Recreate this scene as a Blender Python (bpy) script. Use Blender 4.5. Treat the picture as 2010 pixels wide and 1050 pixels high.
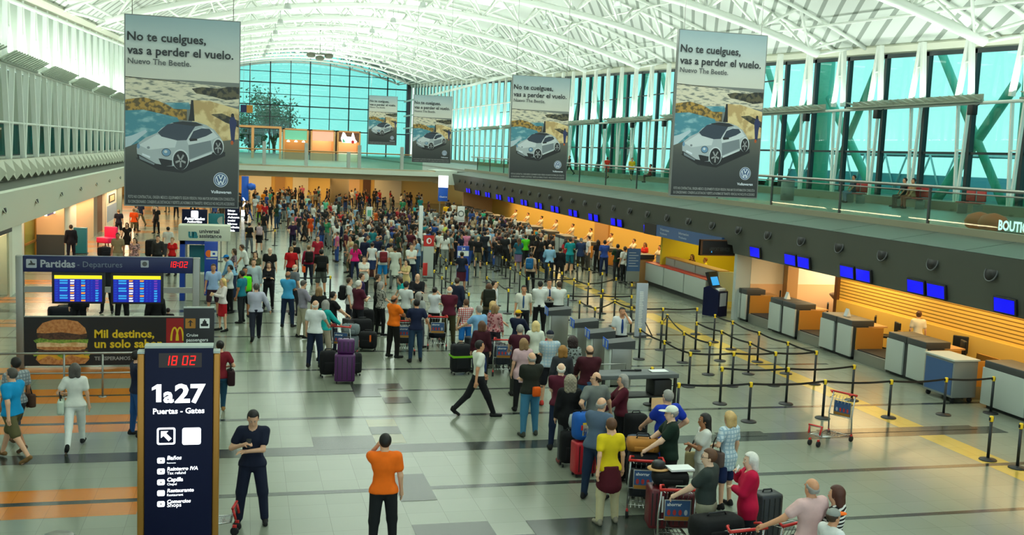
import bpy, bmesh, math, random, time
import numpy as np
from mathutils import Matrix, Vector
T0 = time.time()
for o in list(bpy.data.objects): bpy.data.objects.remove(o)
S = bpy.context.scene; C = S.collection; PI = math.pi
# ---------------------------------------------------------------- camera
F_PX, EYE = 2034.99, 5.8
RX = [(0.9678, 0.0126, 0.2515), (-0.2484, -0.1161, 0.9617), (0.0413, -0.9932, -0.1092)]   # world axes in image axes
R3 = np.array(RX); R3[0] /= np.linalg.norm(R3[0]); R3[2] -= R3[0]*(R3[2]@R3[0]); R3[2] /= np.linalg.norm(R3[2]); R3[1] = np.cross(R3[2], R3[0])
cam = bpy.data.objects.new('camera', bpy.data.cameras.new('camera')); C.objects.link(cam)
mw = Matrix.Identity(4)
for i in range(3): mw[i][0], mw[i][1], mw[i][2] = R3[i][0], -R3[i][1], -R3[i][2]
mw[2][3] = EYE
cam.matrix_world = mw; cam.data.sensor_width = 36; cam.data.lens = 36*F_PX/2010; cam.data.clip_start = .1; cam.data.clip_end = 900
S.camera = cam
EYEV = np.array([0, 0, EYE])
def ray(x, y): return R3@np.array([x-1005, y-525, F_PX])
def fl(x, y, z=0.0):
    d = ray(x, y); return EYEV+d*(z-EYE)/d[2]
def atX(x, y, X):
    d = ray(x, y); return EYEV+d*X/d[0]
def atY(x, y, Y):
    d = ray(x, y); return EYEV+d*Y/d[1]
# ---------------------------------------------------------------- world, lights, exposure
S.view_settings.view_transform = 'Standard'; S.view_settings.look = 'None'; S.view_settings.gamma = 1; S.view_settings.use_curve_mapping = False
S.view_settings.exposure = 0.0
S.cycles.max_bounces = 7; S.cycles.diffuse_bounces = 3; S.cycles.glossy_bounces = 3; S.cycles.transmission_bounces = 4; S.cycles.transparent_max_bounces = 12
S.cycles.caustics_reflective = False; S.cycles.caustics_refractive = False; S.cycles.sample_clamp_indirect = 6
def lin(h):
    if isinstance(h, str):
        h = h.lstrip('#'); c = [int(h[i:i+2], 16)/255 for i in (0, 2, 4)]
    else: c = [v/255 for v in h]
    return tuple(v/12.92 if v <= .04045 else ((v+.055)/1.055)**2.4 for v in c)
w = bpy.data.worlds.new('sky'); S.world = w; w.use_nodes = True; nt = w.node_tree; bg = nt.nodes['Background']
tc = nt.nodes.new('ShaderNodeTexCoord'); sp = nt.nodes.new('ShaderNodeSeparateXYZ'); rp = nt.nodes.new('ShaderNodeValToRGB')
nt.links.new(tc.outputs['Generated'], sp.inputs[0]); nt.links.new(sp.outputs['Z'], rp.inputs[0]); nt.links.new(rp.outputs[0], bg.inputs[0])
rp.color_ramp.elements[0].position = .0; rp.color_ramp.elements[0].color = lin((214, 236, 232))+(1,)
rp.color_ramp.elements[1].position = .45; rp.color_ramp.elements[1].color = lin((190, 226, 240))+(1,)
bg.inputs[1].default_value = 1.6
def area(name, loc, rot, sx, sy, power, col=(1, 1, 1), spread=PI):
    L = bpy.data.lights.new(name, 'AREA'); L.shape = 'RECTANGLE'; L.size = sx; L.size_y = sy; L.energy = power; L.color = col; L.spread = spread
    o = bpy.data.objects.new(name, L); o.location = loc; o.rotation_euler = rot; C.objects.link(o); return o
COOL = (.90, 1.0, .92); WARM = (1.0, .70, .30); PEACH = (1.0, .70, .42)
# truss floodlights: washing the floor below; added unseen mid-air lights brighten the vault
for k in range(0, 14):
    y = 10+12*k; z = 11.2+.042*y
    area('truss_flood_light', (10.2, y, z), (0, 0, 0), 14, 1.0, 190, COOL)
    area('vault_fill_light', (10.2, y+2, 7.6+.036*y), (PI, 0, 0), 30, .6, 1330, COOL)
# uplights on the two long shelves
for k in range(5):
    area('shelf_up_light', (-9.0, 28+34*k, 8.95), (PI, math.radians(8), 0), .5, 33, 1050, COOL)
    area('shelf_up_light', (28.4, 28+34*k, 8.95), (PI, math.radians(-8), 0), .5, 33, 800, COOL)
# warm strips over the check-in desks, in the shops and under the far bridge
for y0, y1, pw in ((10, 27, 330), (27.5, 32, 140), (45.5, 66, 520), (66, 90, 640)):
    area('check_in_strip_light', (19.4, (y0+y1)/2, 2.70), (0, 0, 0), 1.2, y1-y0, pw, WARM)
area('back_room_light', (22.0, 33.5, 2.72), (0, 0, 0), 2.6, 1.8, 130, (1, .82, .55))
area('back_room_light', (22.0, 33.5, 2.72), (0, 0, 0), 2.6, 1.8, 130, (1, .82, .55))
area('desk_strip_light', (20.2, 39.5, 2.70), (0, 0, 0), 2, 7, 120, (1, .85, .25))
for y in (60, 70, 80): area('shop_strip_light', (-7.98, y, 2.44), (0, math.radians(-18), 0), .16, 9, 170, PEACH)
for y in (42, 51): area('shop_strip_light', (-8.7, y, 2.55), (0, 0, 0), .9, 8, 200, PEACH)
for y in (90, 100): area('shop_strip_light', (-11.0, y, 2.55), (0, 0, 0), 4, 9, 420, PEACH)
for x in (-5, 3, 11): area('bridge_down_light', (x, 101, 3.0), (0, 0, 0), 7, 20, 700, (1.0, .70, .32))
area('deck_shop_light', (5, 121, 8.6), (0, 0, 0), 20, 5, 700, (1, .9, .75))
# ---------------------------------------------------------------- materials
M = {}
def mat(name, col, rough=.55, metal=0., emit=None, es=0., spec=.5, alpha=None):
    m = bpy.data.materials.new(name); m.use_nodes = True; b = m.node_tree.nodes['Principled BSDF']
    c = lin(col); b.inputs['Base Color'].default_value = c+(1,); b.inputs['Roughness'].default_value = rough; b.inputs['Metallic'].default_value = metal
    b.inputs['Specular IOR Level'].default_value = spec
    if emit is not None: b.inputs['Emission Color'].default_value = lin(emit)+(1,); b.inputs['Emission Strength'].default_value = es
    m.diffuse_color = c+(1,); M[name] = m; return m
def N(m, t, **kw):
    n = m.node_tree.nodes.new(t)
    for k, v in kw.items(): setattr(n, k, v)
    return n
def objcol(name, rough, spec=.3, var=.12, scale=9.):
    m = mat(name, (128, 128, 128), rough, spec=spec); L = m.node_tree.links; b = m.node_tree.nodes['Principled BSDF']
    oi = N(m, 'ShaderNodeObjectInfo'); no = N(m, 'ShaderNodeTexNoise'); no.inputs['Scale'].default_value = scale; no.inputs['Detail'].default_value = 3
    tcn = N(m, 'ShaderNodeTexCoord'); L.new(tcn.outputs['Object'], no.inputs['Vector'])
    mr = N(m, 'ShaderNodeMapRange'); mr.inputs[3].default_value = 1-var; mr.inputs[4].default_value = 1+var; L.new(no.outputs[0], mr.inputs[0])
    mx = N(m, 'ShaderNodeMix', data_type='RGBA', blend_type='MULTIPLY'); mx.inputs[0].default_value = 1
    L.new(oi.outputs['Color'], mx.inputs[6]); L.new(mr.outputs[0], mx.inputs[7]); L.new(mx.outputs[2], b.inputs['Base Color'])
    bp = N(m, 'ShaderNodeBump'); bp.inputs['Strength'].default_value = .25; bp.inputs['Distance'].default_value = .02; L.new(no.outputs[0], bp.inputs['Height']); L.new(bp.outputs[0], b.inputs['Normal'])
    return m
objcol('cloth', .85); objcol('skin', .5, .4, .05, 14); objcol('hair', .6, .4, .25, 30); objcol('case_shell', .42, .5, .05, 20)
mat('eye_white', (225, 220, 210), .3); mat('eye_dark', (38, 28, 22), .4); mat('lip', (150, 84, 74), .5)
def pattern(name, c2, scale, kind):
    """woven pattern over the object colour: horizontal stripes, checks or a blotchy print"""
    m = objcol(name, .85); L = m.node_tree.links; b = m.node_tree.nodes['Principled BSDF']; src = b.inputs['Base Color'].links[0].from_socket
    t = N(m, 'ShaderNodeTexCoord'); mx = N(m, 'ShaderNodeMix', data_type='RGBA'); mx.inputs[7].default_value = lin(c2)+(1,); L.new(src, mx.inputs[6])
    if kind == 'print':
        v = N(m, 'ShaderNodeTexVoronoi'); v.inputs['Scale'].default_value = scale; L.new(t.outputs['Object'], v.inputs['Vector'])
        r = N(m, 'ShaderNodeMath', operation='LESS_THAN'); r.inputs[1].default_value = .42; L.new(v.outputs['Distance'], r.inputs[0]); L.new(r.outputs[0], mx.inputs[0])
    else:
        s_ = N(m, 'ShaderNodeSeparateXYZ'); L.new(t.outputs['Object'], s_.inputs[0]); outs = []
        for ax in (('Z',) if kind == 'stripe' else ('Z', 'X')):
            a = N(m, 'ShaderNodeMath', operation='MULTIPLY'); a.inputs[1].default_value = scale; L.new(s_.outputs[ax], a.inputs[0])
            f = N(m, 'ShaderNodeMath', operation='FRACT'); L.new(a.outputs[0], f.inputs[0]); g = N(m, 'ShaderNodeMath', operation='LESS_THAN'); g.inputs[1].default_value = .5 if kind == 'stripe' else .3; L.new(f.outputs[0], g.inputs[0]); outs.append(g.outputs[0])
        if len(outs) == 2:
            a = N(m, 'ShaderNodeMath', operation='MAXIMUM'); L.new(outs[0], a.inputs[0]); L.new(outs[1], a.inputs[1]); outs = [a.outputs[0]]
        L.new(outs[0], mx.inputs[0])
    L.new(mx.outputs[2], b.inputs['Base Color']); return m
pattern('stripe_bw', (235, 232, 225), 18, 'stripe'); pattern('check_red', (190, 60, 55), 16, 'check'); pattern('check_grey', (110, 120, 125), 16, 'check'); pattern('check_pale', (150, 175, 190), 14, 'check')
pattern('print_multi', (150, 60, 70), 14, 'print'); pattern('print_grey', (60, 62, 58), 16, 'print'); pattern('print_white', (230, 230, 225), 22, 'print')
WHITE = mat('white_paint', (214, 224, 208), .5); mat('strut_paint', (240, 246, 236), .45); mat('grey_green', (150, 160, 142), .6); mat('beige_white', (205, 208, 186), .6)
mat('fascia_left', (226, 232, 214), .6); mat('fascia_right', (74, 78, 72), .45); mat('ledge_panel', (70, 82, 74), .4); mat('dark_ledge', (84, 88, 78), .6); mat('soffit', (150, 132, 100), .6)
mat('curb', (124, 122, 100), .5); mat('steel', (150, 150, 142), .35, .8); mat('chrome', (180, 182, 178), .22, .9); mat('black', (18, 18, 19), .5); mat('black_rubber', (20, 20, 21), .8); mat('dark_grey', (58, 60, 60), .5)
mat('mid_grey', (120, 124, 120), .5); mat('light_grey', (176, 184, 176), .5); mat('counter_panel', (172, 180, 172), .4); mat('mullion', (22, 40, 42), .4); mat('deck_floor', (120, 126, 114), .35); mat('red', (196, 36, 30), .4)
mat('red_seat', (176, 48, 44), .5); mat('yellow', (236, 196, 20), .5); mat('amber_wall', (226, 186, 92), .55); mat('yellow_wall', (222, 196, 44), .6); mat('warm_white', (238, 226, 200), .6); mat('peach', (236, 190, 140), .6)
mat('brown', (92, 58, 34), .5); mat('tan', (186, 140, 84), .6); mat('navy', (8, 24, 78), .35); mat('kiosk_navy', (10, 17, 50), .5, spec=.2); mat('blue_panel', (18, 62, 160), .35); mat('bright_blue', (28, 96, 210), .4); mat('teal', (34, 120, 130), .5)
mat('purple_cloth', (74, 22, 78), .6); mat('lime', (120, 190, 20), .5); mat('pink', (226, 30, 96), .5); mat('orange', (236, 110, 20), .6); mat('gold', (176, 122, 50), .35, .5); mat('pumpkin', (190, 84, 24), .5)
mat('sign_white', (236, 238, 234), .5); mat('glow_white', (255, 255, 255), .5, emit=(245, 248, 255), es=1.6); mat('glow_sky', (255, 255, 255), .6, emit=(232, 250, 238), es=1.5); mat('lamp_glow', (255, 240, 220), .5, emit=(255, 236, 205), es=5)
mat('led_red', (60, 0, 0), .4, emit=(255, 14, 8), es=2.2); mat('led_back', (26, 2, 6), .3); mat('screen_blue', (0, 0, 40), .25, emit=(4, 4, 235), es=1.15); mat('screen_rows', (0, 0, 60), .3, emit=(14, 60, 190), es=.9)
mat('screen_cyan', (0, 0, 60), .3, emit=(50, 170, 235), es=1.0); mat('screen_yellow', (60, 60, 0), .3, emit=(245, 232, 20), es=1.1); mat('screen_orange', (60, 40, 0), .3, emit=(250, 160, 40), es=1.0); mat('screen_white', (60, 60, 60), .3, emit=(240, 245, 250), es=1.0); mat('screen_magenta', (60, 0, 40), .3, emit=(120, 60, 190), es=.8)
mat('screen_deep', (0, 0, 50), .3, emit=(12, 26, 170), es=.9); mat('ink', (48, 52, 54), .6); mat('ink_soft', (88, 92, 92), .6); mat('mcd_yellow', (226, 190, 20), .5); mat('ad_black', (14, 12, 11), .4); mat('ad_red', (150, 14, 16), .4)
mat('letter_grey', (168, 176, 186), .5); mat('letter_soft', (110, 122, 140), .5); mat('tree_leaf', (70, 130, 96), .8); mat('bark', (84, 88, 74), .9); mat('asphalt', (110, 116, 112), .9); mat('out_green', (104, 186, 156), .5); mat('out_pale', (200, 220, 214), .6)
def glass(name, tint, refl=.06, rough=.02):
    m = bpy.data.materials.new(name); m.use_nodes = True; n = m.node_tree.nodes; n.remove(n['Principled BSDF']); L = m.node_tree.links
    t = N(m, 'ShaderNodeBsdfTransparent'); t.inputs[0].default_value = lin(tint)+(1,); g = N(m, 'ShaderNodeBsdfGlossy'); g.inputs['Roughness'].default_value = rough
    mx = N(m, 'ShaderNodeMixShader'); mx.inputs[0].default_value = refl; L.new(t.outputs[0], mx.inputs[1]); L.new(g.outputs[0], mx.inputs[2]); L.new(mx.outputs[0], n['Material Output'].inputs[0])
    m.diffuse_color = lin(tint)+(.4,); M[name] = m
glass('window_glass', (160, 232, 222)); glass('end_glass', (186, 236, 232)); glass('rail_glass', (206, 232, 222)); glass('clear_glass', (230, 240, 236))
# ---------------------------------------------------------------- mesh helpers
class MB:
    def __init__(s): s.v = []; s.f = []; s.m = []; s.mats = []; s.sm = []
    def mi(s, m):
        if m not in s.mats: s.mats.append(m)
        return s.mats.index(m)
    def add(s, vs, fs, m, smooth=False):
        o = len(s.v); i = s.mi(m); s.v += [tuple(map(float, p)) for p in vs]
        for f in fs: s.f.append([o+k for k in f]); s.m.append(i); s.sm.append(smooth)
        return s
    def box(s, x0, x1, y0, y1, z0, z1, m, b=0):
        if b:
            b = min(b, (x1-x0)/2.01, (y1-y0)/2.01, (z1-z0)/2.01); bm = bmesh.new(); r = bmesh.ops.create_cube(bm, size=1)
            for v in bm.verts: v.co = ((x0+x1)/2+v.co.x*(x1-x0), (y0+y1)/2+v.co.y*(y1-y0), (z0+z1)/2+v.co.z*(z1-z0))
            bmesh.ops.bevel(bm, geom=bm.edges[:], offset=b, segments=2, profile=.6, affect='EDGES'); bm.verts.index_update()
            s.add([v.co[:] for v in bm.verts], [[v.index for v in f.verts] for f in bm.faces], m, True); bm.free(); return s
        return s.add([(x0, y0, z0), (x1, y0, z0), (x1, y1, z0), (x0, y1, z0), (x0, y0, z1), (x1, y0, z1), (x1, y1, z1), (x0, y1, z1)],
                     [(0, 3, 2, 1), (4, 5, 6, 7), (0, 1, 5, 4), (1, 2, 6, 5), (2, 3, 7, 6), (3, 0, 4, 7)], m)
    def tube(s, pts, r, m, n=8, cap=True):
        pts = [Vector(p) for p in pts]; rs = r if isinstance(r, (list, tuple)) else [r]*len(pts); u = None; vs = []; fs = []
        for i, p in enumerate(pts):
            t = (pts[min(i+1, len(pts)-1)]-pts[max(i-1, 0)]).normalized()
            if u is None: u = t.orthogonal().normalized()
            else: u = (u-t*u.dot(t)).normalized()
            q = t.cross(u)
            for k in range(n): a = 2*PI*k/n; vs.append(p+rs[i]*(math.cos(a)*u+math.sin(a)*q))
        for i in range(len(pts)-1):
            for k in range(n): fs.append((i*n+k, i*n+(k+1) % n, (i+1)*n+(k+1) % n, (i+1)*n+k))
        if cap: fs += [tuple(range(n))[::-1], tuple((len(pts)-1)*n+k for k in range(n))]
        return s.add(vs, fs, m, n > 4)
    def bar(s, p, q, w_, h_, m, up=(0, 0, 1)):
        p, q = Vector(p), Vector(q); t = (q-p).normalized(); a = t.cross(Vector(up)); a = a.normalized() if a.length > 1e-4 else Vector((1, 0, 0)); b = a.cross(t)
        vs = [c+a*sx*w_/2+b*sy*h_/2 for c in (p, q) for sx, sy in ((-1, -1), (1, -1), (1, 1), (-1, 1))]
        return s.add(vs, [(0, 1, 2, 3), (4, 7, 6, 5), (0, 4, 5, 1), (1, 5, 6, 2), (2, 6, 7, 3), (3, 7, 4, 0)], m)
    def lathe(s, prof, m, c=(0, 0, 0), n=20):
        vs = [(c[0]+r*math.cos(2*PI*k/n), c[1]+r*math.sin(2*PI*k/n), c[2]+z) for r, z in prof for k in range(n)]; fs = []
        for i in range(len(prof)-1):
            for k in range(n): fs.append((i*n+k, i*n+(k+1) % n, (i+1)*n+(k+1) % n, (i+1)*n+k))
        fs += [tuple(range(n))[::-1], tuple((len(prof)-1)*n+k for k in range(n))]
        return s.add(vs, fs, m, True)
    def prism(s, poly, y0, y1, m, ax='y'):
        n = len(poly); f = (lambda a, b, t: (a, t, b)) if ax == 'y' else (lambda a, b, t: (t, a, b)) if ax == 'x' else (lambda a, b, t: (a, b, t))
        vs = [f(a, b, y0) for a, b in poly]+[f(a, b, y1) for a, b in poly]
        return s.add(vs, [tuple(range(n)), tuple(range(2*n-1, n-1, -1))]+[(i, n+i, n+(i+1) % n, (i+1) % n) for i in range(n)], m)
    def face(s, pts, m): return s.add(pts, [tuple(range(len(pts)))], m)
    def mesh(s, name):
        me = bpy.data.meshes.new(name); me.from_pydata(s.v, [], s.f)
        for m in s.mats: me.materials.append(m if not isinstance(m, str) else M[m])
        for p, i, sm in zip(me.polygons, s.m, s.sm): p.material_index = i; p.use_smooth = sm
        bm = bmesh.new(); bm.from_mesh(me); bmesh.ops.recalc_face_normals(bm, faces=bm.faces[:]); bm.to_mesh(me); bm.free(); return me
    def build(s, name, parent=None, loc=None, col=None): return put(name, s.mesh(name), parent, loc, col)
def put(name, me, parent=None, loc=None, col=None, scale=None):
    o = bpy.data.objects.new(name, me); C.objects.link(o)
    if parent: o.parent = parent
    if loc is not None: o.location = loc
    if scale: o.scale = (scale,)*3
    if col is not None: o.color = lin(col)+(1,)
    return o
def tag(o, label, cat, group=None, kind=None):
    o['label'] = label; o['category'] = cat
    if group: o['group'] = group
    if kind: o['kind'] = kind
    return o
def thing(name, label, cat, loc=(0, 0, 0), rz=0, group=None):
    o = bpy.data.objects.new(name, None); C.objects.link(o); o.location = loc; o.rotation_euler = (0, 0, rz); o.empty_display_size = .2; return tag(o, label, cat, group)
def struct(mb, name): o = mb.build(name); o['kind'] = 'structure'; return o
def kids(o): return [c for c in KID.get(o.name, [])]
def dup(root, loc, rz=0, label=None, group=None, parent=None, scale=None):
    r = root.copy(); C.objects.link(r)
    if parent is None: r.location = loc; r.rotation_euler = (0, 0, rz)
    else: r.parent = parent
    if label: r['label'] = label
    if group: r['group'] = group
    if scale: r.scale = (scale,)*3
    for ch in root.children: dup(ch, None, parent=r)
    return r
FONT = bpy.data.fonts.load('<builtin>') if '<builtin>' not in bpy.data.fonts else None
def text_verts(txt, width=None, height=None, bold=0., align='LEFT', slant=0.):
    """flat lettering in the x/z plane, left (or centre) at x = 0, base line at z = 0"""
    cu = bpy.data.curves.new('lettering', 'FONT'); cu.body = txt; cu.size = 1; cu.align_x = align; cu.offset = bold; cu.shear = slant; cu.resolution_u = 2
    ob = bpy.data.objects.new('lettering', cu); me = bpy.data.meshes.new_from_object(ob); v = np.array([p.co[:] for p in me.vertices]) if len(me.vertices) else np.zeros((0, 3)); f = [list(p.vertices) for p in me.polygons]
    bpy.data.objects.remove(ob); bpy.data.meshes.remove(me); bpy.data.curves.remove(cu)
    if align == 'LEFT' and len(v): v[:, 0] -= v[:, 0].min()
    w0 = v[:, 0].max()-v[:, 0].min()
    sx = width/w0 if width else height/.72; sz = height/.72 if height else sx
    return v[:, 0]*sx, v[:, 1]*sz, f
def lettering(mb, txt, X, Y, Z, m, width=None, height=None, bold=0., align='LEFT', slant=0., face='-y'):
    x, z, f = text_verts(txt, width, height, bold, align, slant)
    if face == '-y': mb.add([(X+a, Y, Z+b) for a, b in zip(x, z)], f, m)
    elif face == '-x': mb.add([(X, Y-a, Z+b) for a, b in zip(x, z)], f, m)
    return mb
def ellipse(cx, cz, rx, rz, n=24, a0=0, a1=2*PI):
    return [(cx+rx*math.cos(a0+(a1-a0)*k/n), cz+rz*math.sin(a0+(a1-a0)*k/n)) for k in range(n if abs(a1-a0-2*PI) < 1e-6 else n+1)]
def flat(mb, poly, Y, m): return mb.face([(a, Y, b) for a, b in poly], m)
def rrect(x0, x1, z0, z1, r, n=4):
    return [p for cx, cz, a in ((x1-r, z1-r, 0), (x0+r, z1-r, PI/2), (x0+r, z0+r, PI), (x1-r, z0+r, 1.5*PI)) for p in ellipse(cx, cz, r, r, n, a, a+PI/2)]
# ---------------------------------------------------------------- floor
ROW0, ROWP = 14.72, 2.43; TILE = ROWP/4
def floor_mats():
    for nm, c, c2 in (('floor_tile', (124, 130, 114), (129, 135, 119)), ('floor_grey', (56, 61, 54), (62, 67, 59)), ('floor_line', (58, 64, 59), (44, 49, 47)), ('floor_orange', (188, 108, 30), (196, 116, 38)), ('floor_yellow', (184, 158, 72), (190, 164, 80)), ('floor_sand', (134, 132, 104), (140, 138, 110))):
        m = mat(nm, c, .22, spec=.36); L = m.node_tree.links; b = m.node_tree.nodes['Principled BSDF']; t = N(m, 'ShaderNodeTexCoord'); mp = N(m, 'ShaderNodeMapping'); L.new(t.outputs['Object'], mp.inputs[0])
        mp.inputs['Location'].default_value = (-(3.2+.0) % TILE, -ROW0 % TILE, 0)
        br = N(m, 'ShaderNodeTexBrick', offset=0., squash=1.); br.inputs['Scale'].default_value = 1; br.inputs['Brick Width'].default_value = TILE; br.inputs['Row Height'].default_value = TILE; br.inputs['Mortar Size'].default_value = .004; br.inputs['Mortar Smooth'].default_value = .3
        br.inputs['Color1'].default_value = lin(c)+(1,); br.inputs['Color2'].default_value = lin(c2)+(1,); br.inputs['Mortar'].default_value = lin(tuple(int(v*.84) for v in c))+(1,)
        L.new(mp.outputs[0], br.inputs['Vector']); no = N(m, 'ShaderNodeTexNoise'); no.inputs['Scale'].default_value = .35; no.inputs['Detail'].default_value = 5; L.new(t.outputs['Object'], no.inputs['Vector'])
        mr = N(m, 'ShaderNodeMapRange'); mr.inputs[3].default_value = .93; mr.inputs[4].default_value = 1.06; L.new(no.outputs[0], mr.inputs[0]); mx = N(m, 'ShaderNodeMix', data_type='RGBA', blend_type='MULTIPLY'); mx.inputs[0].default_value = 1
        L.new(br.outputs[0], mx.inputs[6]); L.new(mr.outputs[0], mx.inputs[7]); L.new(mx.outputs[2], b.inputs['Base Color'])
        m2 = N(m, 'ShaderNodeMapRange'); m2.inputs[3].default_value = .13; m2.inputs[4].default_value = .27; L.new(no.outputs[0], m2.inputs[0]); L.new(m2.outputs[0], b.inputs['Roughness'])
floor_mats()
f = MB(); f.box(-24, 26, 6, 118, -.3, 0, 'floor_tile')
def inlay(x0, x1, y0, y1, m, z=.0015): f.face([(x0, y0, z), (x1, y0, z), (x1, y1, z), (x0, y1, z)], m)
for k in range(-2, 42):
    y = ROW0+k*ROWP; wd = .56 if (k-2) % 7 == 0 else .17 if k % 2 else .13
    inlay(-24, 16.8 if k % 3 else 21, y-wd/2, y+wd/2, 'floor_line', .002)
for k in [k for k in range(-1, 34) if k % 7 not in (2, 6, 0)]:     # orange bands in the shop aisle
    y = ROW0+k*ROWP; inlay(-24, -1.55 if y < 30 else -3.2, y-.68, y+.68, 'floor_orange')
inlay(14.45, 15.1, 9, 87, 'floor_yellow')
X0 = 3.2
ZT = [.003]
def tiles(i, j, ni, nj, m='floor_grey'):
    z = ZT[0]; ZT[0] += .0004; inlay(X0+i*TILE, X0+(i+ni)*TILE, ROW0+j*TILE, ROW0+(j+nj)*TILE, m, z)
for a in ((-3, 8.1, 2, 1.5), (-1, 9.7, 1, .95), (-1, 10.65, 1, .95, 'floor_sand'), (-1, 8.6, 1, 1.05, 'floor_sand'), (-1, 2.95, 1, 2.35), (-1, -.6, 2, 1.75), (2, -.6, 3.5, 1.65), (7, -.6, 2, 1.5), (-1, 15, 1, 2.2), (0, 16.25, 1, .95), (0, 13.9, 1, .95), (11, 8.1, 1.8, .6), (15, 8.1, 6.5, .55)): tiles(*a)
struct(f, 'floor')
# ---------------------------------------------------------------- left side: shop aisle, bulkhead, parapet, slatted gallery
YA, YB = -2, 192
p = MB(); p.prism([(-7.9, 2.48), (-7.45, 3.86), (-7.6, 3.90), (-8.4, 3.92), (-8.4, 2.48)], YA, 190, 'fascia_left'); p.box(-24, -8.4, YA, 190, 2.62, 3.9, 'beige_white'); struct(p, 'wall_left')
p = MB(); p.prism([(-7.62, 3.905), (-8.62, 4.0), (-8.62, 3.9)], YA, 190, 'dark_ledge'); struct(p, 'trim_1')
p = MB(); y = 12.
while y < 120:      # folded white parapet panels with a notched lower edge
    p.prism([(y, 4.80), (y+1.44, 4.80), (y+1.44, 4.42), (y+.75, 4.02), (y, 4.30)], -8.68, -8.40, 'beige_white', 'x'); p.add([(-8.40, y+.02, 4.79), (-8.40, y+1.42, 4.79), (-8.22, y+1.1, 4.36), (-8.40, y+.75, 4.03)], [(0, 1, 2), (0, 2, 3)], 'beige_white'); y += 1.45
p.box(-9.4, -8.66, YA, 190, 3.9, 4.74, 'beige_white'); struct(p, 'trim_2')
def top_l(y): return 9.15+.044*y
def top_r(y): return 9.42+.040*y
p = MB()
for y0 in np.arange(YA, 190, 12.):
    y1 = y0+12
    p.add([(-10.4, y0, 6.2), (-10.4, y1, 6.2), (-10.4, y1, 8.6), (-10.4, y0, 8.6)], [(0, 1, 2, 3)], 'grey_green')
    p.add([(-10.3, y0, 8.6), (-10.3, y1, 8.6), (-10.3, y1, top_l(y1)+.5), (-10.3, y0, top_l(y0)+.5)], [(0, 1, 2, 3)], 'white_paint')
    p.add([(-10.5, y0, 4.7), (-10.5, y1, 4.7), (-10.5, y1, 6.25), (-10.5, y0, 6.25)], [(0, 1, 2, 3)], 'dark_grey')
p.box(-10.45, -9.2, YA, 190, 4.5, 4.74, 'beige_white'); struct(p, 'wall_left_upper')
g = MB()
for y0 in np.arange(20, 110, 2.85): g.box(-10.44, -10.42, y0+.05, y0+2.6, 4.8, 6.15, 'end_glass')
struct(g, 'window_1')
p = MB(); k = 0
for y in np.arange(45.9-2.85*9, 130, 2.85):
    z1 = top_l(y)+.15
    for s in (-1, 1):
        p.bar((-9.2, y+.06*s, 4.74), (-9.2, y+.78*s, 8.5), .15, .20, 'strut_paint', (1, 0, 0)); p.bar((-9.2, y+.55*s, 8.75), (-9.25, y+.07*s, z1), .15, .20, 'strut_paint', (1, 0, 0))
    p.bar((-9.2, y-.38, 10.0), (-9.2, y+.38, 10.0), .07, .07, 'strut_paint')
p.tube([(-9.15, YA, 6.2), (-9.15, 190, 6.2)], .05, 'strut_paint'); p.tube([(-9.15, YA, 8.5), (-9.15, 190, 8.5)], .09, 'strut_paint'); p.tube([(-9.2, YA, top_l(YA)-.1), (-9.2, 190, top_l(190)-.1)], .1, 'strut_paint'); struct(p, 'trim_3')
p = MB()       # slatted light shelf along the gallery
for y0 in np.arange(18, 130, 8.6):
    for i in range(14): p.bar((-9.1, y0+i*.52, 8.56), (-8.55, y0+i*.52+.35, 8.95), .30, .05, 'grey_green')
    p.bar((-9.05, y0, 8.55), (-9.05, y0+7.3, 8.55), .1, .1, 'grey_green')
struct(p, 'trim_4')
VS = [1.]
def vents(X, z, ys, mface, lab, rx):
    me = MB(); n = 20
    ring = [(.155, .0), (.185, .01), (.20, .04), (.20, .06)]
    me.lathe([(.19, -.02), (.19, .012), (.18, .02), (.168, .012), (.168, -.02)], mface, n=n); r0 = me.mesh('ring')
    mk = MB().lathe([(.168, -.05), (.168, .012)], 'black', n=n).mesh('dark_opening')
    for i, y in enumerate(ys):
        t = thing('air_vent', lab(i, y), 'vent', (X, y, z), 0, 'round air vents'); t.rotation_euler = (0, rx, 0); t.scale = (VS[0], VS[0], 1); put('ring', r0, t); put('dark_opening', mk, t)
def ordn(i): return 'first second third fourth fifth sixth seventh eighth ninth tenth eleventh twelfth thirteenth fourteenth fifteenth sixteenth seventeenth eighteenth nineteenth twentieth'.split()[i] if i < 20 else ('twenty-'+ordn(i-20) if i < 29 else 'thirtieth' if i == 29 else 'thirty-'+ordn(i-30) if i < 39 else 'fortieth' if i == 39 else 'forty-'+ordn(i-40))
VS[0] = 1.35; vents(-7.655, 3.38, [37.3+5.55*i for i in range(9)], 'fascia_left', lambda i, y: 'round vent slot in the pale left bulkhead, %s from the near end' % ordn(i), PI/2-.32)
# column and door at the near end of the shop aisle
yc0, yc1 = float(atX(24, 480, -8.0)[1]), float(atX(43, 480, -8.0)[1]); p = MB(); p.box(-8.9, -8.0, yc0, yc1, 0, 2.62, 'fascia_left'); struct(p, 'column_left')
t = MB(); D = yc0-33.5; t.box(-8.07, -7.98, 24+D, 33.4+D, 2.3, 2.48, 'dark_grey'); t.box(-8.06, -7.98, 32.9+D, 33.4+D, 0, 2.3, 'beige_white'); t.box(-8.06, -7.98, 29.7+D, 30.0+D, 0, 2.3, 'beige_white'); t.box(-8.04, -8.0, 30.0+D, 32.9+D, .1, 2.25, 'clear_glass'); t.box(-8.04, -8.0, 24+D, 29.7+D, .1, 2.25, 'clear_glass'); struct(t, 'door_1')
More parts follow.
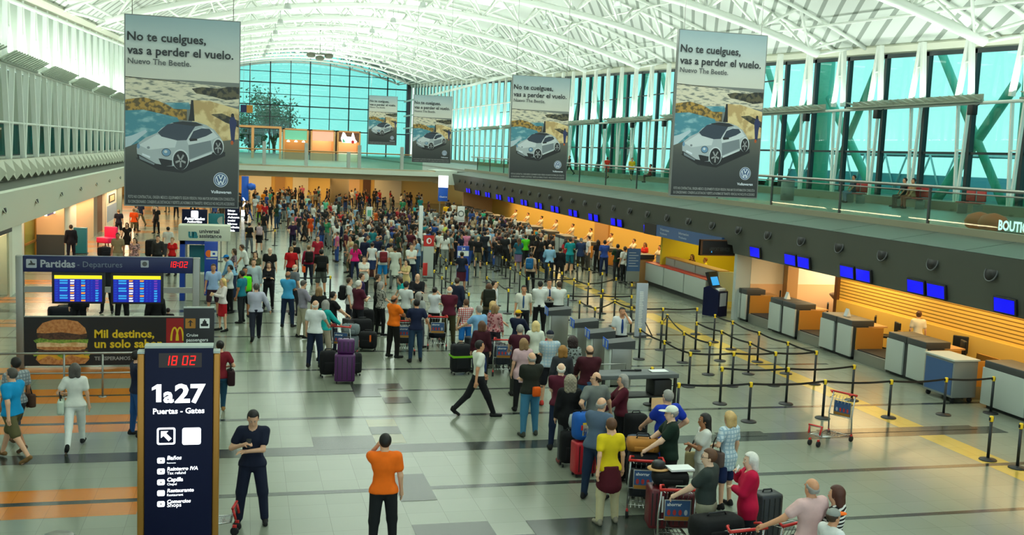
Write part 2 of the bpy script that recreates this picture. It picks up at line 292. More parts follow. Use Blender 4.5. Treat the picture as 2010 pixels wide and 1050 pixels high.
# shop fronts along the aisle
def yX(px, X=-8.35): return float(atX(px, 420, X)[1])
w_ = MB()
for a, b, m in ((128, 150, 'warm_white'), (150, 184, 'peach'), (184, 191, 'steel'), (191, 206, 'brown'), (206, 228, 'warm_white'), (228, 240, 'grey_green')): w_.box(-8.9, -8.35 if m != 'brown' else -8.5, yX(a), yX(b)-.02, 0, 2.62, m)
struct(w_, 'wall_left_shops'); w_ = MB()
for a, b, m in ((-6, 47, 'light_grey'), (47, 76, 'amber_wall'), (76, 90, 'brown'), (90, 100, 'tan'), (100, 121, 'peach')): w_.box(-9.9, -9.5 if m != 'amber_wall' else -9.7, yX(a, -9.5), yX(b, -9.5)-.02, 0, 2.62, m)
w_.box(-9.6, -8.35, yX(128)-.3, yX(128), 0, 2.62, 'peach'); w_.box(-9.6, -8.34, yX(128)-.32, yX(128)-.3, 0, 1.0, 'dark_grey'); struct(w_, 'wall_left_recess')
w_ = MB(); w_.box(-13.4, -13.0, yX(240), 118, 0, 2.62, 'tan'); w_.box(-13.4, -8.35, yX(240)-.2, yX(240), 0, 2.62, 'peach')
for k in range(10): w_.box(-13.0, -12.6, yX(240)+1+3.6*k, yX(240)+3.2+3.6*k, .3, 2.2, ('amber_wall', 'warm_white', 'brown', 'peach')[k % 4])
struct(w_, 'wall_left_end')
t = thing('shop_door', 'bright yellow glass shop door under the left bulkhead', 'door', (-9.62, (yX(50, -9.5)+yX(74, -9.5))/2, 0)); b = MB(); hw = (yX(74, -9.5)-yX(50, -9.5))/2
b.box(-.02, .06, -hw, -hw+.12, 0, 2.4, 'gold'); b.box(-.02, .06, hw-.12, hw, 0, 2.4, 'gold'); b.box(-.02, .06, -hw, hw, 2.3, 2.4, 'gold'); b.box(-.02, .06, -hw, hw, 0.7, .8, 'gold'); b.build('door_frame', t)
MB().box(-.0, .02, -hw+.12, hw-.12, .05, 2.3, 'clear_glass').build('glass_pane', t)
y0, y1 = yX(207), yX(226); t = thing('shop_sign', 'white shop panel with a dark square emblem and purple foot', 'sign', (-8.30, (y0+y1)/2, 0)); hw = (y1-y0)/2
MB().box(-.03, .03, -hw, hw, .0, 2.5, 'warm_white').build('panel', t); b = MB(); b.box(.03, .05, -hw*.62, hw*.62, 1.62, 2.1, 'black'); b.box(.045, .056, -hw*.44, hw*.44, 1.68, 2.04, 'peach'); b.build('emblem', t); MB().box(.03, .045, -hw, hw, .45, 1.45, 'letter_grey').build('lower_print', t)
y0, y1 = yX(90, -8.8), yX(126, -8.8); t = thing('hanging_light_sign', 'glowing white and blue sign hung below the left bulkhead', 'sign', (-8.8, (y0+y1)/2, 2.05)); hw = (y1-y0)/2
b = MB(); b.box(-.06, .06, -hw, hw, 0, .5, 'glow_white'); b.build('panel', t); b = MB(); b.box(.06, .07, -hw, -hw*.35, .0, .5, 'blue_panel'); flat_pts = ellipse(hw*.1, .24, .5, .12); b.prism([(a, c) for a, c in flat_pts], .06, .075, 'dark_grey', 'x'); b.build('print', t); b = MB(); b.tube([(0, -hw*.8, .5), (0, -hw*.8, .57)], .02, 'steel'); b.tube([(0, hw*.8, .5), (0, hw*.8, .57)], .02, 'steel'); b.build('bracket', t)
# ---------------------------------------------------------------- right side: bulkhead over check-in, ledge, deck
p = MB(); YE = 88
p.prism([(17.62, 2.46), (17.28, 3.86), (17.6, 3.9), (18.4, 3.9), (18.4, 2.46)], YA, 35.0, 'fascia_right'); p.prism([(17.62, 2.46), (17.28, 3.86), (17.6, 3.9), (18.4, 3.9), (18.4, 2.46)], 43.6, YE, 'fascia_right'); p.prism([(17.55, 2.76), (17.28, 3.86), (17.6, 3.9), (18.4, 3.9), (18.4, 2.76)], 35.0, 43.6, 'fascia_right')
p.box(18.35, 25, YA, YE+22, 2.76, 3.9, 'soffit'); struct(p, 'wall_right')
p = MB()
for y0 in np.arange(YA, YE, 3.0): p.add([(17.28, y0+.015, 3.87), (17.28, y0+2.985, 3.87), (18.9, y0+2.985, 4.12), (18.9, y0+.015, 4.12), (17.5, y0, 3.8), (17.5, y0+3, 3.8), (18.9, y0+3, 3.8), (18.9, y0, 3.8)], [(0, 1, 2, 3), (0, 3, 7, 4), (1, 5, 6, 2), (0, 4, 5, 1)], 'ledge_panel')
struct(p, 'trim_5')
p = MB(); p.box(18.9, 31, YA, 190, 3.9, 4.2, 'deck_floor'); struct(p, 'deck_slab'); p = MB(); p.box(18.84, 19.1, YA, 90, 4.08, 4.30, 'curb'); struct(p, 'trim_6')
p = MB(); p.box(28.2, 29.4, YA, 190, 4.2, 4.56, 'curb'); struct(p, 'trim_7')
VS[0] = 1.18; vents(17.36, 3.44, [21.03+2.2*i for i in range(30)], 'ink_soft', lambda i, y: 'round vent port in the dark right bulkhead, %s from the near end' % ordn(i), -(PI/2-.24))
# railing with glass panes along the right deck
t = thing('glass_railing', 'long glass railing with steel handrail along the right upper deck', 'railing', (19, 0, 4.3)); b = MB(); b.tube([(0, 8, 1.06), (0, 88, 1.06)], .045, 'steel'); b.tube([(0.05, 8, .92), (0.05, 88, .92)], .02, 'steel'); b.build('handrail', t)
ys = [12+4.6*i for i in range(17)]
for y in ys: MB().box(-.02, .05, y-.03, y+.03, 0, 1.05, 'dark_grey').build('post', t)
for y in ys[:-1]: MB().box(-.008, .008, y+.05, y+4.55, 0.0, .9, 'rail_glass').build('glass_pane', t)
# windows of the right deck
p = MB(); gl = MB(); YM = [37.71-3.15*8+3.15*i for i in range(56)]
for y in YM:
    p.box(29.4, 29.62, y-.10, y+.10, 4.2, top_r(y), 'mullion')
for z in (6.6,): p.box(29.45, 29.55, YM[0], YM[-1], z-.05, z+.05, 'mullion')
for a, b in zip(YM[:-1], YM[1:]):
    p.add([(29.4, a, top_r(a)-.18), (29.4, b, top_r(b)-.18), (29.4, b, top_r(b)+.02), (29.4, a, top_r(a)+.02)], [(0, 1, 2, 3)], 'mullion')
    gl.add([(29.52, a, 4.2), (29.52, b, 4.2), (29.52, b, top_r(b)), (29.52, a, top_r(a))], [(0, 1, 2, 3)], 'window_glass')
for a, b in ((YM[13], YM[15]), (YM[15], YM[35])): p.box(29.45, 29.55, a, b, 10.55+(0 if a < 60 else .9), 10.62+(0 if a < 60 else .9), 'mullion')
p.box(29.2, 29.9, YA, 9.0, 4.2, 14, 'beige_white'); struct(p, 'window_2'); struct(gl, 'window_2_glass')
p = MB()
for i, y in enumerate(YM):
    y -= .45; z1 = top_r(y)+.35
    wd = .14 if y < 100 else .16
    for s in (-1, 1):
        p.bar((28.7, y+.07*s, 4.56), (28.7, y+.34*s, 8.6), wd*.68, .12, 'strut_paint', (1, 0, 0)); p.bar((28.7, y+.42*s, 8.8), (28.75, y+.07*s, z1), wd+.03, .2, 'strut_paint', (1, 0, 0))
    p.bar((28.7, y-.2, 6.7), (28.7, y+.2, 6.7), .06, .06, 'strut_paint'); p.bar((28.7, y-.25, 10.3), (28.7, y+.25, 10.3), .06, .06, 'strut_paint')
p.tube([(28.65, YA, 8.6), (28.65, 190, 8.6)], .07, 'strut_paint'); p.tube([(28.7, 100, 11.4), (28.7, 190, 11.9)], .07, 'strut_paint'); struct(p, 'trim_8')
p = MB()
for y0 in np.arange(24.3, 128, 11.7):
    for i in range(16): p.bar((28.55, y0+i*.58, 8.70), (28.28, y0+i*.58+.46, 8.90), .40, .05, 'grey_green')
    p.box(28.2, 28.6, y0, y0+9.2, 8.62, 8.70, 'grey_green'); p.box(28.56, 28.62, y0, y0+9.2, 8.7, 8.95, 'grey_green')
struct(p, 'trim_9')
spk = MB(); spk.box(-.13, .13, -.16, .16, -.2, .2, 'black', .03).tube([(.1, 0, .1), (.32, 0, .26)], .02, 'black'); sm = spk.mesh('speaker')
for i, y in enumerate([36.2, 42.7, 49, 55.3, 61.6, 68, 74.2, 80.5]):
    o = put('wall_speaker', sm, None, (28.3, y, 8.3)); tag(o, 'small black speaker under the right window shelf, %s from the near end' % ordn(i), 'speaker', 'speakers on the window struts')
mat('hall_amber', (250, 206, 120), .6)
# ---------------------------------------------------------------- far bridge, end deck, end window
p = MB(); p.prism([(88.0, 3.10), (87.9, 3.55), (87.7, 3.60), (87.7, 3.92), (88.2, 4.05), (88.6, 4.05), (118, 4.05), (118, 3.1)], -8.4, 17.4, 'soffit', 'x'); struct(p, 'bridge_slab')
p = MB(); p.box(-8.4, 17.6, 87.62, 87.72, 3.56, 3.95, 'white_paint'); p.prism([(16.4, 2.9), (17.7, 2.9), (17.7, 4.1), (15.8, 4.1)], 87.6, 92, 'white_paint'); struct(p, 'trim_10')
p = MB(); p.box(-24, 31, 118, 193, 3.7, 4.05, 'deck_floor'); p.box(-24, 18.9, 88.6, 118, 4.0, 4.06, 'deck_floor'); struct(p, 'deck_slab_end')
p = MB(); p.box(-24, 25, 112, 112.4, 0, 3.1, 'hall_amber')
for x0, x1, m in ((-9, -7.2, 'warm_white'), (-6.8, -5.6, 'brown'), (-5, -2.2, 'peach'), (-1.9, -.6, 'brown'), (.2, 2.8, 'warm_white'), (3.2, 4.2, 'tan'), (5, 6.6, 'warm_white'), (9.5, 12, 'peach'), (12.4, 13.2, 'brown'), (13.6, 16.5, 'warm_white')): p.box(x0, x1, 111.7, 112, 0, 2.7, m)
struct(p, 'wall_back')
p = MB(); q = fl(654, 402); p.lathe([(.85, 0), (.85, 3.1)], 'soffit', (8.4, 95, 0), 28); struct(p, 'column_far')
t = thing('glass_railing', 'glass railing across the far bridge in front of the shops', 'railing', (0, 88.3, 4.06)); b = MB(); b.tube([(-8.4, 0, 1.25), (14.8, 0, 1.25)], .05, 'tan'); b.build('handrail', t); MB().box(-8.4, 14.8, -.01, .01, .02, 1.1, 'rail_glass').build('glass_pane', t)
for x in (-2.5, 1.6, 5.0, 8.5, 9.4, 13.0): MB().box(x-.14, x+.14, -.2, .1, -.05, 1.9 if x in (9.4, 13.0, 1.6, 5.0) else 1.3, 'light_grey').build('post', t)
p = MB(); gl = MB(); xs = [float(atY(x, 200, 192)[0]) for x in (490, 530, 570, 608, 647, 685, 723, 760, 799)]; dx = 3.7
xs = [xs[0]-dx*k for k in (4, 3, 2, 1)]+xs
zt = [float(atY(476, y, 192)[2]) for y in (137, 159, 181, 203, 226, 250)]
for i, x in enumerate(xs): p.box(x-(.10 if i % 2 else .065), x+(.10 if i % 2 else .065), 191.8, 192.1, 4, 22.5, 'mullion')
for i, z in enumerate(zt): p.box(-18, 29.5, 191.8, 192.1, z-(.10 if i % 2 else .05), z+(.10 if i % 2 else .05), 'mullion')
gl.box(-18, 29.5, 191.98, 192.02, 4, 22.5, 'end_glass'); p.box(28.8, 29.6, 191, 192.2, 4, 22, 'dark_grey'); struct(p, 'window_3'); struct(gl, 'window_3_glass')
p = MB()
for z in (9.4, 11.6): p.box(28.2, 28.3, 150, 191, z, z+.25, 'strut_paint')
for z in (14.2,): p.box(28.2, 28.3, 110, 191, z, z+.3, 'strut_paint')
struct(p, 'trim_11')
# shops on the far deck
def shop(px0, px1, lab, body, sign, counter, glow=None, zt=7.7, h=3.6):
    a, b = float(atY(px0, 270, 125)[0]), float(atY(px1, 270, 125)[0]); t = thing('food_shop', lab, 'shop', ((a+b)/2, 125, 4.05)); w2 = (b-a)/2
    q = MB(); q.box(-w2, w2, 2.6, 2.7, 0, h, body); q.box(-w2, -w2+.18, 0, 2.6, 0, h, 'tan'); q.box(w2-.18, w2, 0, 2.6, 0, h, 'tan'); q.box(-w2, w2, 0, 2.6, h-.15, h, 'tan'); q.build('shell', t)
    MB().box(-w2+.2, w2-.2, .05, .25, h-1.3, h-.2, sign).build('sign_board', t); MB().box(-w2+.2, w2-.2, .3, 1.1, 0, 1.15, counter).build('counter', t)
    if glow:
        for i in range(3): MB().lathe([(.02, .2), (.16, .1), (.2, 0), (.0, -.02)], glow, ((-.6+.6*i)*w2, .02, h-1.55), 10).build('lamp', t)
    L = area('shop_lamp', ((a+b)/2, 126.2, 4.05+h-.25), (0, 0, 0), w2*1.6, 1.5, 110, (1, .8, .55)); return t
shop(556, 606, 'food shop with bright green sign board on the far deck', 'tan', 'out_green', 'gold', 'lamp_glow'); mat('menu_pink', (210, 150, 130), .5, emit=(230, 160, 130), es=.5)
shop(610, 658, 'food shop with pinkish picture menus on the far deck', 'peach', 'menu_pink', 'tan'); t = shop(662, 708, 'food shop with white glowing emblem on the far deck', 'peach', 'brown', 'warm_white'); b = MB(); U = lambda pts: [((x-590)/220., 2.2+(410-y)/170.) for x, y in pts]; flat(b, U([(380, 330), (430, 200), (480, 215), (530, 285), (650, 292), (680, 200), (705, 210), (750, 330), (800, 380), (770, 410), (420, 410)]), .03, 'glow_white'); flat(b, U([(420, 345), (450, 330), (510, 400), (430, 405)]), .02, 'out_green'); flat(b, U([(690+42*math.cos(k*.4), 388-34*math.sin(k*.4)) for k in range(16)]), .015, 'red'); b.build('lit_emblem', t)
p_ = thing('food_court_frame', 'open beige pergola frame at the left of the far food shops', 'frame', (0, 125, 4.05)); b = MB(); b.box(-1.0, 4.2, 0, .3, 3.5, 3.75, 'tan'); b.build('beam', p_)
for x in (-.9, .95, 4.1): MB().box(x-.15, x+.15, 0, .3, 0, 3.5, 'tan').build('post', p_)
# ---------------------------------------------------------------- roof
XC, HWD = 10.15, 19.6
def zb(x, y): return 9.32+.0425*y+2.95*(1-((x-XC)/17.25)**2)      # underside of the trusses
def zr(x, y): return 9.55+.0415*y+4.9*(1-((x-XC)/HWD)**2)          # roof sheet
def roof_mat():
    m = mat('roof_sheet', (222, 226, 214), .6); L = m.node_tree.links; b = m.node_tree.nodes['Principled BSDF']; t = N(m, 'ShaderNodeTexCoord'); sx = N(m, 'ShaderNodeSeparateXYZ'); L.new(t.outputs['Object'], sx.inputs[0])
    a = N(m, 'ShaderNodeMath', operation='MULTIPLY'); a.inputs[1].default_value = .62; c_ = N(m, 'ShaderNodeMath', operation='SUBTRACT'); c_.inputs[1].default_value = 10.15; L.new(sx.outputs['X'], c_.inputs[0]); d_ = N(m, 'ShaderNodeMath', operation='ABSOLUTE'); L.new(c_.outputs[0], d_.inputs[0]); e_ = N(m, 'ShaderNodeMath', operation='MULTIPLY'); e_.inputs[1].default_value = 2.2; L.new(d_.outputs[0], e_.inputs[0]); h_ = N(m, 'ShaderNodeMath', operation='SUBTRACT'); L.new(e_.outputs[0], h_.inputs[0]); L.new(sx.outputs['Y'], h_.inputs[1]); L.new(h_.outputs[0], a.inputs[0]); fr = N(m, 'ShaderNodeMath', operation='FRACT'); L.new(a.outputs[0], fr.inputs[0]); g = N(m, 'ShaderNodeMath', operation='LESS_THAN'); g.inputs[1].default_value = .27; L.new(fr.outputs[0], g.inputs[0])
    mx = N(m, 'ShaderNodeMix', data_type='RGBA'); mx.inputs[6].default_value = lin((208, 216, 206))+(1,); mx.inputs[7].default_value = lin((140, 150, 138))+(1,); k_ = N(m, 'ShaderNodeMath', operation='GREATER_THAN'); k_.inputs[1].default_value = 11.; L.new(d_.outputs[0], k_.inputs[0]); l_ = N(m, 'ShaderNodeMath', operation='MULTIPLY'); L.new(g.outputs[0], l_.inputs[0]); L.new(k_.outputs[0], l_.inputs[1]); L.new(l_.outputs[0], mx.inputs[0]); L.new(mx.outputs[2], b.inputs['Base Color'])
roof_mat(); p = MB(); xs = np.linspace(-9.45, 29.75, 33); ysr = np.arange(-4, 197, 8.)
vs = [(x, y, zr(x, y)) for y in ysr for x in xs]+[(x, y, zr(x, y)+.25) for y in ysr for x in xs]; n = len(xs); o = n*len(ysr)
p.add(vs, [(j*n+i, j*n+i+1, (j+1)*n+i+1, (j+1)*n+i) for j in range(len(ysr)-1) for i in range(n-1)]+[(o+j*n+i, o+(j+1)*n+i, o+(j+1)*n+i+1, o+j*n+i+1) for j in range(len(ysr)-1) for i in range(n-1)], 'roof_sheet', True); struct(p, 'ceiling')
p = MB()
for x, zt_, s in ((-9.35, top_l, 1), (29.65, top_r, -1)): p.add([(x, YA, zt_(YA)-.1), (x, 192, zt_(192)-.1), (x+s*.5, 192, zt_(192)+.35), (x+s*.5, YA, zt_(YA)+.35), (x-s*.3, YA, zt_(YA)+1.4), (x-s*.3, 192, zt_(192)+1.4)], [(0, 1, 2, 3), (3, 2, 5, 4)], 'beige_white')
struct(p, 'trim_12')
TY = [10.5+12.1*k for k in range(16)]
for k, y in enumerate(TY):
    p = MB(); xs_ = np.linspace(-7.1, 27.4, 24); p.tube([(x, y, zb(x, y)) for x in xs_], .20 if k < 9 else .17, 'strut_paint', 10)
    nodes = np.linspace(-6.6, 26.9, 13)
    for i, x in enumerate(nodes):
        for s in (-1, 1):
            for d in (-1.35, 1.35):
                x2 = min(max(x+s*1.35, -8.9), 29.2); p.tube([(x, y, zb(x, y)), (x2, y+d, zr(x2, y+d)-.12)], .07, 'strut_paint', 6)
    for d in (-1.35, 1.35): p.tube([(x, y+d, zr(x, y+d)-.14) for x in np.linspace(-9, 29.2, 24)], .09, 'strut_paint', 8)
    for xe, xw in ((27.4, 29.0), (-7.1, -9.0)):
        for d in (-.5, .5): p.tube([(xe, y, zb(xe, y)), (xw, y+d, zb(xe, y)+.35)], .07, 'strut_paint', 6)
    struct(p, 'beam_%d' % (k+1))
p = MB()
for x in np.linspace(-6.5, 26.8, 9): p.tube([(x, y, zr(x, y)-.3) for y in np.arange(0, 192, 12.)], .06, 'strut_paint', 6)
struct(p, 'beam_17')
for k, y in enumerate(TY[:-1]):       # bright lens-shaped skylights between the trusses
    p = MB(); n = 14; up, dn = [], []
    for i in range(n+1):
        x = 1.2+(19.4-1.2)*i/n; hw = 3.6*math.sin(PI*min(1, max(.0, i/n)))**.6; up.append((x, y+6+hw, zr(x, y+6+hw)-.05)); dn.append((x, y+6-hw, zr(x, y+6-hw)-.05))
    p.add(dn+up, [(i, i+1, n+2+i, n+1+i) for i in range(n)], 'glow_sky'); struct(p, 'window_%d' % (k+4))
# floodlight heads hung below the trusses
lm = MB().lathe([(.05, .32), (.14, .3), (.2, .1), (.2, 0), (.16, -.01)], 'light_grey', n=14).mesh('lamp_shade'); lg = MB().lathe([(.0, .012), (.155, .012)], 'lamp_glow', n=14).mesh('bulb'); ls = MB().tube([(0, 0, .3), (0, 0, .9)], .025, 'light_grey', 6).mesh('stem')
for k in range(1, 11):
    for j, x in enumerate((2.2, 9.6, 16.8)):
        y = TY[k]; t = thing('truss_lamp', 'pale bell lamp under the %s roof truss, %s' % (ordn(k), ('left one', 'middle one', 'right one')[j]), 'lamp', (x, y, zb(x, y)-1.05), 0, 'bell lamps under the roof trusses'); put('lamp_shade', lm, t); put('stem', ls, t); put('bulb', lg, t)
q = atY(628, 108, 120); t = thing('lamp_cluster', 'dark cluster of three round lamps hanging from the far roof', 'lamp', tuple(q)); b = MB(); b.tube([(-.9, 0, .1), (.9, 0, .1)], .06, 'bark'); b.tube([(0, 0, .1), (0, 0, zr(q[0], 120)-q[2])], .03, 'bark'); b.build('arm', t)
for x in (-1.0, 0, 1.0): MB().lathe([(.1, .25), (.42, .15), (.5, -.1), (.3, -.3), (.05, -.32)], 'bark', (x, 0, 0 if x else -.3), 14).build('lamp_head', t)
a = float(atY(484, 217, 100)[0]); t = thing('hanging_sign', 'small navy and amber hanging sign before the far window', 'sign', (a, 100, 8.55)); b = MB(); b.box(-.55, .0, -.05, .05, 0, .7, 'navy'); b.box(0, .55, -.05, .05, 0, .7, 'gold'); b.build('panel', t); MB().tube([(-.3, 0, .7), (-.3, 0, zr(a, 100)-8.5)], .012, 'steel', 5).tube([(.3, 0, .7), (.3, 0, zr(a, 100)-8.5)], .012, 'steel', 5).build('cable', t)
# ---------------------------------------------------------------- outside
mat('out_glass', (120, 176, 184), .3)
p = MB(); p.box(29.7, 140, -60, 260, 1.0, 1.2, 'asphalt'); p.box(-60, 140, 193, 330, 1.0, 1.2, 'asphalt'); struct(p, 'ground_outside')
for i, y in enumerate([38.5+17.2*k for k in range(5)]):
    t = thing('roof_column', 'thick outdoor steel column with slanted braces behind the right glass, %s from the near end' % ordn(i), 'column', (33.2, y, 1.2)); MB().lathe([(.55, 0), (.55, 12.8)], 'out_green', n=20).build('shaft', t)
    for s in (-1, 1):
        MB().tube([(0, s*.3, 1.8), (-.5, s*7.6, 12.6)], .2, 'out_green', 10).build('brace', t); MB().tube([(0, s*7.6, 1.4), (-.2, s*1.0, 8.6)], .24, 'out_green', 10).build('brace', t)
for i, y in enumerate((40, 66)):
    t = thing('footbridge', 'pale outdoor lattice footbridge behind the right glass, %s one' % ('nearer', 'farther')[i], 'bridge', (46, y, 3.2)); b = MB(); b.box(-3, 3, -11, 11, .9, 1.2, 'out_pale'); b.box(-3, 3, -11, 11, 3.6, 3.8, 'out_pale'); b.build('deck', t); b = MB()
    for k in range(9):
        y0 = -11+k*2.44; b.tube([(-3, y0, 1.2), (-3, y0+1.22, 3.6)], .07, 'out_pale', 6); b.tube([(-3, y0+1.22, 3.6), (-3, y0+2.44, 1.2)], .07, 'out_pale', 6)
    b.build('lattice', t); b = MB(); b.box(-2.9, 2.9, -10.9, 10.9, 1.25, 2.3, 'out_glass'); b.build('side_panel', t)
    for k in (-8, 8): MB().box(-.4, .4, k-.4, k+.4, -2, .9, 'out_pale').build('leg', t)
def tree(px, py, Y, h, lab, seed):
    rnd = random.Random(seed); q = atY(px, py, Y); t = thing('tree', lab, 'tree', (q[0], Y, 1.2), 0, 'trees beyond the far window'); b = MB(); tips = []
    b.tube([(0, 0, 0), (.1, 0, h*.25), (0, 0, h*.45)], [.35, .28, .2], 'bark', 8)
    for i in range(16):
        a = rnd.uniform(0, 2*PI); r = rnd.uniform(.12, .34)*h; z0 = h*rnd.uniform(.2, .45); z1 = h*rnd.uniform(.6, 1.0); p1 = (r*math.cos(a), r*.6*math.sin(a), z1); b.tube([(0, 0, z0), (p1[0]*.5, p1[1]*.5, (z0+z1)/2), p1], [.14, .08, .03], 'bark', 5); tips.append(p1); tips.append((p1[0]*.6, p1[1]*.6, (z0+z1*2)/3))
    b.build('trunk', t); c = MB()
    for p1 in tips:
        for _ in range(60):
            o = np.array([rnd.gauss(0, .075*h) for _ in range(3)])+p1; u = np.array([rnd.gauss(0, 1) for _ in range(3)]); v = np.array([rnd.gauss(0, 1) for _ in range(3)]); u = u/np.linalg.norm(u)*.34; v = v/np.linalg.norm(v)*.24; c.add([o-u, o-v, o+u, o+v], [(0, 1, 2, 3)], 'tree_leaf')
    c.build('foliage', t)
tree(538, 240, 208, 13.5, 'tall bushy tree seen through the far window', 3); tree(497, 250, 214, 9.5, 'lower wide tree left of the tall one behind the far window', 8); tree(640, 252, 220, 6.6, 'low treetop just above the far food shops', 5); tree(590, 252, 226, 5.6, 'small low treetop right of the tall tree behind the window', 6)
# ---------------------------------------------------------------- hanging advertising banners
def grad_mat(name, stops):
    m = mat(name, (128, 128, 128), .45); L = m.node_tree.links; b = m.node_tree.nodes['Principled BSDF']; t = N(m, 'ShaderNodeTexCoord'); sx = N(m, 'ShaderNodeSeparateXYZ'); L.new(t.outputs['Object'], sx.inputs[0])
    mr = N(m, 'ShaderNodeMapRange'); mr.inputs[1].default_value = 0; mr.inputs[2].default_value = 3.92; L.new(sx.outputs['Z'], mr.inputs[0]); r = N(m, 'ShaderNodeValToRGB'); L.new(mr.outputs[0], r.inputs[0])
    no = N(m, 'ShaderNodeTexNoise'); no.inputs['Scale'].default_value = 3.; no.inputs['Detail'].default_value = 6
    el = r.color_ramp.elements
    while len(el) < len(stops): el.new(.5)
    for e, (p, c) in zip(el, stops): e.position = p; e.color = lin(c)+(1,)
    L.new(r.outputs[0], b.inputs['Base Color'])
grad_mat('print_sky', [(.66, (208, 207, 194)), (.78, (200, 204, 196)), (.9, (172, 188, 188)), (1.0, (140, 164, 170))]); grad_mat('print_road', [(0, (34, 38, 40)), (.12, (52, 56, 56)), (.25, (70, 74, 70)), (.36, (96, 98, 88))])
def blotch(name, a, b_, sc, lo=.45, hi=.55, st=(1, 1, 1)):
    m = mat(name, a, .45); L = m.node_tree.links; b = m.node_tree.nodes['Principled BSDF']; t = N(m, 'ShaderNodeTexCoord'); mp = N(m, 'ShaderNodeMapping'); mp.inputs['Scale'].default_value = st; L.new(t.outputs['Object'], mp.inputs[0]); no = N(m, 'ShaderNodeTexNoise'); no.inputs['Scale'].default_value = sc; no.inputs['Detail'].default_value = 6; L.new(mp.outputs[0], no.inputs['Vector'])
    r = N(m, 'ShaderNodeValToRGB'); r.color_ramp.elements[0].position = lo; r.color_ramp.elements[0].color = lin(a)+(1,); r.color_ramp.elements[1].position = hi; r.color_ramp.elements[1].color = lin(b_)+(1,); L.new(no.outputs[0], r.inputs[0]); L.new(r.outputs[0], b.inputs['Base Color'])
blotch('print_sea', (216, 208, 184), (120, 124, 116), 5, .5, .62, (1, 1, 4)); blotch('print_rock', (40, 42, 38), (92, 86, 62), 9); blotch('print_grassland', (176, 138, 62), (92, 78, 44), 10); blotch('print_sand', (222, 200, 146), (186, 156, 104), 4)
blotch('print_lagoon', (70, 134, 150), (150, 190, 196), 4, .5, .7, (1, 1, 2)); mat('print_foam', (178, 198, 206), .5); mat('car_silver', (170, 180, 184), .4); mat('car_light', (202, 210, 212), .4); mat('car_shade', (120, 130, 136), .4); mat('car_glass', (46, 58, 72), .3); mat('car_roof', (34, 38, 42), .35); mat('car_dark', (26, 28, 30), .4); mat('car_lamp', (104, 146, 178), .3); mat('car_hub', (150, 152, 152), .4); mat('logo_blue', (52, 84, 128), .4); mat('logo_white', (216, 224, 232), .4); mat('legal_grey', (150, 152, 150), .5); mat('surfer', (38, 48, 92), .5)
BW, BH = 2.3, 3.92
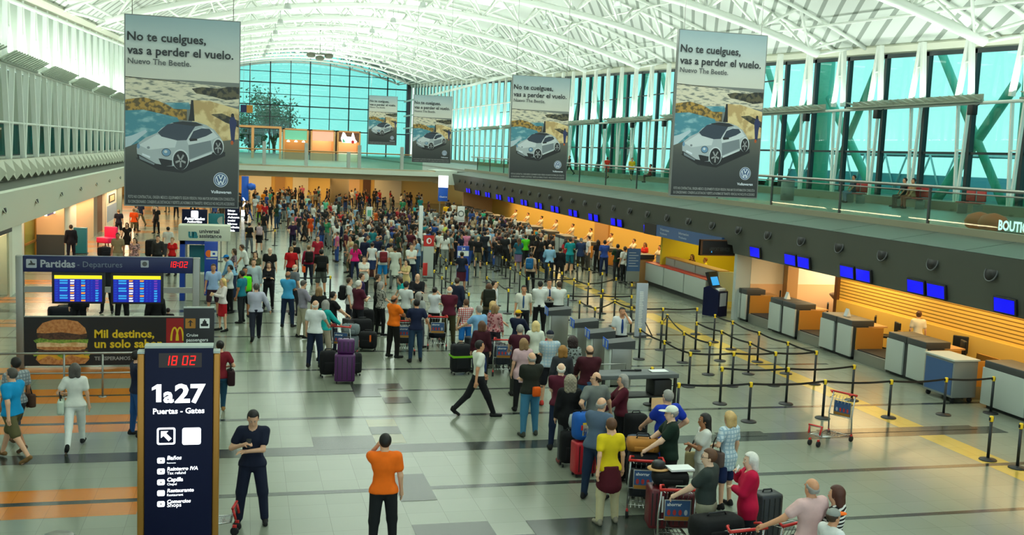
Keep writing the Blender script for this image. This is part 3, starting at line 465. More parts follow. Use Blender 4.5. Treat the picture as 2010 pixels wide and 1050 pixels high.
def banner_meshes():
    p = MB(); p.box(0, BW, .0, .10, 0, BH, 'mid_grey')
    b = MB(); pc = lambda pts: [((x-18)/619*BW, BH-(y-15)/1012*BH) for x, y in pts]; ly = [-.002]
    def put_(pts, m): ly[0] -= .0003; b.face([(a, ly[0], c) for a, c in pc(pts)], m)
    def el(cx, cy, rx, ry, m, n=22): put_([(cx+rx*math.cos(2*PI*k/n), cy+ry*math.sin(2*PI*k/n)) for k in range(n)], m)
    put_([(24, 20), (632, 20), (632, 345), (24, 345)], 'print_sky')
    put_([(24, 342), (300, 352), (632, 374), (632, 470), (24, 470)], 'print_sea')
    put_([(24, 340), (310, 354), (310, 358), (24, 346)], 'print_rock')
    put_([(375, 388), (430, 376), (520, 380), (570, 368), (632, 366), (632, 430), (560, 440), (470, 420), (400, 412)], 'print_rock')
    put_([(24, 462), (120, 446), (200, 462), (240, 480), (350, 500), (350, 560), (140, 530), (24, 530)], 'print_grassland')
    put_([(230, 470), (360, 462), (372, 498), (280, 500)], 'print_lagoon')
    put_([(24, 520), (120, 512), (300, 545), (330, 620), (160, 690), (24, 720)], 'print_lagoon')
    put_([(375, 448), (470, 448), (632, 486), (632, 660), (545, 670), (380, 590)], 'print_sand')
    put_([(480, 520), (540, 512), (632, 548), (632, 585), (560, 560)], 'print_rock'); put_([(372, 448), (384, 448), (392, 560), (358, 560), (366, 520)], 'car_dark')
    put_([(24, 660), (60, 650), (130, 618), (140, 628), (40, 716), (24, 722)], 'print_foam')
    put_([(24, 716), (90, 690), (200, 700), (545, 660), (632, 648), (632, 1020), (24, 1020)], 'print_road')
    for pts in ([(580, 556), (590, 524), (606, 524), (622, 560), (614, 600), (610, 660), (600, 676), (592, 660), (586, 604)],): put_(pts, 'surfer')
    el(598, 520, 9, 11, 'car_dark', 10); el(597, 668, 8, 12, 'pumpkin', 8)
    put_([(80, 770), (200, 830), (330, 842), (560, 742), (560, 720), (300, 700)], 'car_dark')
    put_([(84, 716), (95, 688), (130, 660), (190, 632), (215, 605), (268, 575), (330, 562), (400, 564), (455, 578), (500, 603), (530, 638), (547, 664), (549, 700), (500, 722), (365, 772), (350, 800), (280, 806), (215, 810), (150, 795), (95, 770), (86, 745)], 'car_silver')
    put_([(96, 700), (190, 640), (298, 668), (288, 706), (222, 712), (150, 724)], 'car_light'); put_([(360, 690), (480, 660), (488, 716), (365, 768)], 'car_shade'); put_([(350, 664), (385, 610), (440, 590), (490, 606), (520, 640), (480, 660), (360, 690)], 'car_light')
    put_([(195, 630), (246, 584), (286, 574), (398, 585), (362, 640), (350, 664), (300, 668), (215, 650)], 'car_glass'); put_([(272, 573), (330, 563), (400, 566), (440, 580), (398, 588), (286, 578)], 'car_roof'); put_([(364, 658), (386, 614), (430, 597), (472, 598), (490, 618), (455, 638), (405, 656)], 'car_glass'); put_([(362, 656), (405, 652), (408, 664), (368, 670)], 'car_dark')
    put_([(86, 748), (100, 752), (186, 796), (214, 800), (200, 768), (216, 768), (272, 776), (272, 804), (215, 812), (150, 798), (92, 774)], 'car_dark'); put_([(96, 756), (180, 796), (176, 804), (100, 774)], 'car_shade'); put_([(113, 742), (155, 758), (155, 769), (113, 753)], 'logo_white')
    el(241, 734, 25, 22, 'car_dark'); el(241, 734, 22, 19, 'car_lamp'); el(238, 730, 9, 8, 'car_light', 12); el(93, 706, 8, 14, 'car_lamp', 12); el(146, 712, 11, 10, 'car_light', 14); el(146, 712, 8, 7, 'car_shade', 14)
    for cx, cy, rx, ry in ((318, 774, 40, 52), (521, 696, 26, 42)):
        el(cx, cy-4, rx+5, ry+4, 'car_light'); el(cx, cy, rx, ry, 'car_dark')
        for k in range(5):
            a = 2*PI*k/5+.3; put_([(cx+rx*.72*math.cos(a-.16), cy+ry*.72*math.sin(a-.16)), (cx+rx*.72*math.cos(a+.16), cy+ry*.72*math.sin(a+.16)), (cx+rx*.12*math.cos(a+.9), cy+ry*.12*math.sin(a+.9)), (cx+rx*.12*math.cos(a-.9), cy+ry*.12*math.sin(a-.9))], 'car_hub')
    put_([(368, 770), (486, 722), (488, 732), (368, 782)], 'car_light'); el(330, 560, 1, 1, 'car_roof', 4)
    cx, cy = 537, 872; el(cx, cy, 40, 40, 'logo_white', 28); el(cx, cy, 37, 37, 'logo_blue', 28); el(cx, cy, 31, 31, 'logo_white', 28); el(cx, cy, 27.5, 27.5, 'logo_blue', 28)
    def strk(a, c, wd=6.):
        d = np.array(c, float)-a; nn = np.array([-d[1], d[0]])/np.linalg.norm(d)*wd/2; put_([tuple(np.array(a)+nn), tuple(np.array(c)+nn), tuple(np.array(c)-nn), tuple(np.array(a)-nn)], 'logo_white')
    for a, c in (((526, 847), (537, 870)), ((548, 847), (537, 870)), ((514, 856), (528, 896)), ((528, 896), (537, 876)), ((537, 876), (546, 896)), ((546, 896), (560, 856))): strk(a, c)
    Y = ly[0]-.0006
    def tx(s, x, y, wd, m, bold=0., h=None): a, c = pc([(x, y)])[0]; lettering(b, s, a, Y, c, m, wd/619*BW, h, bold)
    tx('No te cuelgues,', 34, 150, 416, 'ink', .022); tx('vas a perder el vuelo.', 33, 221, 566, 'ink', .022); tx('Nuevo The Beetle.', 37, 272, 334, 'ink_soft', .016); tx('Volkswagen', 484, 946, 112, 'logo_white', .03)
    tx('FOTO NO CONTRACTUAL. ORIGEN: MEXICO. EQUIPAMIENTO SEGUN VERSION. PARA MAYOR INFORMACION CONSULTE A', 40, 984, 574, 'legal_grey', .02, .062); tx('SU CONCESIONARIO. CONSERVE LAS DISTANCIAS Y RESPETE LAS NORMAS DE TRANSITO. VEHICULO NO INCLUYE ACCESORIOS', 40, 1010, 574, 'legal_grey', .02, .062)
    return p.mesh('panel'), b.mesh('print')
pm, bm_ = banner_meshes()
for (x, y, z, lab) in ((-2.4, 22.88, 4.39, 'largest hanging car banner, on the left above the departures board'), (9.85, 23.08, 4.95, 'large hanging car banner on the right before the upper deck railing'), (9.79, 38.51, 4.84, 'hanging car banner in the middle, next behind the large right one'), (9.53, 60.7, 5.06, 'smaller hanging car banner before the far slatted windows'), (9.67, 84.5, 6.06, 'smallest hanging car banner before the far end window')):
    t = thing('hanging_banner', lab, 'banner', (x, y, z), 0, 'car banners hung down the hall'); put('panel', pm, t); put('print', bm_, t)
    for dx in (.15, BW-.15): MB().tube([(dx, .05, BH), (dx, .05, zr(x+dx, y)-z+.1)], .008, 'steel', 5).build('cable', t)
# ---------------------------------------------------------------- signs of the shop aisle
def seg7(mb, txt, x, z, h, Y, m, slant=.12):
    w_ = h*.55; t = h*.13; D = {'0': 'abcdef', '1': 'bc', '2': 'abged', '8': 'abcdefg'}
    R = dict(a=(0, h-t, w_, h), d=(0, 0, w_, t), g=(0, h/2-t/2, w_, h/2+t/2), f=(0, h/2, t, h), b=(w_-t, h/2, w_, h), e=(0, 0, t, h/2), c=(w_-t, 0, w_, h/2))
    for c in txt:
        if c == ':':
            for q in (.25, .65): mb.face([(x+slant*h*q, Y, z+h*q), (x+t*1.2+slant*h*q, Y, z+h*q), (x+t*1.2+slant*h*q, Y, z+h*q+t*1.2), (x+slant*h*q, Y, z+h*q+t*1.2)], m)
            x += h*.3; continue
        if c == ' ': x += h*.32; continue
        for s in D[c]:
            a, b, c2, d = R[s]; g = t*.12; mb.face([(x+a+g+slant*b, Y, z+b+g), (x+c2-g+slant*b, Y, z+b+g), (x+c2-g+slant*d, Y, z+d-g), (x+a+g+slant*d, Y, z+d-g)], m)
        x += w_+h*.17
    return x
YD = 27.5; XZ = lambda x, y, Y=YD: tuple(atY(x, y, Y)[[0, 2]])
xl, xr = XZ(40, 600)[0], XZ(385, 600)[0]; zt_ = XZ(200, 503)[1]; zh = XZ(200, 534)[1]
t = thing('departures_board', 'grey framed departures board with blue header, two flight screens and a burger advert', 'information board', ((xl+xr)/2, YD, 0)); ox = (xl+xr)/2; hw = (xr-xl)/2
for s in (-1, 1): MB().box(s*hw-.09, s*hw+.09, -.09, .09, 0, zt_, 'steel', .02).build('post', t)
h_ = MB().box(-hw+.09, hw-.09, -.1, .1, zh, zt_, 'navy', .01); h_ = h_.build('header', t); b = MB(); L = lambda x, y: (XZ(x, y)[0]-ox, XZ(x, y)[1])
a, z = L(81, 523); lettering(b, 'Partidas', a, -.106, z, 'letter_grey', L(149, 523)[0]-a, None, .03); a, z = L(153, 523); lettering(b, '- Departures', a, -.106, z, 'letter_soft', L(241, 523)[0]-a)
a, z = L(53, 523); flat(b, rrect(a, a+.24, z-.02, z+.2, .02), -.104, 'letter_grey'); flat(b, [(a+.04, z+.05), (a+.2, z+.05), (a+.21, z+.09), (a+.15, z+.1), (a+.12, z+.16), (a+.09, z+.16), (a+.1, z+.1), (a+.06, z+.09)], -.106, 'dark_grey'); a, z = L(277, 524); flat(b, rrect(a, a+.19, z, z+.18, .02), -.104, 'letter_grey'); flat(b, ellipse(a+.095, z+.09, .06, .06), -.106, 'ink_soft')
b.build('lettering', h_); b = MB(); a, z = L(330, 524); seg7(b, '18:02', a, z, .155, -.106, 'led_red'); b.build('clock', t)
rnd = random.Random(4)
for x0, x1, y0, y1 in ((108, 201, 540, 591), (223, 316, 541, 592)):
    (a, zb_), (c, zt2) = L(x0, y1), L(x1, y0); sc = MB().box(a-.06, c+.06, -.08, .08, zb_-.05, zt2+.1, 'black', .015).build('screen', t); b = MB()
    flat(b, [(a, zb_), (c, zb_), (c, zt2), (a, zt2)], -.083, 'screen_deep'); flat(b, [(a, zt2-.09), (c, zt2-.09), (c, zt2), (a, zt2)], -.085, 'screen_yellow'); W_ = c-a; rows = 9; rh = (zt2-.1-zb_)/rows
    for r in range(rows):
        z0 = zb_+rh*(r+.18); z1 = z0+rh*.62
        for u0, u1, m in ((.02, .08, 'screen_rows'), (.11, .28, 'screen_cyan' if r % 3 else 'screen_rows'), (.33, .42, 'screen_white' if (r+int(x0)) % 3 else 'screen_orange'), (.46, .52, 'screen_rows'), (.56, .65, ('screen_orange', 'screen_cyan', 'screen_cyan')[(r+int(x0)) % 3]), (.69, .73, 'screen_rows'), (.77, .80, 'screen_rows'), (.86, .93, 'screen_magenta' if r > 4 else 'screen_cyan')): flat(b, [(a+W_*u0, z0), (a+W_*(u1-.02*rnd.random()), z0), (a+W_*u1, z1), (a+W_*u0, z1)], -.085, m)
    b.build('flight_rows', sc)
MB().box(-hw+.09, hw-.09, -.04, .04, L(200, 591)[1]+.22, L(200, 591)[1]+.36, 'steel').build('cross_rail', t)
(a, z0), (c, z1) = (-hw+.09, L(100, 717)[1]), L(385, 622); ad = MB().box(-hw+.09, hw-.09, -.05, .05, max(z0, .02), z1, 'ad_black'); ad.box(-hw+.09, hw-.09, -.055, .055, z1, z1+.02, 'steel'); ad = ad.build('advert_panel', t)
for nm, c1, c2, s in (('bun', (206, 142, 84), (176, 106, 52), 14), ('patty', (92, 58, 40), (60, 36, 24), 20), ('lettuce', (150, 176, 66), (90, 130, 40), 16), ('cheese', (232, 176, 50), (222, 160, 36), 5), ('bun_pale', (238, 206, 158), (206, 156, 96), 8)): blotch(nm, c1, c2, s, .4, .62)
b = MB(); B = lambda pts, m, k: flat(b, [L(30+x/4.375, 490+y/4.375) for x, y in pts], -.056-.0015*k, m)
B([(195, 895), (620, 890), (636, 940), (600, 975), (400, 985), (220, 978), (180, 940)], 'bun', 1); B([(185, 890), (630, 880), (640, 930), (560, 920), (480, 900), (380, 945), (290, 905), (200, 950)], 'cheese', 2); B([(190, 860), (250, 840), (560, 840), (630, 855), (625, 885), (540, 900), (300, 900), (200, 890)], 'patty', 3); B([(150, 885), (200, 870), (205, 905), (165, 915)], 'lettuce', 4); B([(600, 865), (655, 880), (640, 905), (590, 900)], 'lettuce', 4); B([(360, 905), (400, 880), (440, 905), (410, 930)], 'lettuce', 4)
B([(185, 800), (250, 785), (560, 785), (622, 800), (620, 835), (560, 860), (260, 858), (190, 845)], 'bun_pale', 5); B([(185, 832), (620, 830), (600, 852), (400, 862), (210, 850)], 'bun', 6); B([(160, 775), (230, 750), (330, 765), (440, 748), (560, 765), (632, 765), (625, 800), (520, 790), (400, 800), (270, 790), (180, 797)], 'lettuce', 7); B([(190, 720), (300, 705), (520, 705), (622, 722), (615, 755), (520, 770), (300, 768), (195, 752)], 'patty', 8); B([(188, 712), (190, 680), (240, 625), (330, 598), (430, 594), (540, 612), (605, 670), (618, 715), (560, 725), (400, 705), (260, 715)], 'bun', 9)
b.build('burger_picture', ad); b = MB(); Q = lambda x, y: L(30+x/4.375, 490+y/4.375)
for s, x, y, x1, m in (('Mil destinos,', 682, 752, 1195, 'mcd_yellow'), ('un solo sabor', 682, 838, 1262, 'mcd_yellow'), ('TE ESPERAMOS EN', 682, 945, 1060, 'legal_grey')): a, z = Q(x, y); lettering(b, s, a, -.056, z, m, Q(x1, y)[0]-a, None, .03)
b.build('lettering', ad); (a, z0), (c, z1) = Q(1296, 1000), (hw-.09, Q(0, 585)[1]); b = MB(); flat(b, [(a, max(z0, .03)), (c, max(z0, .03)), (c, z1), (a, z1)], -.056, 'ad_red')
for k in (0, 1):
    x0, zz = Q(1332+46*k, 778); zz = max(zz, .05); b.add([], [], 'ad_red'); o1 = ellipse(x0+.105, zz, .105, .36, 16, 0, PI); i1 = ellipse(x0+.105, zz, .058, .31, 16, 0, PI); flat(b, o1+i1[::-1], -.0575-.001*k, 'mcd_yellow')
b.build('logo_panel', ad)
# directory totem with the gate numbers
YK = 14.7; LK = lambda x, y: (float(atY(x, y, YK)[0])-kx, float(atY(x, y, YK)[2])); kx = 0; kx = LK(352, 800)[0]
t = thing('directory_totem', 'tall navy lit totem reading 1a27 with red clock 18 02', 'directory sign', (kx, YK, 0)); x0, x1 = LK(285, 800)[0], LK(418, 800)[0]; zk = LK(350, 676)[1]
MB().box(x0, x1, -.11, .11, .0, zk-.02, 'kiosk_navy', .01).build('body', t); MB().box(x0-.0, x1+.0, -.115, .115, zk-.03, zk, 'light_grey').build('top_cap', t)
for a, c in ((x0-.095, x0), (x1, x1+.09)): MB().box(a, c, -.09, .09, 0, zk-.11, 'gold', .02).box(a, c, -.09, .09, zk-.11, zk-.08, 'light_grey').build('side_trim', t)
b = MB(); a, z = LK(322, 714); flat(b, [(a-.06, z-.03), (a+.50, z-.03), (a+.50, z+.17), (a-.06, z+.17)], -.1125, 'led_back'); seg7(b, '18 02', a, z, .135, -.115, 'led_red'); b.build('clock', t)
b = MB(); KQ = lambda x, y: LK(260+x/2.692, 660+y/2.692)
a, z = KQ(112, 400); lettering(b, 'Puertas - Gates', a, -.113, z, 'glow_white', KQ(382, 400)[0]-a, None, .025)
(a, z), (c, z1) = KQ(106, 338), KQ(156, 244); u = lambda p, q_: (a+(c-a)*p, z+(z1-z)*q_); flat(b, [u(.45, 0), u(1, 0), u(1, 1), u(.55, 1), u(0, .82), u(0, .66), u(.45, .76)], -.113, 'glow_white')
for s, x, hh, w_ in (('a', 166, .215, None), ('2', 226, .255, .20), ('7', 308, .255, .20)): a, z = KQ(x, 338); lettering(b, s, a, -.113, z, 'glow_white', w_, hh, .035)
for i, (s1, s2, x1_) in enumerate((('Baños', 'Restrooms', 262), ('Reintegro IVA', 'Tax refund', 348), ('Capilla', 'Chapel', 270), ('Restaurante', 'Restaurant', 326), ('Comercios', 'Shops', 310))):
    y = 640+57*i; a, z = KQ(186, y); lettering(b, s1, a, -.113, z, 'glow_white', KQ(x1_, y)[0]-a, None, .03, slant=.15); a, z = KQ(186, y+20); lettering(b, s2, a, -.113, z, 'glow_white', (KQ(x1_, y)[0]-a)*.6, None, .01); (a, z), (c, z1) = KQ(134, y+20), KQ(174, y-12); flat(b, rrect(a, c, z, z1, .02), -.113, 'glow_white'); flat(b, rrect(a+.04, c-.04, z+.03, z1-.03, .01), -.1145, 'ink_soft') if i != 3 else None
for (x0_, x1_), fill in (((132, 230), 0), ((265, 364), 1)):
    (a, z), (c, z1) = KQ(x0_, 562), KQ(x1_, 470); flat(b, rrect(a, c, z, z1, .03), -.113, 'glow_white')
    if not fill:
        flat(b, rrect(a+.025, c-.025, z+.025, z1-.025, .015), -.1145, 'kiosk_navy'); g = .035; u = lambda p, q: (a+(c-a)*p, z+(z1-z)*q); flat(b, [u(.22, .8), u(.62, .8), u(.5, .68), u(.8, .36), u(.64, .2), u(.36, .52), u(.22, .4)], -.116, 'glow_white')
b.build('lettering', t)
# cruise passengers sign
YC = 21.; q0, q1 = atY(360, 690, YC), atY(420, 690, YC); LC = lambda x, y: (float(atY(x, y, YC)[0])-cx0, float(atY(x, y, YC)[2])); cx0 = (q0[0]+q1[0])/2; z1 = float(atY(390, 603, YC)[2]); hw = (q1[0]-q0[0])/2
t = thing('cruise_sign', 'black standing sign for cruise passengers behind the navy totem', 'sign', (cx0, YC, 0), .05); MB().box(-hw, hw, -.03, .03, 1.05, z1, 'ad_black', .008).box(-hw, hw, -.034, .034, z1-.015, z1+.01, 'light_grey').build('panel', t); MB().box(-hw*.5, hw*.5, -.18, .18, 0, .04, 'dark_grey').box(-.04, .04, -.03, .03, 0, 1.1, 'dark_grey').build('stand', t)
b = MB(); CQ = lambda x, y: LC(30+x/4.375, 490+y/4.375)
for (xa, xb), m in (((1460, 1548), 'screen_orange'), ((1583, 1668), 'sign_white')): (a, z), (c, z1_) = CQ(xa, 672), CQ(xb, 588); flat(b, rrect(a, c, z, z1_, .01), -.036, 'gold' if m == 'screen_orange' else m); u = lambda p, q_: (a+(c-a)*p, z+(z1_-z)*q_); flat(b, [u(.5, .85), u(.8, .55), u(.57, .62), u(.57, .2), u(.43, .2), u(.43, .62), u(.2, .55)] if m == 'screen_orange' else [u(.15, .2), u(.85, .2), u(.9, .42), u(.7, .5), u(.7, .72), u(.58, .75), u(.55, .9), u(.45, .9), u(.42, .75), u(.3, .72), u(.3, .5), u(.1, .42)], -.038, 'black')
for s, x, y, x1_ in (('Cruise', 1470, 742, 1570), ('passengers', 1470, 785, 1655), ('Embarque', 1480, 825, 1640)): a, z = CQ(x, y); lettering(b, s, a, -.036, z, 'sign_white', CQ(x1_, y)[0]-a, None, .01)
b.build('lettering', t)
def board(name, lab, cat, px, Y, m, z0=None, dep=.1, foot=True, rows=None, base=None, mb=None):
    """standing or hung panel whose face covers px = (x0, y0, x1, y1) at distance Y"""
    a, c = atY(px[0], (px[1]+px[3])/2, Y), atY(px[2], (px[1]+px[3])/2, Y); zt2, zb2 = float(atY((px[0]+px[2])/2, px[1], Y)[2]), float(atY((px[0]+px[2])/2, px[3], Y)[2]); cx_ = (a[0]+c[0])/2; w2 = (c[0]-a[0])/2; zb2 = max(zb2, 0.03) if foot else zb2
    t = thing(name, lab, cat, (cx_, Y, 0)); MB().box(-w2, w2, 0, dep, zb2, zt2, m, .01).build('panel', t)
    if foot: MB().box(-w2*.9, w2*.9, -.12, dep+.12, 0, .035, 'dark_grey').box(-w2*.7, -w2*.55, .02, dep-.02, 0, zb2+.05, 'steel').box(w2*.55, w2*.7, .02, dep-.02, 0, zb2+.05, 'steel').build('stand', t)
    return t, w2, zb2, zt2
t, w2, z0, z1 = board('booth_header', 'pale green travel insurance booth header reading universal assistance', 'sign', (350, 443, 452, 473), 39, 'beige_white', foot=False, dep=.9)
b = MB(); lettering(b, 'u', -w2*.62, -.004, z0+.12, 'teal', .18, .30, .06); lettering(b, 'a', -w2*.46, -.004, z0+.12, 'teal', .19, .30, .06); lettering(b, 'universal', -w2*.2, -.004, z0+.29, 'dark_grey', .7, None, .03); lettering(b, 'assistance', -w2*.2, -.004, z0+.12, 'dark_grey', .78, None, .03); b.build('lettering', t)
b = MB(); b.box(-w2*.95, w2*.1, .1, .2, z0-.14, z0+.0, 'blue_panel'); b.box(-w2*.95, -w2*.75, .1, .8, 0, z0, 'blue_panel'); b.box(-w2*.7, w2*.3, .1, .7, 0, .95, 'beige_white'); b.build('booth_body', t); MB().box(-w2*.6, w2*.05, .5, .55, 1.0, z0-.2, 'teal').build('screen', t)
t2, w2, z0, z1 = board('blue_totem', 'blue column with orange and white emblem under the booth header', 'sign', (401, 475, 427, 580), 38.4, 'blue_panel', dep=.3); b = MB(); flat(b, ellipse(-.08, z1-.42, .11, .13), -.004, 'orange'); flat(b, rrect(-.02, .22, z1-.52, z1-.32, .02), -.0055, 'sign_white'); flat(b, rrect(.05, .14, z1-.46, z1-.38, .01), -.007, 'blue_panel'); flat(b, rrect(-.17, .2, z1-.62, z1-.57, .01), -.004, 'letter_grey'); b.build('emblem', t2)
t, w2, z0, z1 = board('info_sign', 'dark hanging sign with white square behind the booth header', 'sign', (357, 411, 407, 440), 50, 'kiosk_navy', foot=True); b = MB(); flat(b, rrect(-.16, .16, z1-.38, z1-.06, .05), -.004, 'glow_white'); lettering(b, 'Autoridades', -.45, -.004, z0+.2, 'glow_white', .9, None, .03); lettering(b, 'Authorities', -.33, -.004, z0+.07, 'glow_white', .66, None, .03); b.build('lettering', t)
t, w2, z0, z1 = board('list_sign', 'tall navy lit list sign right of the booth header', 'sign', (441, 405, 470, 455), 50, 'kiosk_navy', dep=.2); b = MB()
for i, s in enumerate(('Embarque', 'Migraciones', 'Aduana', 'Seguridad', 'Informes', 'Policia', 'Salida')): lettering(b, s, -w2*.6, -.004, z1-.24-i*.155, 'glow_white', w2*(1.2+.3*(i % 3)-.2), .09, .03)
b.build('lettering', t)
t, w2, z0, z1 = board('poster_stand', 'teal poster stand between the two dark signs', 'sign', (409, 419, 440, 443), 52, 'teal', dep=.06); b = MB(); flat(b, ellipse(w2*.8, z0+.25, .25, .2, 14, PI/2, 1.5*PI), -.004, 'light_grey'); b.build('print', t)
t, w2, z0, z1 = board('info_pillar', 'tall bright blue pillar with white arrow under the far bridge', 'sign', (474, 346, 488, 394), 84, 'bright_blue', dep=.4); b = MB(); flat(b, [(-.1, 1.5), (.12, 1.15), (-.1, .8), (-.2, .8), (0, 1.15), (-.2, 1.5)], -.005, 'glow_white'); b.build('arrow', t); MB().box(-w2, w2, -.05, .4, .05, .5, 'glow_white').build('lit_foot', t); MB().lathe([(.0, -.3), (.3, -.2), (.36, 0), (.3, .2), (0, .3)], 'bright_blue', (w2+.2, .1, z1-.8), 12).build('globe', t)
t, w2, z0, z1 = board('check_in_sign', 'blue sign with bright white top at the end of the right bulkhead', 'sign', (861, 368, 879, 395), 83, 'bright_blue', foot=True, dep=.3); MB().box(-w2, w2, 0, .3, z1, z1+.95, 'glow_white').build('lit_top', t); b = MB(); lettering(b, 'Check in', -w2*.8, -.005, z0+.3, 'sign_white', w2*1.6, None, .03); b.build('lettering', t)
t, w2, z0, z1 = board('queue_totem', 'grey totem with red head and white emblem in the queue', 'sign', (831, 462, 851, 546), 46.5, 'light_grey', dep=.12); MB().box(-w2, w2, -.005, .125, z1-.5, z1, 'red').build('red_head', t); b = MB(); flat(b, ellipse(0, z1-.25, .12, .14), -.009, 'sign_white'); flat(b, ellipse(.02, z1-.25, .06, .09), -.011, 'red'); b.build('emblem', t)
t, w2, z0, z1 = board('red_sign', 'small red tilted sign by the foot of the red-headed totem', 'sign', (830, 516, 839, 541), 45.5, 'red', foot=True, dep=.04)
t, w2, z0, z1 = board('white_pylon', 'thin white pylon standing in the middle of the queue crowd', 'pylon', (823, 404, 830, 478), 50, 'sign_white', dep=.2)
t, w2, z0, z1 = board('queue_sign', 'white standing sign with grey round emblem near the amber wall', 'sign', (898, 405, 912, 436), 62, 'sign_white', dep=.06); b = MB(); flat(b, ellipse(0, z1-.45, .2, .2), -.005, 'mid_grey'); flat(b, ellipse(0, z1-.45, .13, .13), -.007, 'sign_white'); flat(b, [(-.2, z0+.1), (.2, z0+.1), (.2, z0+.12), (-.2, z0+.12)], -.005, 'mid_grey'); b.build('emblem', t)
t, w2, z0, z1 = board('queue_sign', 'small white sign over the posts at the far left queue', 'sign', (719, 406, 731, 431), 66, 'sign_white', dep=.06); b = MB(); flat(b, rrect(-.12, .12, z1-.6, z1-.2, .03), -.005, 'out_green'); b.build('emblem', t)
t, w2, z0, z1 = board('blue_queue_sign', 'blue and white standing sign behind the woman with red skirt', 'sign', (897, 483, 920, 552), 42.5, 'blue_panel', dep=.08); b = MB(); flat(b, [(-w2*.95, z1-.42), (w2*.95, z1-.42), (w2*.95, z1-.2), (-w2*.95, z1-.2)], -.005, 'sign_white'); lettering(b, '24', -.08, -.005, z1-.16, 'sign_white', .16, .1, .03); flat(b, [(-w2*.95, z0+.02), (-w2*.7, z0+.02), (-w2*.7, z1-.45), (-w2*.95, z1-.45)], -.005, 'letter_grey'); b.build('print', t)
t, w2, z0, z1 = board('notice_stand', 'blue notice board on grey base before the yellow recess', 'sign', (1231, 488, 1256, 553), 43.5, 'mid_grey', dep=.1); b = MB(); b.box(-w2, w2, -.01, .11, z0+.48, z1, 'logo_blue')
for i in range(6): flat(b, [(-w2*.8, z1-.2-i*.12), (w2*(.3+.4*(i % 2)), z1-.2-i*.12), (w2*(.3+.4*(i % 2)), z1-.17-i*.12), (-w2*.8, z1-.17-i*.12)], -.013, 'letter_grey')
b.build('print', t)
t, w2, z0, z1 = board('roller_banner', 'tall pale glassy banner on a wheeled stand among the posts', 'sign', (1248, 556, 1270, 664), 31.3, 'letter_grey', dep=.05); b = MB(); rnd = random.Random(5)
for i in range(22): zz = z1-.3-i*.055; a = -w2*.45; flat(b, [(a, zz), (a+w2*(.4+.5*rnd.random()), zz), (a+w2*.6, zz+.025), (a, zz+.025)], -.004, 'sign_white')
b.build('print', t); MB().box(-w2*.2, w2*2.2, -.02, .02, .03, .07, 'dark_grey').tube([(w2*.8, 0, .5), (w2*2.1, 0, .07)], .02, 'dark_grey', 6).build('side_leg', t)
# ---------------------------------------------------------------- check-in counters, monitors, belts
def counter_unit(y0, y1, lab, tagx=False):
    """y0 near end, y1 far end: two pale panels with a dark gap, dark console and lit baggage scale"""
    t = thing('check_in_counter', lab, 'counter', (17.85, y0, 0), 0, 'check-in counters'); Lg = y1-y0
    b = MB(); b.box(.12, 1.0, .1, Lg-.1, 0, .12, 'black'); b.build('plinth', t)
    MB().box(.0, .06, .0, Lg*.44, .1, 1.02, 'counter_panel', .008).build('front_panel', t); MB().box(.0, .06, Lg*.56, Lg, .1, 1.02, 'counter_panel', .008).build('front_panel', t)
    MB().box(.06, .72, 0, Lg, .1, 1.0, 'dark_grey').build('body', t); MB().box(.02, .80, .03, Lg*.49, 1.0, 1.2, 'dark_grey', .02).box(.02, .80, Lg*.51, Lg-.03, 1.0, 1.2, 'dark_grey', .02).build('console', t); MB().box(.6, 1.25, .0, Lg, .98, 1.02, 'tan').build('desk_top', t)
    return t
def scale_unit(y0, y1, lab):
    t = thing('baggage_scale', lab, 'baggage scale', (17.9, y0, 0), 0, 'baggage scales'); Lg = y1-y0
    MB().box(.05, 1.6, .03, Lg-.03, 0, .34, 'steel', .01).build('scale_base', t); MB().box(.08, 1.5, Lg*.08, Lg*.92, .34, .37, 'black_rubber').build('belt', t); MB().box(.08, 1.0, .0, .05, .34, 1.0, 'amber_metal').build('side_wall', t); MB().box(.08, 1.0, Lg-.05, Lg, .34, 1.0, 'amber_metal').build('side_wall', t); MB().box(1.5, 1.56, .03, Lg-.03, .34, .92, 'amber_metal').build('back_wall', t)
mat('amber_metal', (206, 150, 70), .3, .45)
Yc = [(17.3, 19.2), (20.95, 22.75), (23.9, 25.6), (27.4, 29.15), (30.75, 32.6), (34.25, 35.1)]
labs = ['counter cut by the right picture edge, behind the blue trolley', 'check-in counter right below the standing agent in white', 'check-in counter left of the standing agent, beside a swivel chair', 'check-in counter below the beige lit back room', 'check-in counter at the near side of the grey pillar', 'short counter end beside the grey pillar']
Yc[1] = (23.85, 25.6); Yc[2] = (27.4, 29.15); Yc[3] = (30.75, 32.5); Yc[0] = (18.2, 21.6); Yc.pop(4); labs = [labs[0], labs[1], labs[2], labs[3], labs[5]]
for (a, c), l in zip(Yc, labs): counter_unit(a, c, l)
for (a, c), l in zip(((25.65, 27.35), (29.2, 30.7), (32.6, 34.2), (22.3, 23.8)), ('amber lit baggage scale between the agent\'s counter and the swivel chair counter', 'amber lit baggage scale just right of the beige back room', 'amber lit baggage scale beside the grey pillar', 'amber lit baggage scale behind the blue trolley')): scale_unit(a, c, l)
for i in range(12):
    y = 46.2+3.5*i; counter_unit(y, y+1.9, 'check-in counter behind the queue crowd, %s past the yellow recess' % ordn(i)); scale_unit(y+1.95, y+3.45, 'baggage scale behind the queue crowd, %s past the yellow recess' % ordn(i))
mf = MB().box(-.03, .05, -.46, .46, -.2, .2, 'black', .01).mesh('frame'); ms_ = MB(); ms_.add([(-.034, -.42, -.165), (-.034, .42, -.165), (-.034, .42, .165), (-.034, -.42, .165)], [(0, 1, 2, 3)], 'screen_blue'); ms_ = ms_.mesh('screen')
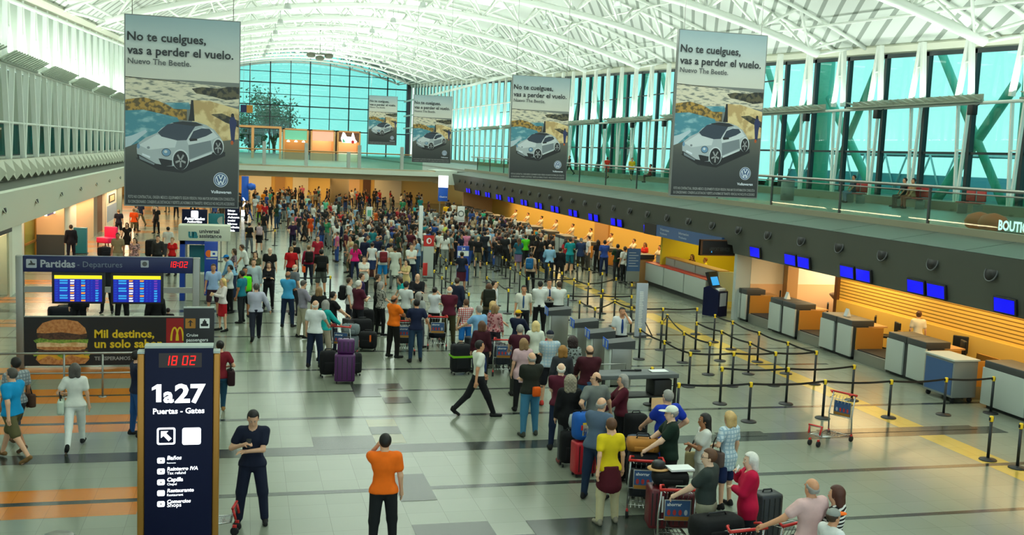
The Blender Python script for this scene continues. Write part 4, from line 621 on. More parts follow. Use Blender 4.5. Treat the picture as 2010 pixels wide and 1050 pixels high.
pairs = [(20.62, 0), (19.6, 1), (24.0, 0), (22.98+.17, 1), (27.3, 0), (26.45, 1), (30.65, 0), (29.8, 1), (33.1, 0)]+[v for k in range(12) for v in ((43.8+3.45*k+.45, 0), (43.8+3.45*k-.45, 1))][1:]
for i, (y, s) in enumerate(pairs):
    far = y > 42; lab = ('blue screen under the dark bulkhead, ' + (('%s past the yellow recess' if far else '%s from the right picture edge') % ordn((i-9) if far else [1, 0, 3, 2, 5, 4, 7, 6, 8][i])))
    t = thing('monitor', lab, 'monitor', (17.5, y, 2.70), 0, 'blue check-in screens'); t.rotation_euler = (0, -.12, 0); t.scale = (1, .82 if not far else .7, 1); put('frame', mf, t); put('screen', ms_, t)
# back walls behind the counters
def slat_mat():
    m = mat('slat_wall', (238, 196, 110), .5); L = m.node_tree.links; b = m.node_tree.nodes['Principled BSDF']; t = N(m, 'ShaderNodeTexCoord'); sx = N(m, 'ShaderNodeSeparateXYZ'); L.new(t.outputs['Object'], sx.inputs[0]); a = N(m, 'ShaderNodeMath', operation='MULTIPLY'); a.inputs[1].default_value = 9; L.new(sx.outputs['Z'], a.inputs[0]); f_ = N(m, 'ShaderNodeMath', operation='FRACT'); L.new(a.outputs[0], f_.inputs[0]); g = N(m, 'ShaderNodeMath', operation='LESS_THAN'); g.inputs[1].default_value = .3; L.new(f_.outputs[0], g.inputs[0]); mx = N(m, 'ShaderNodeMix', data_type='RGBA'); mx.inputs[6].default_value = lin((236, 196, 96))+(1,); mx.inputs[7].default_value = lin((140, 100, 30))+(1,); L.new(g.outputs[0], mx.inputs[0]); L.new(mx.outputs[2], b.inputs['Base Color'])
slat_mat()
for i_, (b_, m_) in enumerate((((20.4, 20.7, -2, 32.2, 1.15, 2.76), 'slat_wall'), ((20.3, 20.7, -2, 32.2, 0, 1.15), 'amber_wall'), ((20.3, 20.72, 32.2, 32.4, 0, 2.76), 'brown'), ((20.75, 24, 32.0, 32.2, 0, 2.76), 'warm_white'), ((23.8, 24, 32.2, 34.8, 0, 2.76), 'warm_white'), ((18.3, 24, 34.84, 34.98, 1.35, 2.76), 'warm_white'), ((18.3, 24, 34.82, 34.98, 0, 1.35), 'peach'), ((float(atY(1545, 560, 34.5)[0]), float(atY(1566, 560, 34.5)[0]), 34.5, 34.8, 0, 2.76), 'tan'), ((17.7, 18.3, 34.85, 35.05, 0, 2.5), 'light_grey'), ((22.3, 22.6, 35.1, 43.6, 0, 2.76), 'yellow_wall'), ((21.2, 22.3, 35.1, 35.9, 0, 2.5), 'tan'), ((18.4, 22.3, 43.6, 43.8, 0, 2.76), 'yellow_wall'), ((21.0, 21.4, 43.8, 88, 0, 2.76), 'amber_wall'), ((20.9, 21.0, 57.8, 60.3, 0, 2.7), 'tan'), ((18.4, 25, 88.0, 88.3, 0, 2.76), 'peach'), ((18.5, 20.9, 81, 88, 2.4, 2.76), 'soffit'))): struct(MB().box(*b_, m_), 'wall_right_%d' % (i_+1))

# yellow recess: sign strip, black board, service desk
t = thing('service_sign', 'long blue sign strip with black end over the yellow recess', 'sign', (17.5, 0, 2.62)); b = MB(); b.box(-.1, .06, 35.6, 43.4, -.12, .36, 'logo_blue'); b.box(-.11, .07, 42.0, 43.4, -.13, .37, 'black'); b.build('panel', t); b = MB()
for y, s in ((41.6, 'Ventas'), (39.6, 'Informacion')): lettering(b, s, -.105, y, .16, 'letter_grey', 1.0, .1, .02, face='-x'); lettering(b, 'Tickets', -.105, y, .0, 'letter_grey', .8, .08, .02, face='-x')
b.build('lettering', t)
t, w2, z0, z1 = board('flight_board', 'black hanging board with faint text before the yellow recess', 'sign', (1375, 473, 1447, 500), 35.4, 'black', foot=False, dep=.16); b = MB(); b.box(-w2, -w2+.08, -.01, .17, z0-.03, z1+.03, 'brown'); b.box(-w2, w2, -.01, .17, z1, z1+.04, 'brown'); b.box(-w2, w2, -.01, .17, z0-.04, z0, 'brown'); b.build('frame', t); b = MB(); lettering(b, 'AIRPORT SERVICES', -.4, -.015, z0+.14, 'dark_grey', .85, .14, .02); flat(b, [(-.32, z0+.08), (-.27, z0+.08), (-.295, z0+.16)], -.017, 'screen_cyan'); b.build('lettering', t)
t = thing('service_desk', 'long pale service desk with red top line before the yellow wall', 'desk', (18.1, 38.2, 0)); Lg = 6.6
for k in range(3): MB().box(0, .08, .05+k*2.2, 2.15+k*2.2, .22, 1.05, 'counter_panel', .01).build('front_panel', t); MB().box(.5, .58, .05+k*2.2, 2.15+k*2.2, 1.05, 1.4, 'counter_panel', .01).build('upper_panel', t)
MB().box(.08, .6, 0, Lg, .2, 1.04, 'mid_grey').box(.15, .6, .1, Lg-.1, 0, .2, 'dark_grey').build('body', t); MB().box(-.01, .5, 0, Lg, 1.05, 1.075, 'red').build('red_edge', t); MB().box(.48, 1.0, 0, Lg, 1.4, 1.44, 'tan').build('desk_top', t); MB().box(.5, 1.2, -.1, -.02, .2, 1.4, 'beige_white').build('end_panel', t)
t = thing('side_desk', 'small pale desk with red edge behind the dark kiosk', 'desk', (19.2, 36.0, 0)); MB().box(0, .8, 0, 1.2, 0, 1.0, 'counter_panel', .01).build('body', t); MB().box(-.02, .82, -.02, 1.22, 1.0, 1.03, 'red').build('red_edge', t)
t = thing('wooden_podium', 'amber lit wooden podium at the far end of the service desk', 'podium', (17.9, 45.1, 0)); MB().box(-.1, .7, 0, .7, 0, 1.15, 'tan', .02).build('body', t); MB().box(-.15, .75, -.05, .75, 1.15, 1.36, 'dark_grey', .02).build('top', t)
q = fl(1402, 619); t = thing('self_service_kiosk', 'dark blue self service kiosk with slanted screen beside the short counter', 'kiosk', (q[0], q[1], 0), .5); b = MB(); b.prism([(-.35, 0), (.35, 0), (.35, 1.05), (.1, 1.15), (-.35, .95)], -.3, .3, 'kiosk_navy', 'x'); b.build('cabinet', t); b = MB(); b.prism([(-.02, 1.05), (.12, 1.1), (.35, 1.62), (.2, 1.66)], -.27, .27, 'black', 'x'); hh = b.build('screen_head', t); b = MB(); b.add([(-.22, .0, 1.16), (.22, .0, 1.16), (.22, .17, 1.56), (-.22, .17, 1.56)], [(0, 1, 2, 3)], 'screen_cyan'); b.build('screen', hh); MB().box(-.2, .2, -.36, -.34, .4, .9, 'letter_grey').build('front_notice', t); MB().box(-.2, .2, -.3, -.05, .98, 1.06, 'sign_white').build('shelf', t)
# swivel chairs and small things behind the counters
def chair_meshes():
    b = MB(); b.box(-.24, .24, -.24, .24, .46, .54, 'black', .03); s_ = b.mesh('seat'); b = MB(); b.box(.22, .28, -.22, .22, .62, 1.12, 'black', .03); bk = b.mesh('backrest'); b = MB(); b.tube([(.1, 0, .46), (.3, 0, .5), (.31, 0, .8)], .025, 'black', 6); b.tube([(0, 0, .1), (0, 0, .46)], .03, 'steel', 8); st = b.mesh('stem'); b = MB()
    for k in range(5): a = 2*PI*k/5; b.tube([(0, 0, .12), (.28*math.cos(a), .28*math.sin(a), .07)], .022, 'black', 6).lathe([(.03, 0), (.035, .03), (.03, .06)], 'black_rubber', (.28*math.cos(a), .28*math.sin(a), 0), 8)
    return s_, bk, st, b.mesh('base')
cs = chair_meshes()
for px, py, a, lab in ((1735, 625, 2.5, 'black swivel chair with round back left of the agent'), (1778, 640, 2.9, 'black swivel chair just behind the agent\'s counter'), (1880, 672, .6, 'black swivel chair seen sideways right of the agent'), (1910, 675, 2.8, 'black swivel chair with square back before the blue trolley'), (1640, 600, 2.6, 'black swivel chair before the beige back room'), (1543, 578, 2.8, 'black swivel chair at the counter beside the grey pillar')):
    P = fl(px, py, 1.12)
    P = atX(px, py, 19.85)
    t = thing('swivel_chair', lab, 'chair', (P[0], P[1], 0), a, 'swivel chairs behind check-in')
    for n_, m_ in zip(('seat', 'backrest', 'stem', 'base'), cs): put(n_, m_, t)
P = atX(1612, 590, 22.6); t = thing('curved_desk', 'dark curved reception desk in the beige back room', 'desk', (21.9, 33.4, 0)); b = MB(); b.lathe([(.5, 0), (.6, .7), (.95, 1.05), (1.0, 1.12)], 'brown', n=24); b.build('body', t)
for i, (y, lab) in enumerate(((32.0, 'small white notice on the console by the beige back room'), (28.3, 'small white notice on the console above the swivel chair counter'))): tag(MB().prism([(-.08, 0), (.08, 0), (.0, .24)], y-.09, y+.09, 'sign_white').build('desk_notice', None, (18.25, 0, 1.2)), lab, 'notice')
q = fl(1885, 790); t = thing('blue_trolley', 'grey wheeled trolley with blue front panel before the near counter', 'trolley', (q[0]-.35, q[1]-.1, 0)); MB().box(0, .7, 0, 1.15, .14, 1.08, 'mid_grey', .015).build('body', t); MB().box(-.012, .0, .05, 1.1, .2, 1.02, 'logo_blue').build('front_panel', t); MB().box(-.03, .73, -.03, 1.18, 1.08, 1.12, 'light_grey').build('top', t)
for x in (.1, .6):
    for y in (.1, 1.05): MB().lathe([(.03, -.03), (.07, -.02), (.07, .02), (.03, .03)], 'black_rubber', n=12).build('wheel', t, (x, y, .07)).rotation_euler = (PI/2, 0, 0)
# ---------------------------------------------------------------- check gates with small consoles and black scanner table
gx = [((1095, 604), (.72)), ((1147, 627), .72), ((1178, 647), .72), ((1215, 666), .75)]
bb = MB().box(-.24, .3, -.26, .26, .03, 1.0, 'steel', .02).box(-.3, -.24, -.26, .26, .0, 1.0, 'light_grey', .01).mesh('body'); bt = MB().prism([(-.34, .98), (.36, .98), (.36, 1.2), (-.34, 1.12)], -.29, .29, 'dark_grey').mesh('console')
bs = MB(); bs.box(-.36, -.345, -.27, -.03, .96, 1.2, 'bright_blue'); bs.box(-.36, -.345, .03, .27, .96, 1.2, 'bright_blue'); bs.box(-.365, -.36, -.22, -.08, 1.0, 1.16, 'letter_grey'); bs.box(-.365, -.36, .08, .22, 1.0, 1.16, 'letter_grey'); bs = bs.mesh('blue_notices')
for i, ((x, y), _) in enumerate(gx):
    P = fl(x, y, 1.18); t = thing('check_gate', 'grey steel boarding check pedestal with blue notices, %s' % ('farthest, in front of the two staff', 'second from the far end', 'third from the far end', 'nearest, beside the black table')[i], 'pedestal', (P[0], P[1], 0), -.1, 'boarding check pedestals')
    for n_, m_ in (('body', bb), ('console', bt), ('blue_notices', bs)): put(n_, m_, t)
P = fl(1245, 731, .85); t = thing('scanner_table', 'long dark metal inspection table beside the queue', 'table', (P[0], P[1], 0), .05); MB().box(-.95, 1.0, -.32, .32, .76, .86, 'ink_soft', .01).build('tabletop', t); b = MB(); b.tube([(-.9, .28, .86), (-.9, .28, 1.0), (-.1, .28, 1.0), (-.1, .28, .86)], .015, 'steel', 6); b.build('guard_rail', t)
for x in (-.88, .93):
    for y in (-.27, .27): MB().box(x-.03, x+.03, y-.03, y+.03, 0, .76, 'black').build('leg', t)
MB().box(-.85, .9, -.25, .25, .3, .34, 'black').build('shelf', t); MB().box(.4, .85, -.28, .2, .34, .72, 'black', .03).build('drum_box', t); MB().box(.35, .75, -.29, -.27, .05, .3, 'peach').build('pale_notice', t)
tag(MB().box(-.22, .2, -.13, .13, 0, .012, 'sign_white').build('paper_sheet', None, (P[0]+.62, P[1]+.02, .872)), 'white paper lying on the right end of the dark table', 'paper'); 
t = thing('hand_scanner', 'thin black hand scanner on the dark table', 'scanner', (P[0]-.1, P[1]+.1, .87)); MB().box(-.2, .15, -.03, .03, 0, .03, 'black', .01).build('handle', t); MB().box(.15, .3, -.05, .05, 0, .04, 'black', .01).build('head', t)
# ---------------------------------------------------------------- queue posts and belts
pb = MB().lathe([(.175, 0), (.175, .012), (.16, .028), (.04, .04), (.03, .05)], 'black', n=20).mesh('base'); pp = MB().lathe([(.031, .04), (.031, .84)], 'dark_post', n=12).mesh('pole') if 'dark_post' in M else None
mat('dark_post', (38, 42, 44), .4, .3); pp = MB().lathe([(.031, .04), (.031, .84)], 'dark_post', n=12).mesh('pole')
ph = MB().lathe([(.036, .80), (.04, .81), (.04, .90), (.03, .915)], 'yellow', n=12).box(-.045, .045, -.02, .02, .82, .89, 'black').mesh('head')
bf = {}
def belt_mesh(L):
    b = MB(); n = 6; pts = []
    for i in range(n+1): u = i/n; pts.append((L*u, .872-.05*math.sin(PI*u)*min(1, L/2)))
    for (x0, z0), (x1, z1) in zip(pts[:-1], pts[1:]): b.add([(x0, -.003, z0-.024), (x1, -.003, z1-.024), (x1, -.003, z1+.024), (x0, -.003, z0+.024), (x0, .003, z0-.024), (x1, .003, z1-.024), (x1, .003, z1+.024), (x0, .003, z0+.024)], [(0, 1, 2, 3), (7, 6, 5, 4), (3, 2, 6, 7), (1, 0, 4, 5)], 'black')
    return b.mesh('belt')
POSTS = []; ZP = .9
def post(px, py, lab, P=None):
    P = fl(px, py, ZP) if P is None else P
    for i, (q, t) in enumerate(POSTS):
        if math.hypot(q[0]-P[0], q[1]-P[1]) < .45: return i
    t = thing('queue_post', lab, 'queue post', (P[0], P[1], 0), 0, 'black queue posts with yellow heads'); put('base', pb, t); put('pole', pp, t); put('head', ph, t); POSTS.append((P, t)); return len(POSTS)-1
def belt(i, j):
    if i == j: return
    (a, t), (c, _) = POSTS[i], POSTS[j]; L = math.hypot(c[0]-a[0], c[1]-a[1])
    if L > 4.5 or L < .3: return
    o = put('belt', belt_mesh(L-.08), t, (0, 0, 0)); an = math.atan2(c[1]-a[1], c[0]-a[0]); o.rotation_euler = (0, 0, an); o.location = (.04*math.cos(an), .04*math.sin(an), 0)
def line(name, pts, off, sc, close=True):
    ids = [post(off[0]+x/sc, off[1]+y/sc, 'queue post, %s from left on the %s' % (ordn(i), name)) for i, (x, y) in enumerate(pts)]
    if close:
        for a, c in zip(ids[:-1], ids[1:]): belt(a, c)
    return ids
E_ = ((1280, 600), 4.0375)
l1 = line('nearest belt line, by the empty cart', [(213, 615), (785, 610), (1373, 590), (1898, 590)], *E_)
l2 = line('second belt line from the near side', [(555, 488), (1080, 492), (1603, 472)], *E_)
l3 = line('third belt line from the near side', [(305, 370), (648, 370), (980, 368), (1303, 360)], *E_)
l4 = line('slanting belt line nearest the scales', [(500, 72), (640, 122), (850, 208), (1078, 288)], *E_); belt(l4[-1], l3[-1])
l5 = line('slanting belt line amid the empty maze', [(355, 130), (553, 198), (778, 288)], *E_); belt(l5[-1], l3[2])
l6 = line('slanting belt line right of the pale banner', [(78, 122), (122, 70), (255, 208), (460, 290)], *E_)
l7 = line('short belt by the staff man with blue tie', [(100, 278)], *E_); belt(l7[0], l3[0])
l8 = line('belt line behind the pale banner', [(-160, 10), (87, 18), (357, 18)], *E_)
F4 = ((1020, 400), 4.774)
l9 = line('belt line behind the staff in white shirts', [(85, 690), (510, 700), (645, 745), (905, 695), (1052, 750)], *F4); l10 = line('far belt line before the check-in crowd', [(183, 525), (272, 565), (415, 520), (545, 565), (653, 605), (775, 645)], *F4)
l11 = line('belt line behind the three staff', [(457, 855), (762, 855), (1050, 860)], *F4); l12 = line('belt line left of the pale banner', [(565, 910), (708, 972), (893, 905), (1030, 980)], *F4); line('group around the yellow tag', [(287, 605), (397, 640), (780, 805)], *F4)
F3 = ((820, 400), 5.25)
l13 = line('belt line right of the red-headed totem', [(172, 685), (250, 752), (355, 812), (460, 880), (527, 920)], *F3); l14 = line('belt line behind the blue queue sign', [(235, 525), (293, 570), (345, 602), (525, 640)], *F3); l15 = line('belt line amid the queue maze', [(602, 560), (712, 605), (955, 655), (1055, 705), (1140, 755)], *F3); l16 = line('belt running towards the bearded staff man', [(715, 752), (823, 810), (935, 880)], *F3); l17 = line('row of posts before the checked-in crowd', [(675, 460), (760, 495), (875, 545), (1005, 615)], *F3); line('pair left of the red-headed totem', [(180, 475), (220, 355)], *F3, close=False); line('pair under the far maze', [(293, 655), (912, 570)], *F3, close=False)
F6 = ((1040, 540), 3.89)
line('belt before the staff man with blue tie', [(845, 410), (1030, 500), (1125, 830)], *F6, close=False); belt(post(1257, 645, ''), post(1305, 668, '')); line('belt at the scanner table', [(935, 705)], *F6)
p1 = post(1858, 742, 'queue post before the blue trolley'); p2 = post(1951, 740, 'queue post right of the blue trolley'); belt(p1, p2); belt(l1[-1], p1)
line('belt at the left open aisle', [(1305, 430), (960, 440)], (400, 460), 5.25); line('short far belt left of the man in purple', [(440, 670), (130, 690)], (460, 330), 5.525)
for x, y, lab in ((1946.7, 818, 'leftmost of the spare queue posts at the right picture edge'), (1983.8, 818, 'middle one of the spare queue posts at the right picture edge'), (2005, 832, 'rightmost of the spare queue posts, cut by the picture edge')): post(x, y, lab)
k = 0
for j, Y in enumerate(np.arange(63, 86, 2.6)):
    for i in range(7):
        X = 7.6+1.25*i+.3*(j % 2)
        if X < 15.5: a = post(0, 0, 'queue post in the far maze, %s row, %s from left' % (ordn(j), ordn(i)), (X, Y, 0)); (belt(k, a) if i and k != a else None); k = a
# ---------------------------------------------------------------- luggage carts
def cart_meshes():
    d = {}; f = MB()
    for s in (-.27, .27):
        f.tube([(s, -.05, .12), (s, -.02, .55), (s*.95, -.12, .98)], .016, 'chrome', 8); f.tube([(s, -.05, .14), (s*.75, .5, .17), (s*.5, .92, .22)], .015, 'chrome', 8)
    f.tube([(-.27, -.03, .5), (.27, -.03, .5)], .012, 'chrome', 6)
    for i in range(7): x = -.21+.07*i; f.tube([(x, 0, .16), (x*.6, .9, .22)], .006, 'chrome', 5)
    for i in range(4): y = .1+.22*i; f.tube([(-.26+.1*i*.5, y, .17), (.26-.1*i*.5, y, .17)], .007, 'chrome', 5)
    f.tube([(-.14, .9, .21), (-.13, .94, .42), (.13, .94, .42), (.14, .9, .21)], .015, 'chrome', 8); d['frame'] = f.mesh('frame')
    h = MB(); h.tube([(-.29, -.14, .99), (.29, -.14, .99)], .022, 'red', 8); h.tube([(-.28, -.13, .98), (-.26, -.02, 1.02), (-.2, .04, 1.0)], .018, 'red', 8); h.tube([(.28, -.13, .98), (.26, -.02, 1.02), (.2, .04, 1.0)], .018, 'red', 8); d['handle'] = h.mesh('handle')
    n_ = MB(); n_.tube([(-.16, .93, .43), (.16, .93, .43)], .022, 'red', 8); n_.tube([(-.14, .93, .42), (-.13, .97, .26)], .02, 'red', 8); n_.tube([(.14, .93, .42), (.13, .97, .26)], .02, 'red', 8); d['bumper'] = n_.mesh('bumper')
    b = MB(); b.tube([(-.2, -.10, .93), (-.2, .12, .9), (.2, .12, .9), (.2, -.10, .93)], .007, 'chrome', 5)
    for i in range(5): b.tube([(-.16+.08*i, -.09, .93), (-.16+.08*i, -.02, .78)], .005, 'chrome', 4)
    d['basket'] = b.mesh('basket')
    a = MB(); a.box(-.2, .2, -.085, -.072, .50, .82, 'steel', .004);
    for Y, sg in ((-.087, -1), (-.070, 1)):
        a.add([(-.185, Y, .57), (.185, Y, .57), (.185, Y, .81), (-.185, Y, .81)], [(0, 1, 2, 3)], 'logo_blue'); a.add([(-.185, Y, .51), (.185, Y, .51), (.185, Y, .57), (-.185, Y, .57)], [(0, 1, 2, 3)], 'gold')
        for i in range(4): a.face([(x, Y+sg*.002, z) for x, z in ellipse(-.13+.085*i, .63, .026, .045, 10)], 'red_seat' if i < 3 else 'letter_grey')
    lettering(a, 'ahorrar', -.16, -.089, .73, 'sign_white', .22, None, .02); d['advert_panel'] = a.mesh('advert_panel')
    w_ = MB(); w_.lathe([(.02, -.025), (.06, -.022), (.065, 0), (.06, .022), (.02, .025)], 'black_rubber', n=14); d['wheel'] = w_.mesh('wheel')
    c = MB(); c.box(-.018, .018, -.03, .03, .06, .16, 'red', .008); d['fork'] = c.mesh('fork'); return d
CM = cart_meshes()
def cart(px, py, rz, lab, P=None, dx=0):
    P = fl(px, py) if P is None else P; t = thing('luggage_cart', lab, 'luggage cart', (P[0], P[1], 0), rz, 'luggage carts with red handles')
    for n_ in ('frame', 'handle', 'bumper', 'basket', 'advert_panel'): put(n_, CM[n_], t)
    for x, y in ((-.27, -.05), (.27, -.05), (-.1, .95), (.1, .95)): o = put('wheel', CM['wheel'], t, (x, y, .065)); o.rotation_euler = (0, PI/2, 0); put('fork', CM['fork'], t, (x, y, 0))
    return t
cart(1645, 862, 2.05, 'empty luggage cart standing alone by the belt posts')
q = fl(462, 1046); cart(0, 0, -1.75, 'luggage cart peeping out behind the navy totem', (q[0]-.93, q[1]+.17, 0))
# ---------------------------------------------------------------- luggage
BAGID = [0]
def suitcase(P, w_, d_, h_, col, lab, rz=0, z=0, wheels=True, tagc=None, soft=False, tilt=0, name='suitcase', strap=None):
    t = thing(name, lab, 'suitcase' if name == 'suitcase' else 'bag', (P[0], P[1], z), rz); t.rotation_euler = (tilt, 0, rz); z0 = .06 if wheels else 0
    MB().box(-w_/2, w_/2, -d_/2, d_/2, z0, z0+h_, 'case_shell' if not soft else 'cloth', .05 if not soft else min(.11, h_*.4)).build('body', t, None, col)
    b = MB(); b.tube([(-w_*.2, 0, z0+h_), (-w_*.17, 0, z0+h_+.04), (w_*.17, 0, z0+h_+.04), (w_*.2, 0, z0+h_)], .014, 'black', 6); b.build('handle', t)
    if not soft:
        b = MB()
        for x in (-.35, -.12, .12, .35): b.box(w_*x-.008, w_*x+.008, -d_/2-.006, -d_/2+.01, z0+.06, z0+h_-.06, 'black')
        b.build('ribs', t)
    else: MB().box(-w_*.3, w_*.3, -d_/2-.03, -d_/2+.02, z0+h_*.15, z0+h_*.55, 'cloth', .03).build('front_pocket', t, None, col)
    if strap: MB().box(-w_/2-.006, w_/2+.006, -d_/2-.012, d_/2+.006, z0+h_*.55, z0+h_*.55+.05, strap).build('strap', t)
    if tagc: MB().box(w_*.15, w_*.24, -d_/2-.03, -d_/2-.02, z0+h_*.45, z0+h_*.85, tagc).build('luggage_tag', t)
    if wheels:
        for x in (-w_*.38, w_*.38):
            for y in (-d_*.3, d_*.3): MB().lathe([(.012, -.015), (.03, -.012), (.03, .012), (.012, .015)], 'black_rubber', n=10).build('wheel', t, (x, y, .03)).rotation_euler = (0, PI/2, 0)
    return t
# ---------------------------------------------------------------- people
def V(*a): return np.array(a, float)
def unit(v):
    n = np.linalg.norm(v); return v/n if n > 1e-9 else V(0, 0, 1)
class Field:
    def __init__(s, lo, hi, h):
        s.lo = np.array(lo, float); s.h = h
        s.n = np.maximum(4, np.ceil((np.array(hi)-s.lo)/h).astype(int)+1)
        s.F = np.full(s.n, 1.0, np.float32)
        s.ax = [(s.lo[i]+h*np.arange(s.n[i])).astype(np.float32) for i in range(3)]
    def blk(s, lo, hi):
        a = np.clip(np.floor((lo-s.lo)/s.h).astype(int), 0, s.n-1); b = np.clip(np.ceil((hi-s.lo)/s.h).astype(int)+1, 0, s.n)
        sl = tuple(slice(a[i], max(b[i], a[i]+1)) for i in range(3))
        return sl, [s.ax[0][sl[0]][:, None, None], s.ax[1][sl[1]][None, :, None], s.ax[2][sl[2]][None, None, :]]
    def put(s, sl, d, k):
        f = s.F[sl]; hh = np.clip(0.5+0.5*(f-d)/k, 0, 1); s.F[sl] = f*(1-hh)+d*hh-k*hh*(1-hh)
    def cone(s, a, b, ra, rb, k=.03, sy=1.0):
        m = max(ra, rb)*max(1, sy)+k+2*s.h
        sl, (x, y, z) = s.blk(np.minimum(a, b)-m, np.maximum(a, b)+m)
        d = b-a; d2 = d.copy(); d2[1] /= sy; L = max(d2@d2, 1e-9)
        px, py, pz = x-a[0], (y-a[1])/sy, z-a[2]
        t = np.clip((px*d2[0]+py*d2[1]+pz*d2[2])/L, 0, 1)
        s.put(sl, np.sqrt((px-t*d2[0])**2+(py-t*d2[1])**2+(pz-t*d2[2])**2)-(ra+(rb-ra)*t), k)
    def ell(s, c, r, k=.03):
        r = np.array(r, float); m = r.max()+k+2*s.h
        sl, (x, y, z) = s.blk(c-m, c+m)
        x, y, z = x-c[0], y-c[1], z-c[2]
        k0 = np.sqrt((x/r[0])**2+(y/r[1])**2+(z/r[2])**2)+1e-6; k1 = np.sqrt((x/r[0]**2)**2+(y/r[1]**2)**2+(z/r[2]**2)**2)+1e-6
        s.put(sl, k0*(k0-1)/k1, k)
    def carve(s, a, b, r):
        x, y, z = s.ax[0][:, None, None]-a[0], s.ax[1][None, :, None]-a[1], s.ax[2][None, None, :]-a[2]; d = b-a; t = np.clip((x*d[0]+y*d[1]+z*d[2])/(d@d), 0, 1)
        s.F = np.maximum(s.F, r-np.sqrt((x-t*d[0])**2+(y-t*d[1])**2+(z-t*d[2])**2)).astype(np.float32)
    def clip(s, p, n):      # keep the side the normal points away from
        n = unit(n); x, y, z = s.ax[0][:, None, None], s.ax[1][None, :, None], s.ax[2][None, None, :]
        s.F = np.maximum(s.F, (x-p[0])*n[0]+(y-p[1])*n[1]+(z-p[2])*n[2]).astype(np.float32)
    def mesh(s):
        F = s.F; S = F < 0; n = np.array(F.shape)
        cnt = sum(S[i:n[0]-1+i, j:n[1]-1+j, k:n[2]-1+k].astype(np.int8) for i in (0, 1) for j in (0, 1) for k in (0, 1))
        mix = (cnt > 0) & (cnt < 8); idx = np.full(mix.shape, -1, np.int64); N = int(mix.sum()); idx[mix] = np.arange(N)
        acc = np.zeros(mix.shape+(3,), np.float32); w = np.zeros(mix.shape, np.float32); quads = []
        for ax in range(3):
            a = np.moveaxis(F, ax, 0); sa = np.moveaxis(S, ax, 0); cr = sa[:-1] != sa[1:]
            with np.errstate(divide='ignore', invalid='ignore'): t = np.where(cr, a[:-1]/(a[:-1]-a[1:]), 0)
            A = np.moveaxis(acc, ax, 0); Wt = np.moveaxis(w, ax, 0); o = [q for q in range(3) if q != ax]
            for d1 in (0, 1):
                for d2 in (0, 1):
                    c = cr[:, d1:a.shape[1]-1+d1, d2:a.shape[2]-1+d2]; tt = t[:, d1:a.shape[1]-1+d1, d2:a.shape[2]-1+d2]
                    A[..., ax] += np.where(c, tt, 0); A[..., o[0]] += np.where(c, d1, 0); A[..., o[1]] += np.where(c, d2, 0); Wt += c
            I = np.moveaxis(idx, ax, 0); g = np.argwhere(cr)
            g = g[(g[:, 1] > 0) & (g[:, 2] > 0) & (g[:, 1] < a.shape[1]-1) & (g[:, 2] < a.shape[2]-1)]
            q = np.stack([I[g[:, 0], g[:, 1]-1, g[:, 2]-1], I[g[:, 0], g[:, 1], g[:, 2]-1], I[g[:, 0], g[:, 1], g[:, 2]], I[g[:, 0], g[:, 1]-1, g[:, 2]]], 1)
            ins = sa[g[:, 0], g[:, 1], g[:, 2]]
            if ax == 1: ins = ~ins
            q[~ins] = q[~ins][:, ::-1]; quads.append(q)
        base = np.argwhere(mix); v = s.lo+s.h*(base+acc[mix]/np.maximum(w[mix], 1)[:, None])
        return v, np.concatenate(quads)
def np_mesh(name, chunks, mats):
    """chunks: list of (verts, faces, material index); one mesh"""
    vs, fl_, mi, lens = [], [], [], []; off = 0
    for v, q, m in chunks:
        v = np.asarray(v, float); vs.append(v); q = np.asarray(q)
        fl_.append((q+off).ravel()); lens.append(np.full(len(q), q.shape[1])); mi.append(np.full(len(q), m)); off += len(v)
    v = np.concatenate(vs); f = np.concatenate(fl_); ln = np.concatenate(lens); mi = np.concatenate(mi)
    me = bpy.data.meshes.new(name); me.vertices.add(len(v)); me.vertices.foreach_set('co', v.ravel())
    me.loops.add(len(f)); me.loops.foreach_set('vertex_index', f.astype(np.int32))
    me.polygons.add(len(ln)); me.polygons.foreach_set('loop_start', np.concatenate([[0], np.cumsum(ln)[:-1]]).astype(np.int32)); me.polygons.foreach_set('loop_total', ln.astype(np.int32))
    me.polygons.foreach_set('material_index', mi.astype(np.int32)); me.polygons.foreach_set('use_smooth', np.ones(len(ln), bool))
    for m in mats: me.materials.append(m)
    me.update(calc_edges=True); me.validate(); return me
def np_tube(pts, rs, n=6):
    pts = [np.array(p, float) for p in pts]; vs = []; fs = []
    d = unit(pts[-1]-pts[0]); u = unit(np.cross(d, V(.31, .77, .55)))
    for i, (p, r) in enumerate(zip(pts, rs)):
        t = unit(pts[min(i+1, len(pts)-1)]-pts[max(i-1, 0)]); u = unit(u-t*(u@t)); w = np.cross(t, u)
        for k in range(n):
            a = 2*math.pi*k/n; vs.append(p+r*(math.cos(a)*u+math.sin(a)*w))
    m = len(pts)
    for i in range(m-1):
        for k in range(n): fs.append((i*n+k, i*n+(k+1) % n, (i+1)*n+(k+1) % n, (i+1)*n+k))
    vs += [pts[0]-rs[0]*.6*unit(pts[1]-pts[0]), pts[-1]+rs[-1]*.8*unit(pts[-1]-pts[-2])]
    for k in range(n): fs.append((m*n, (k+1) % n, k, m*n)); fs.append((m*n+1, (m-1)*n+k, (m-1)*n+(k+1) % n, m*n+1))
    return np.array(vs), np.array(fs)
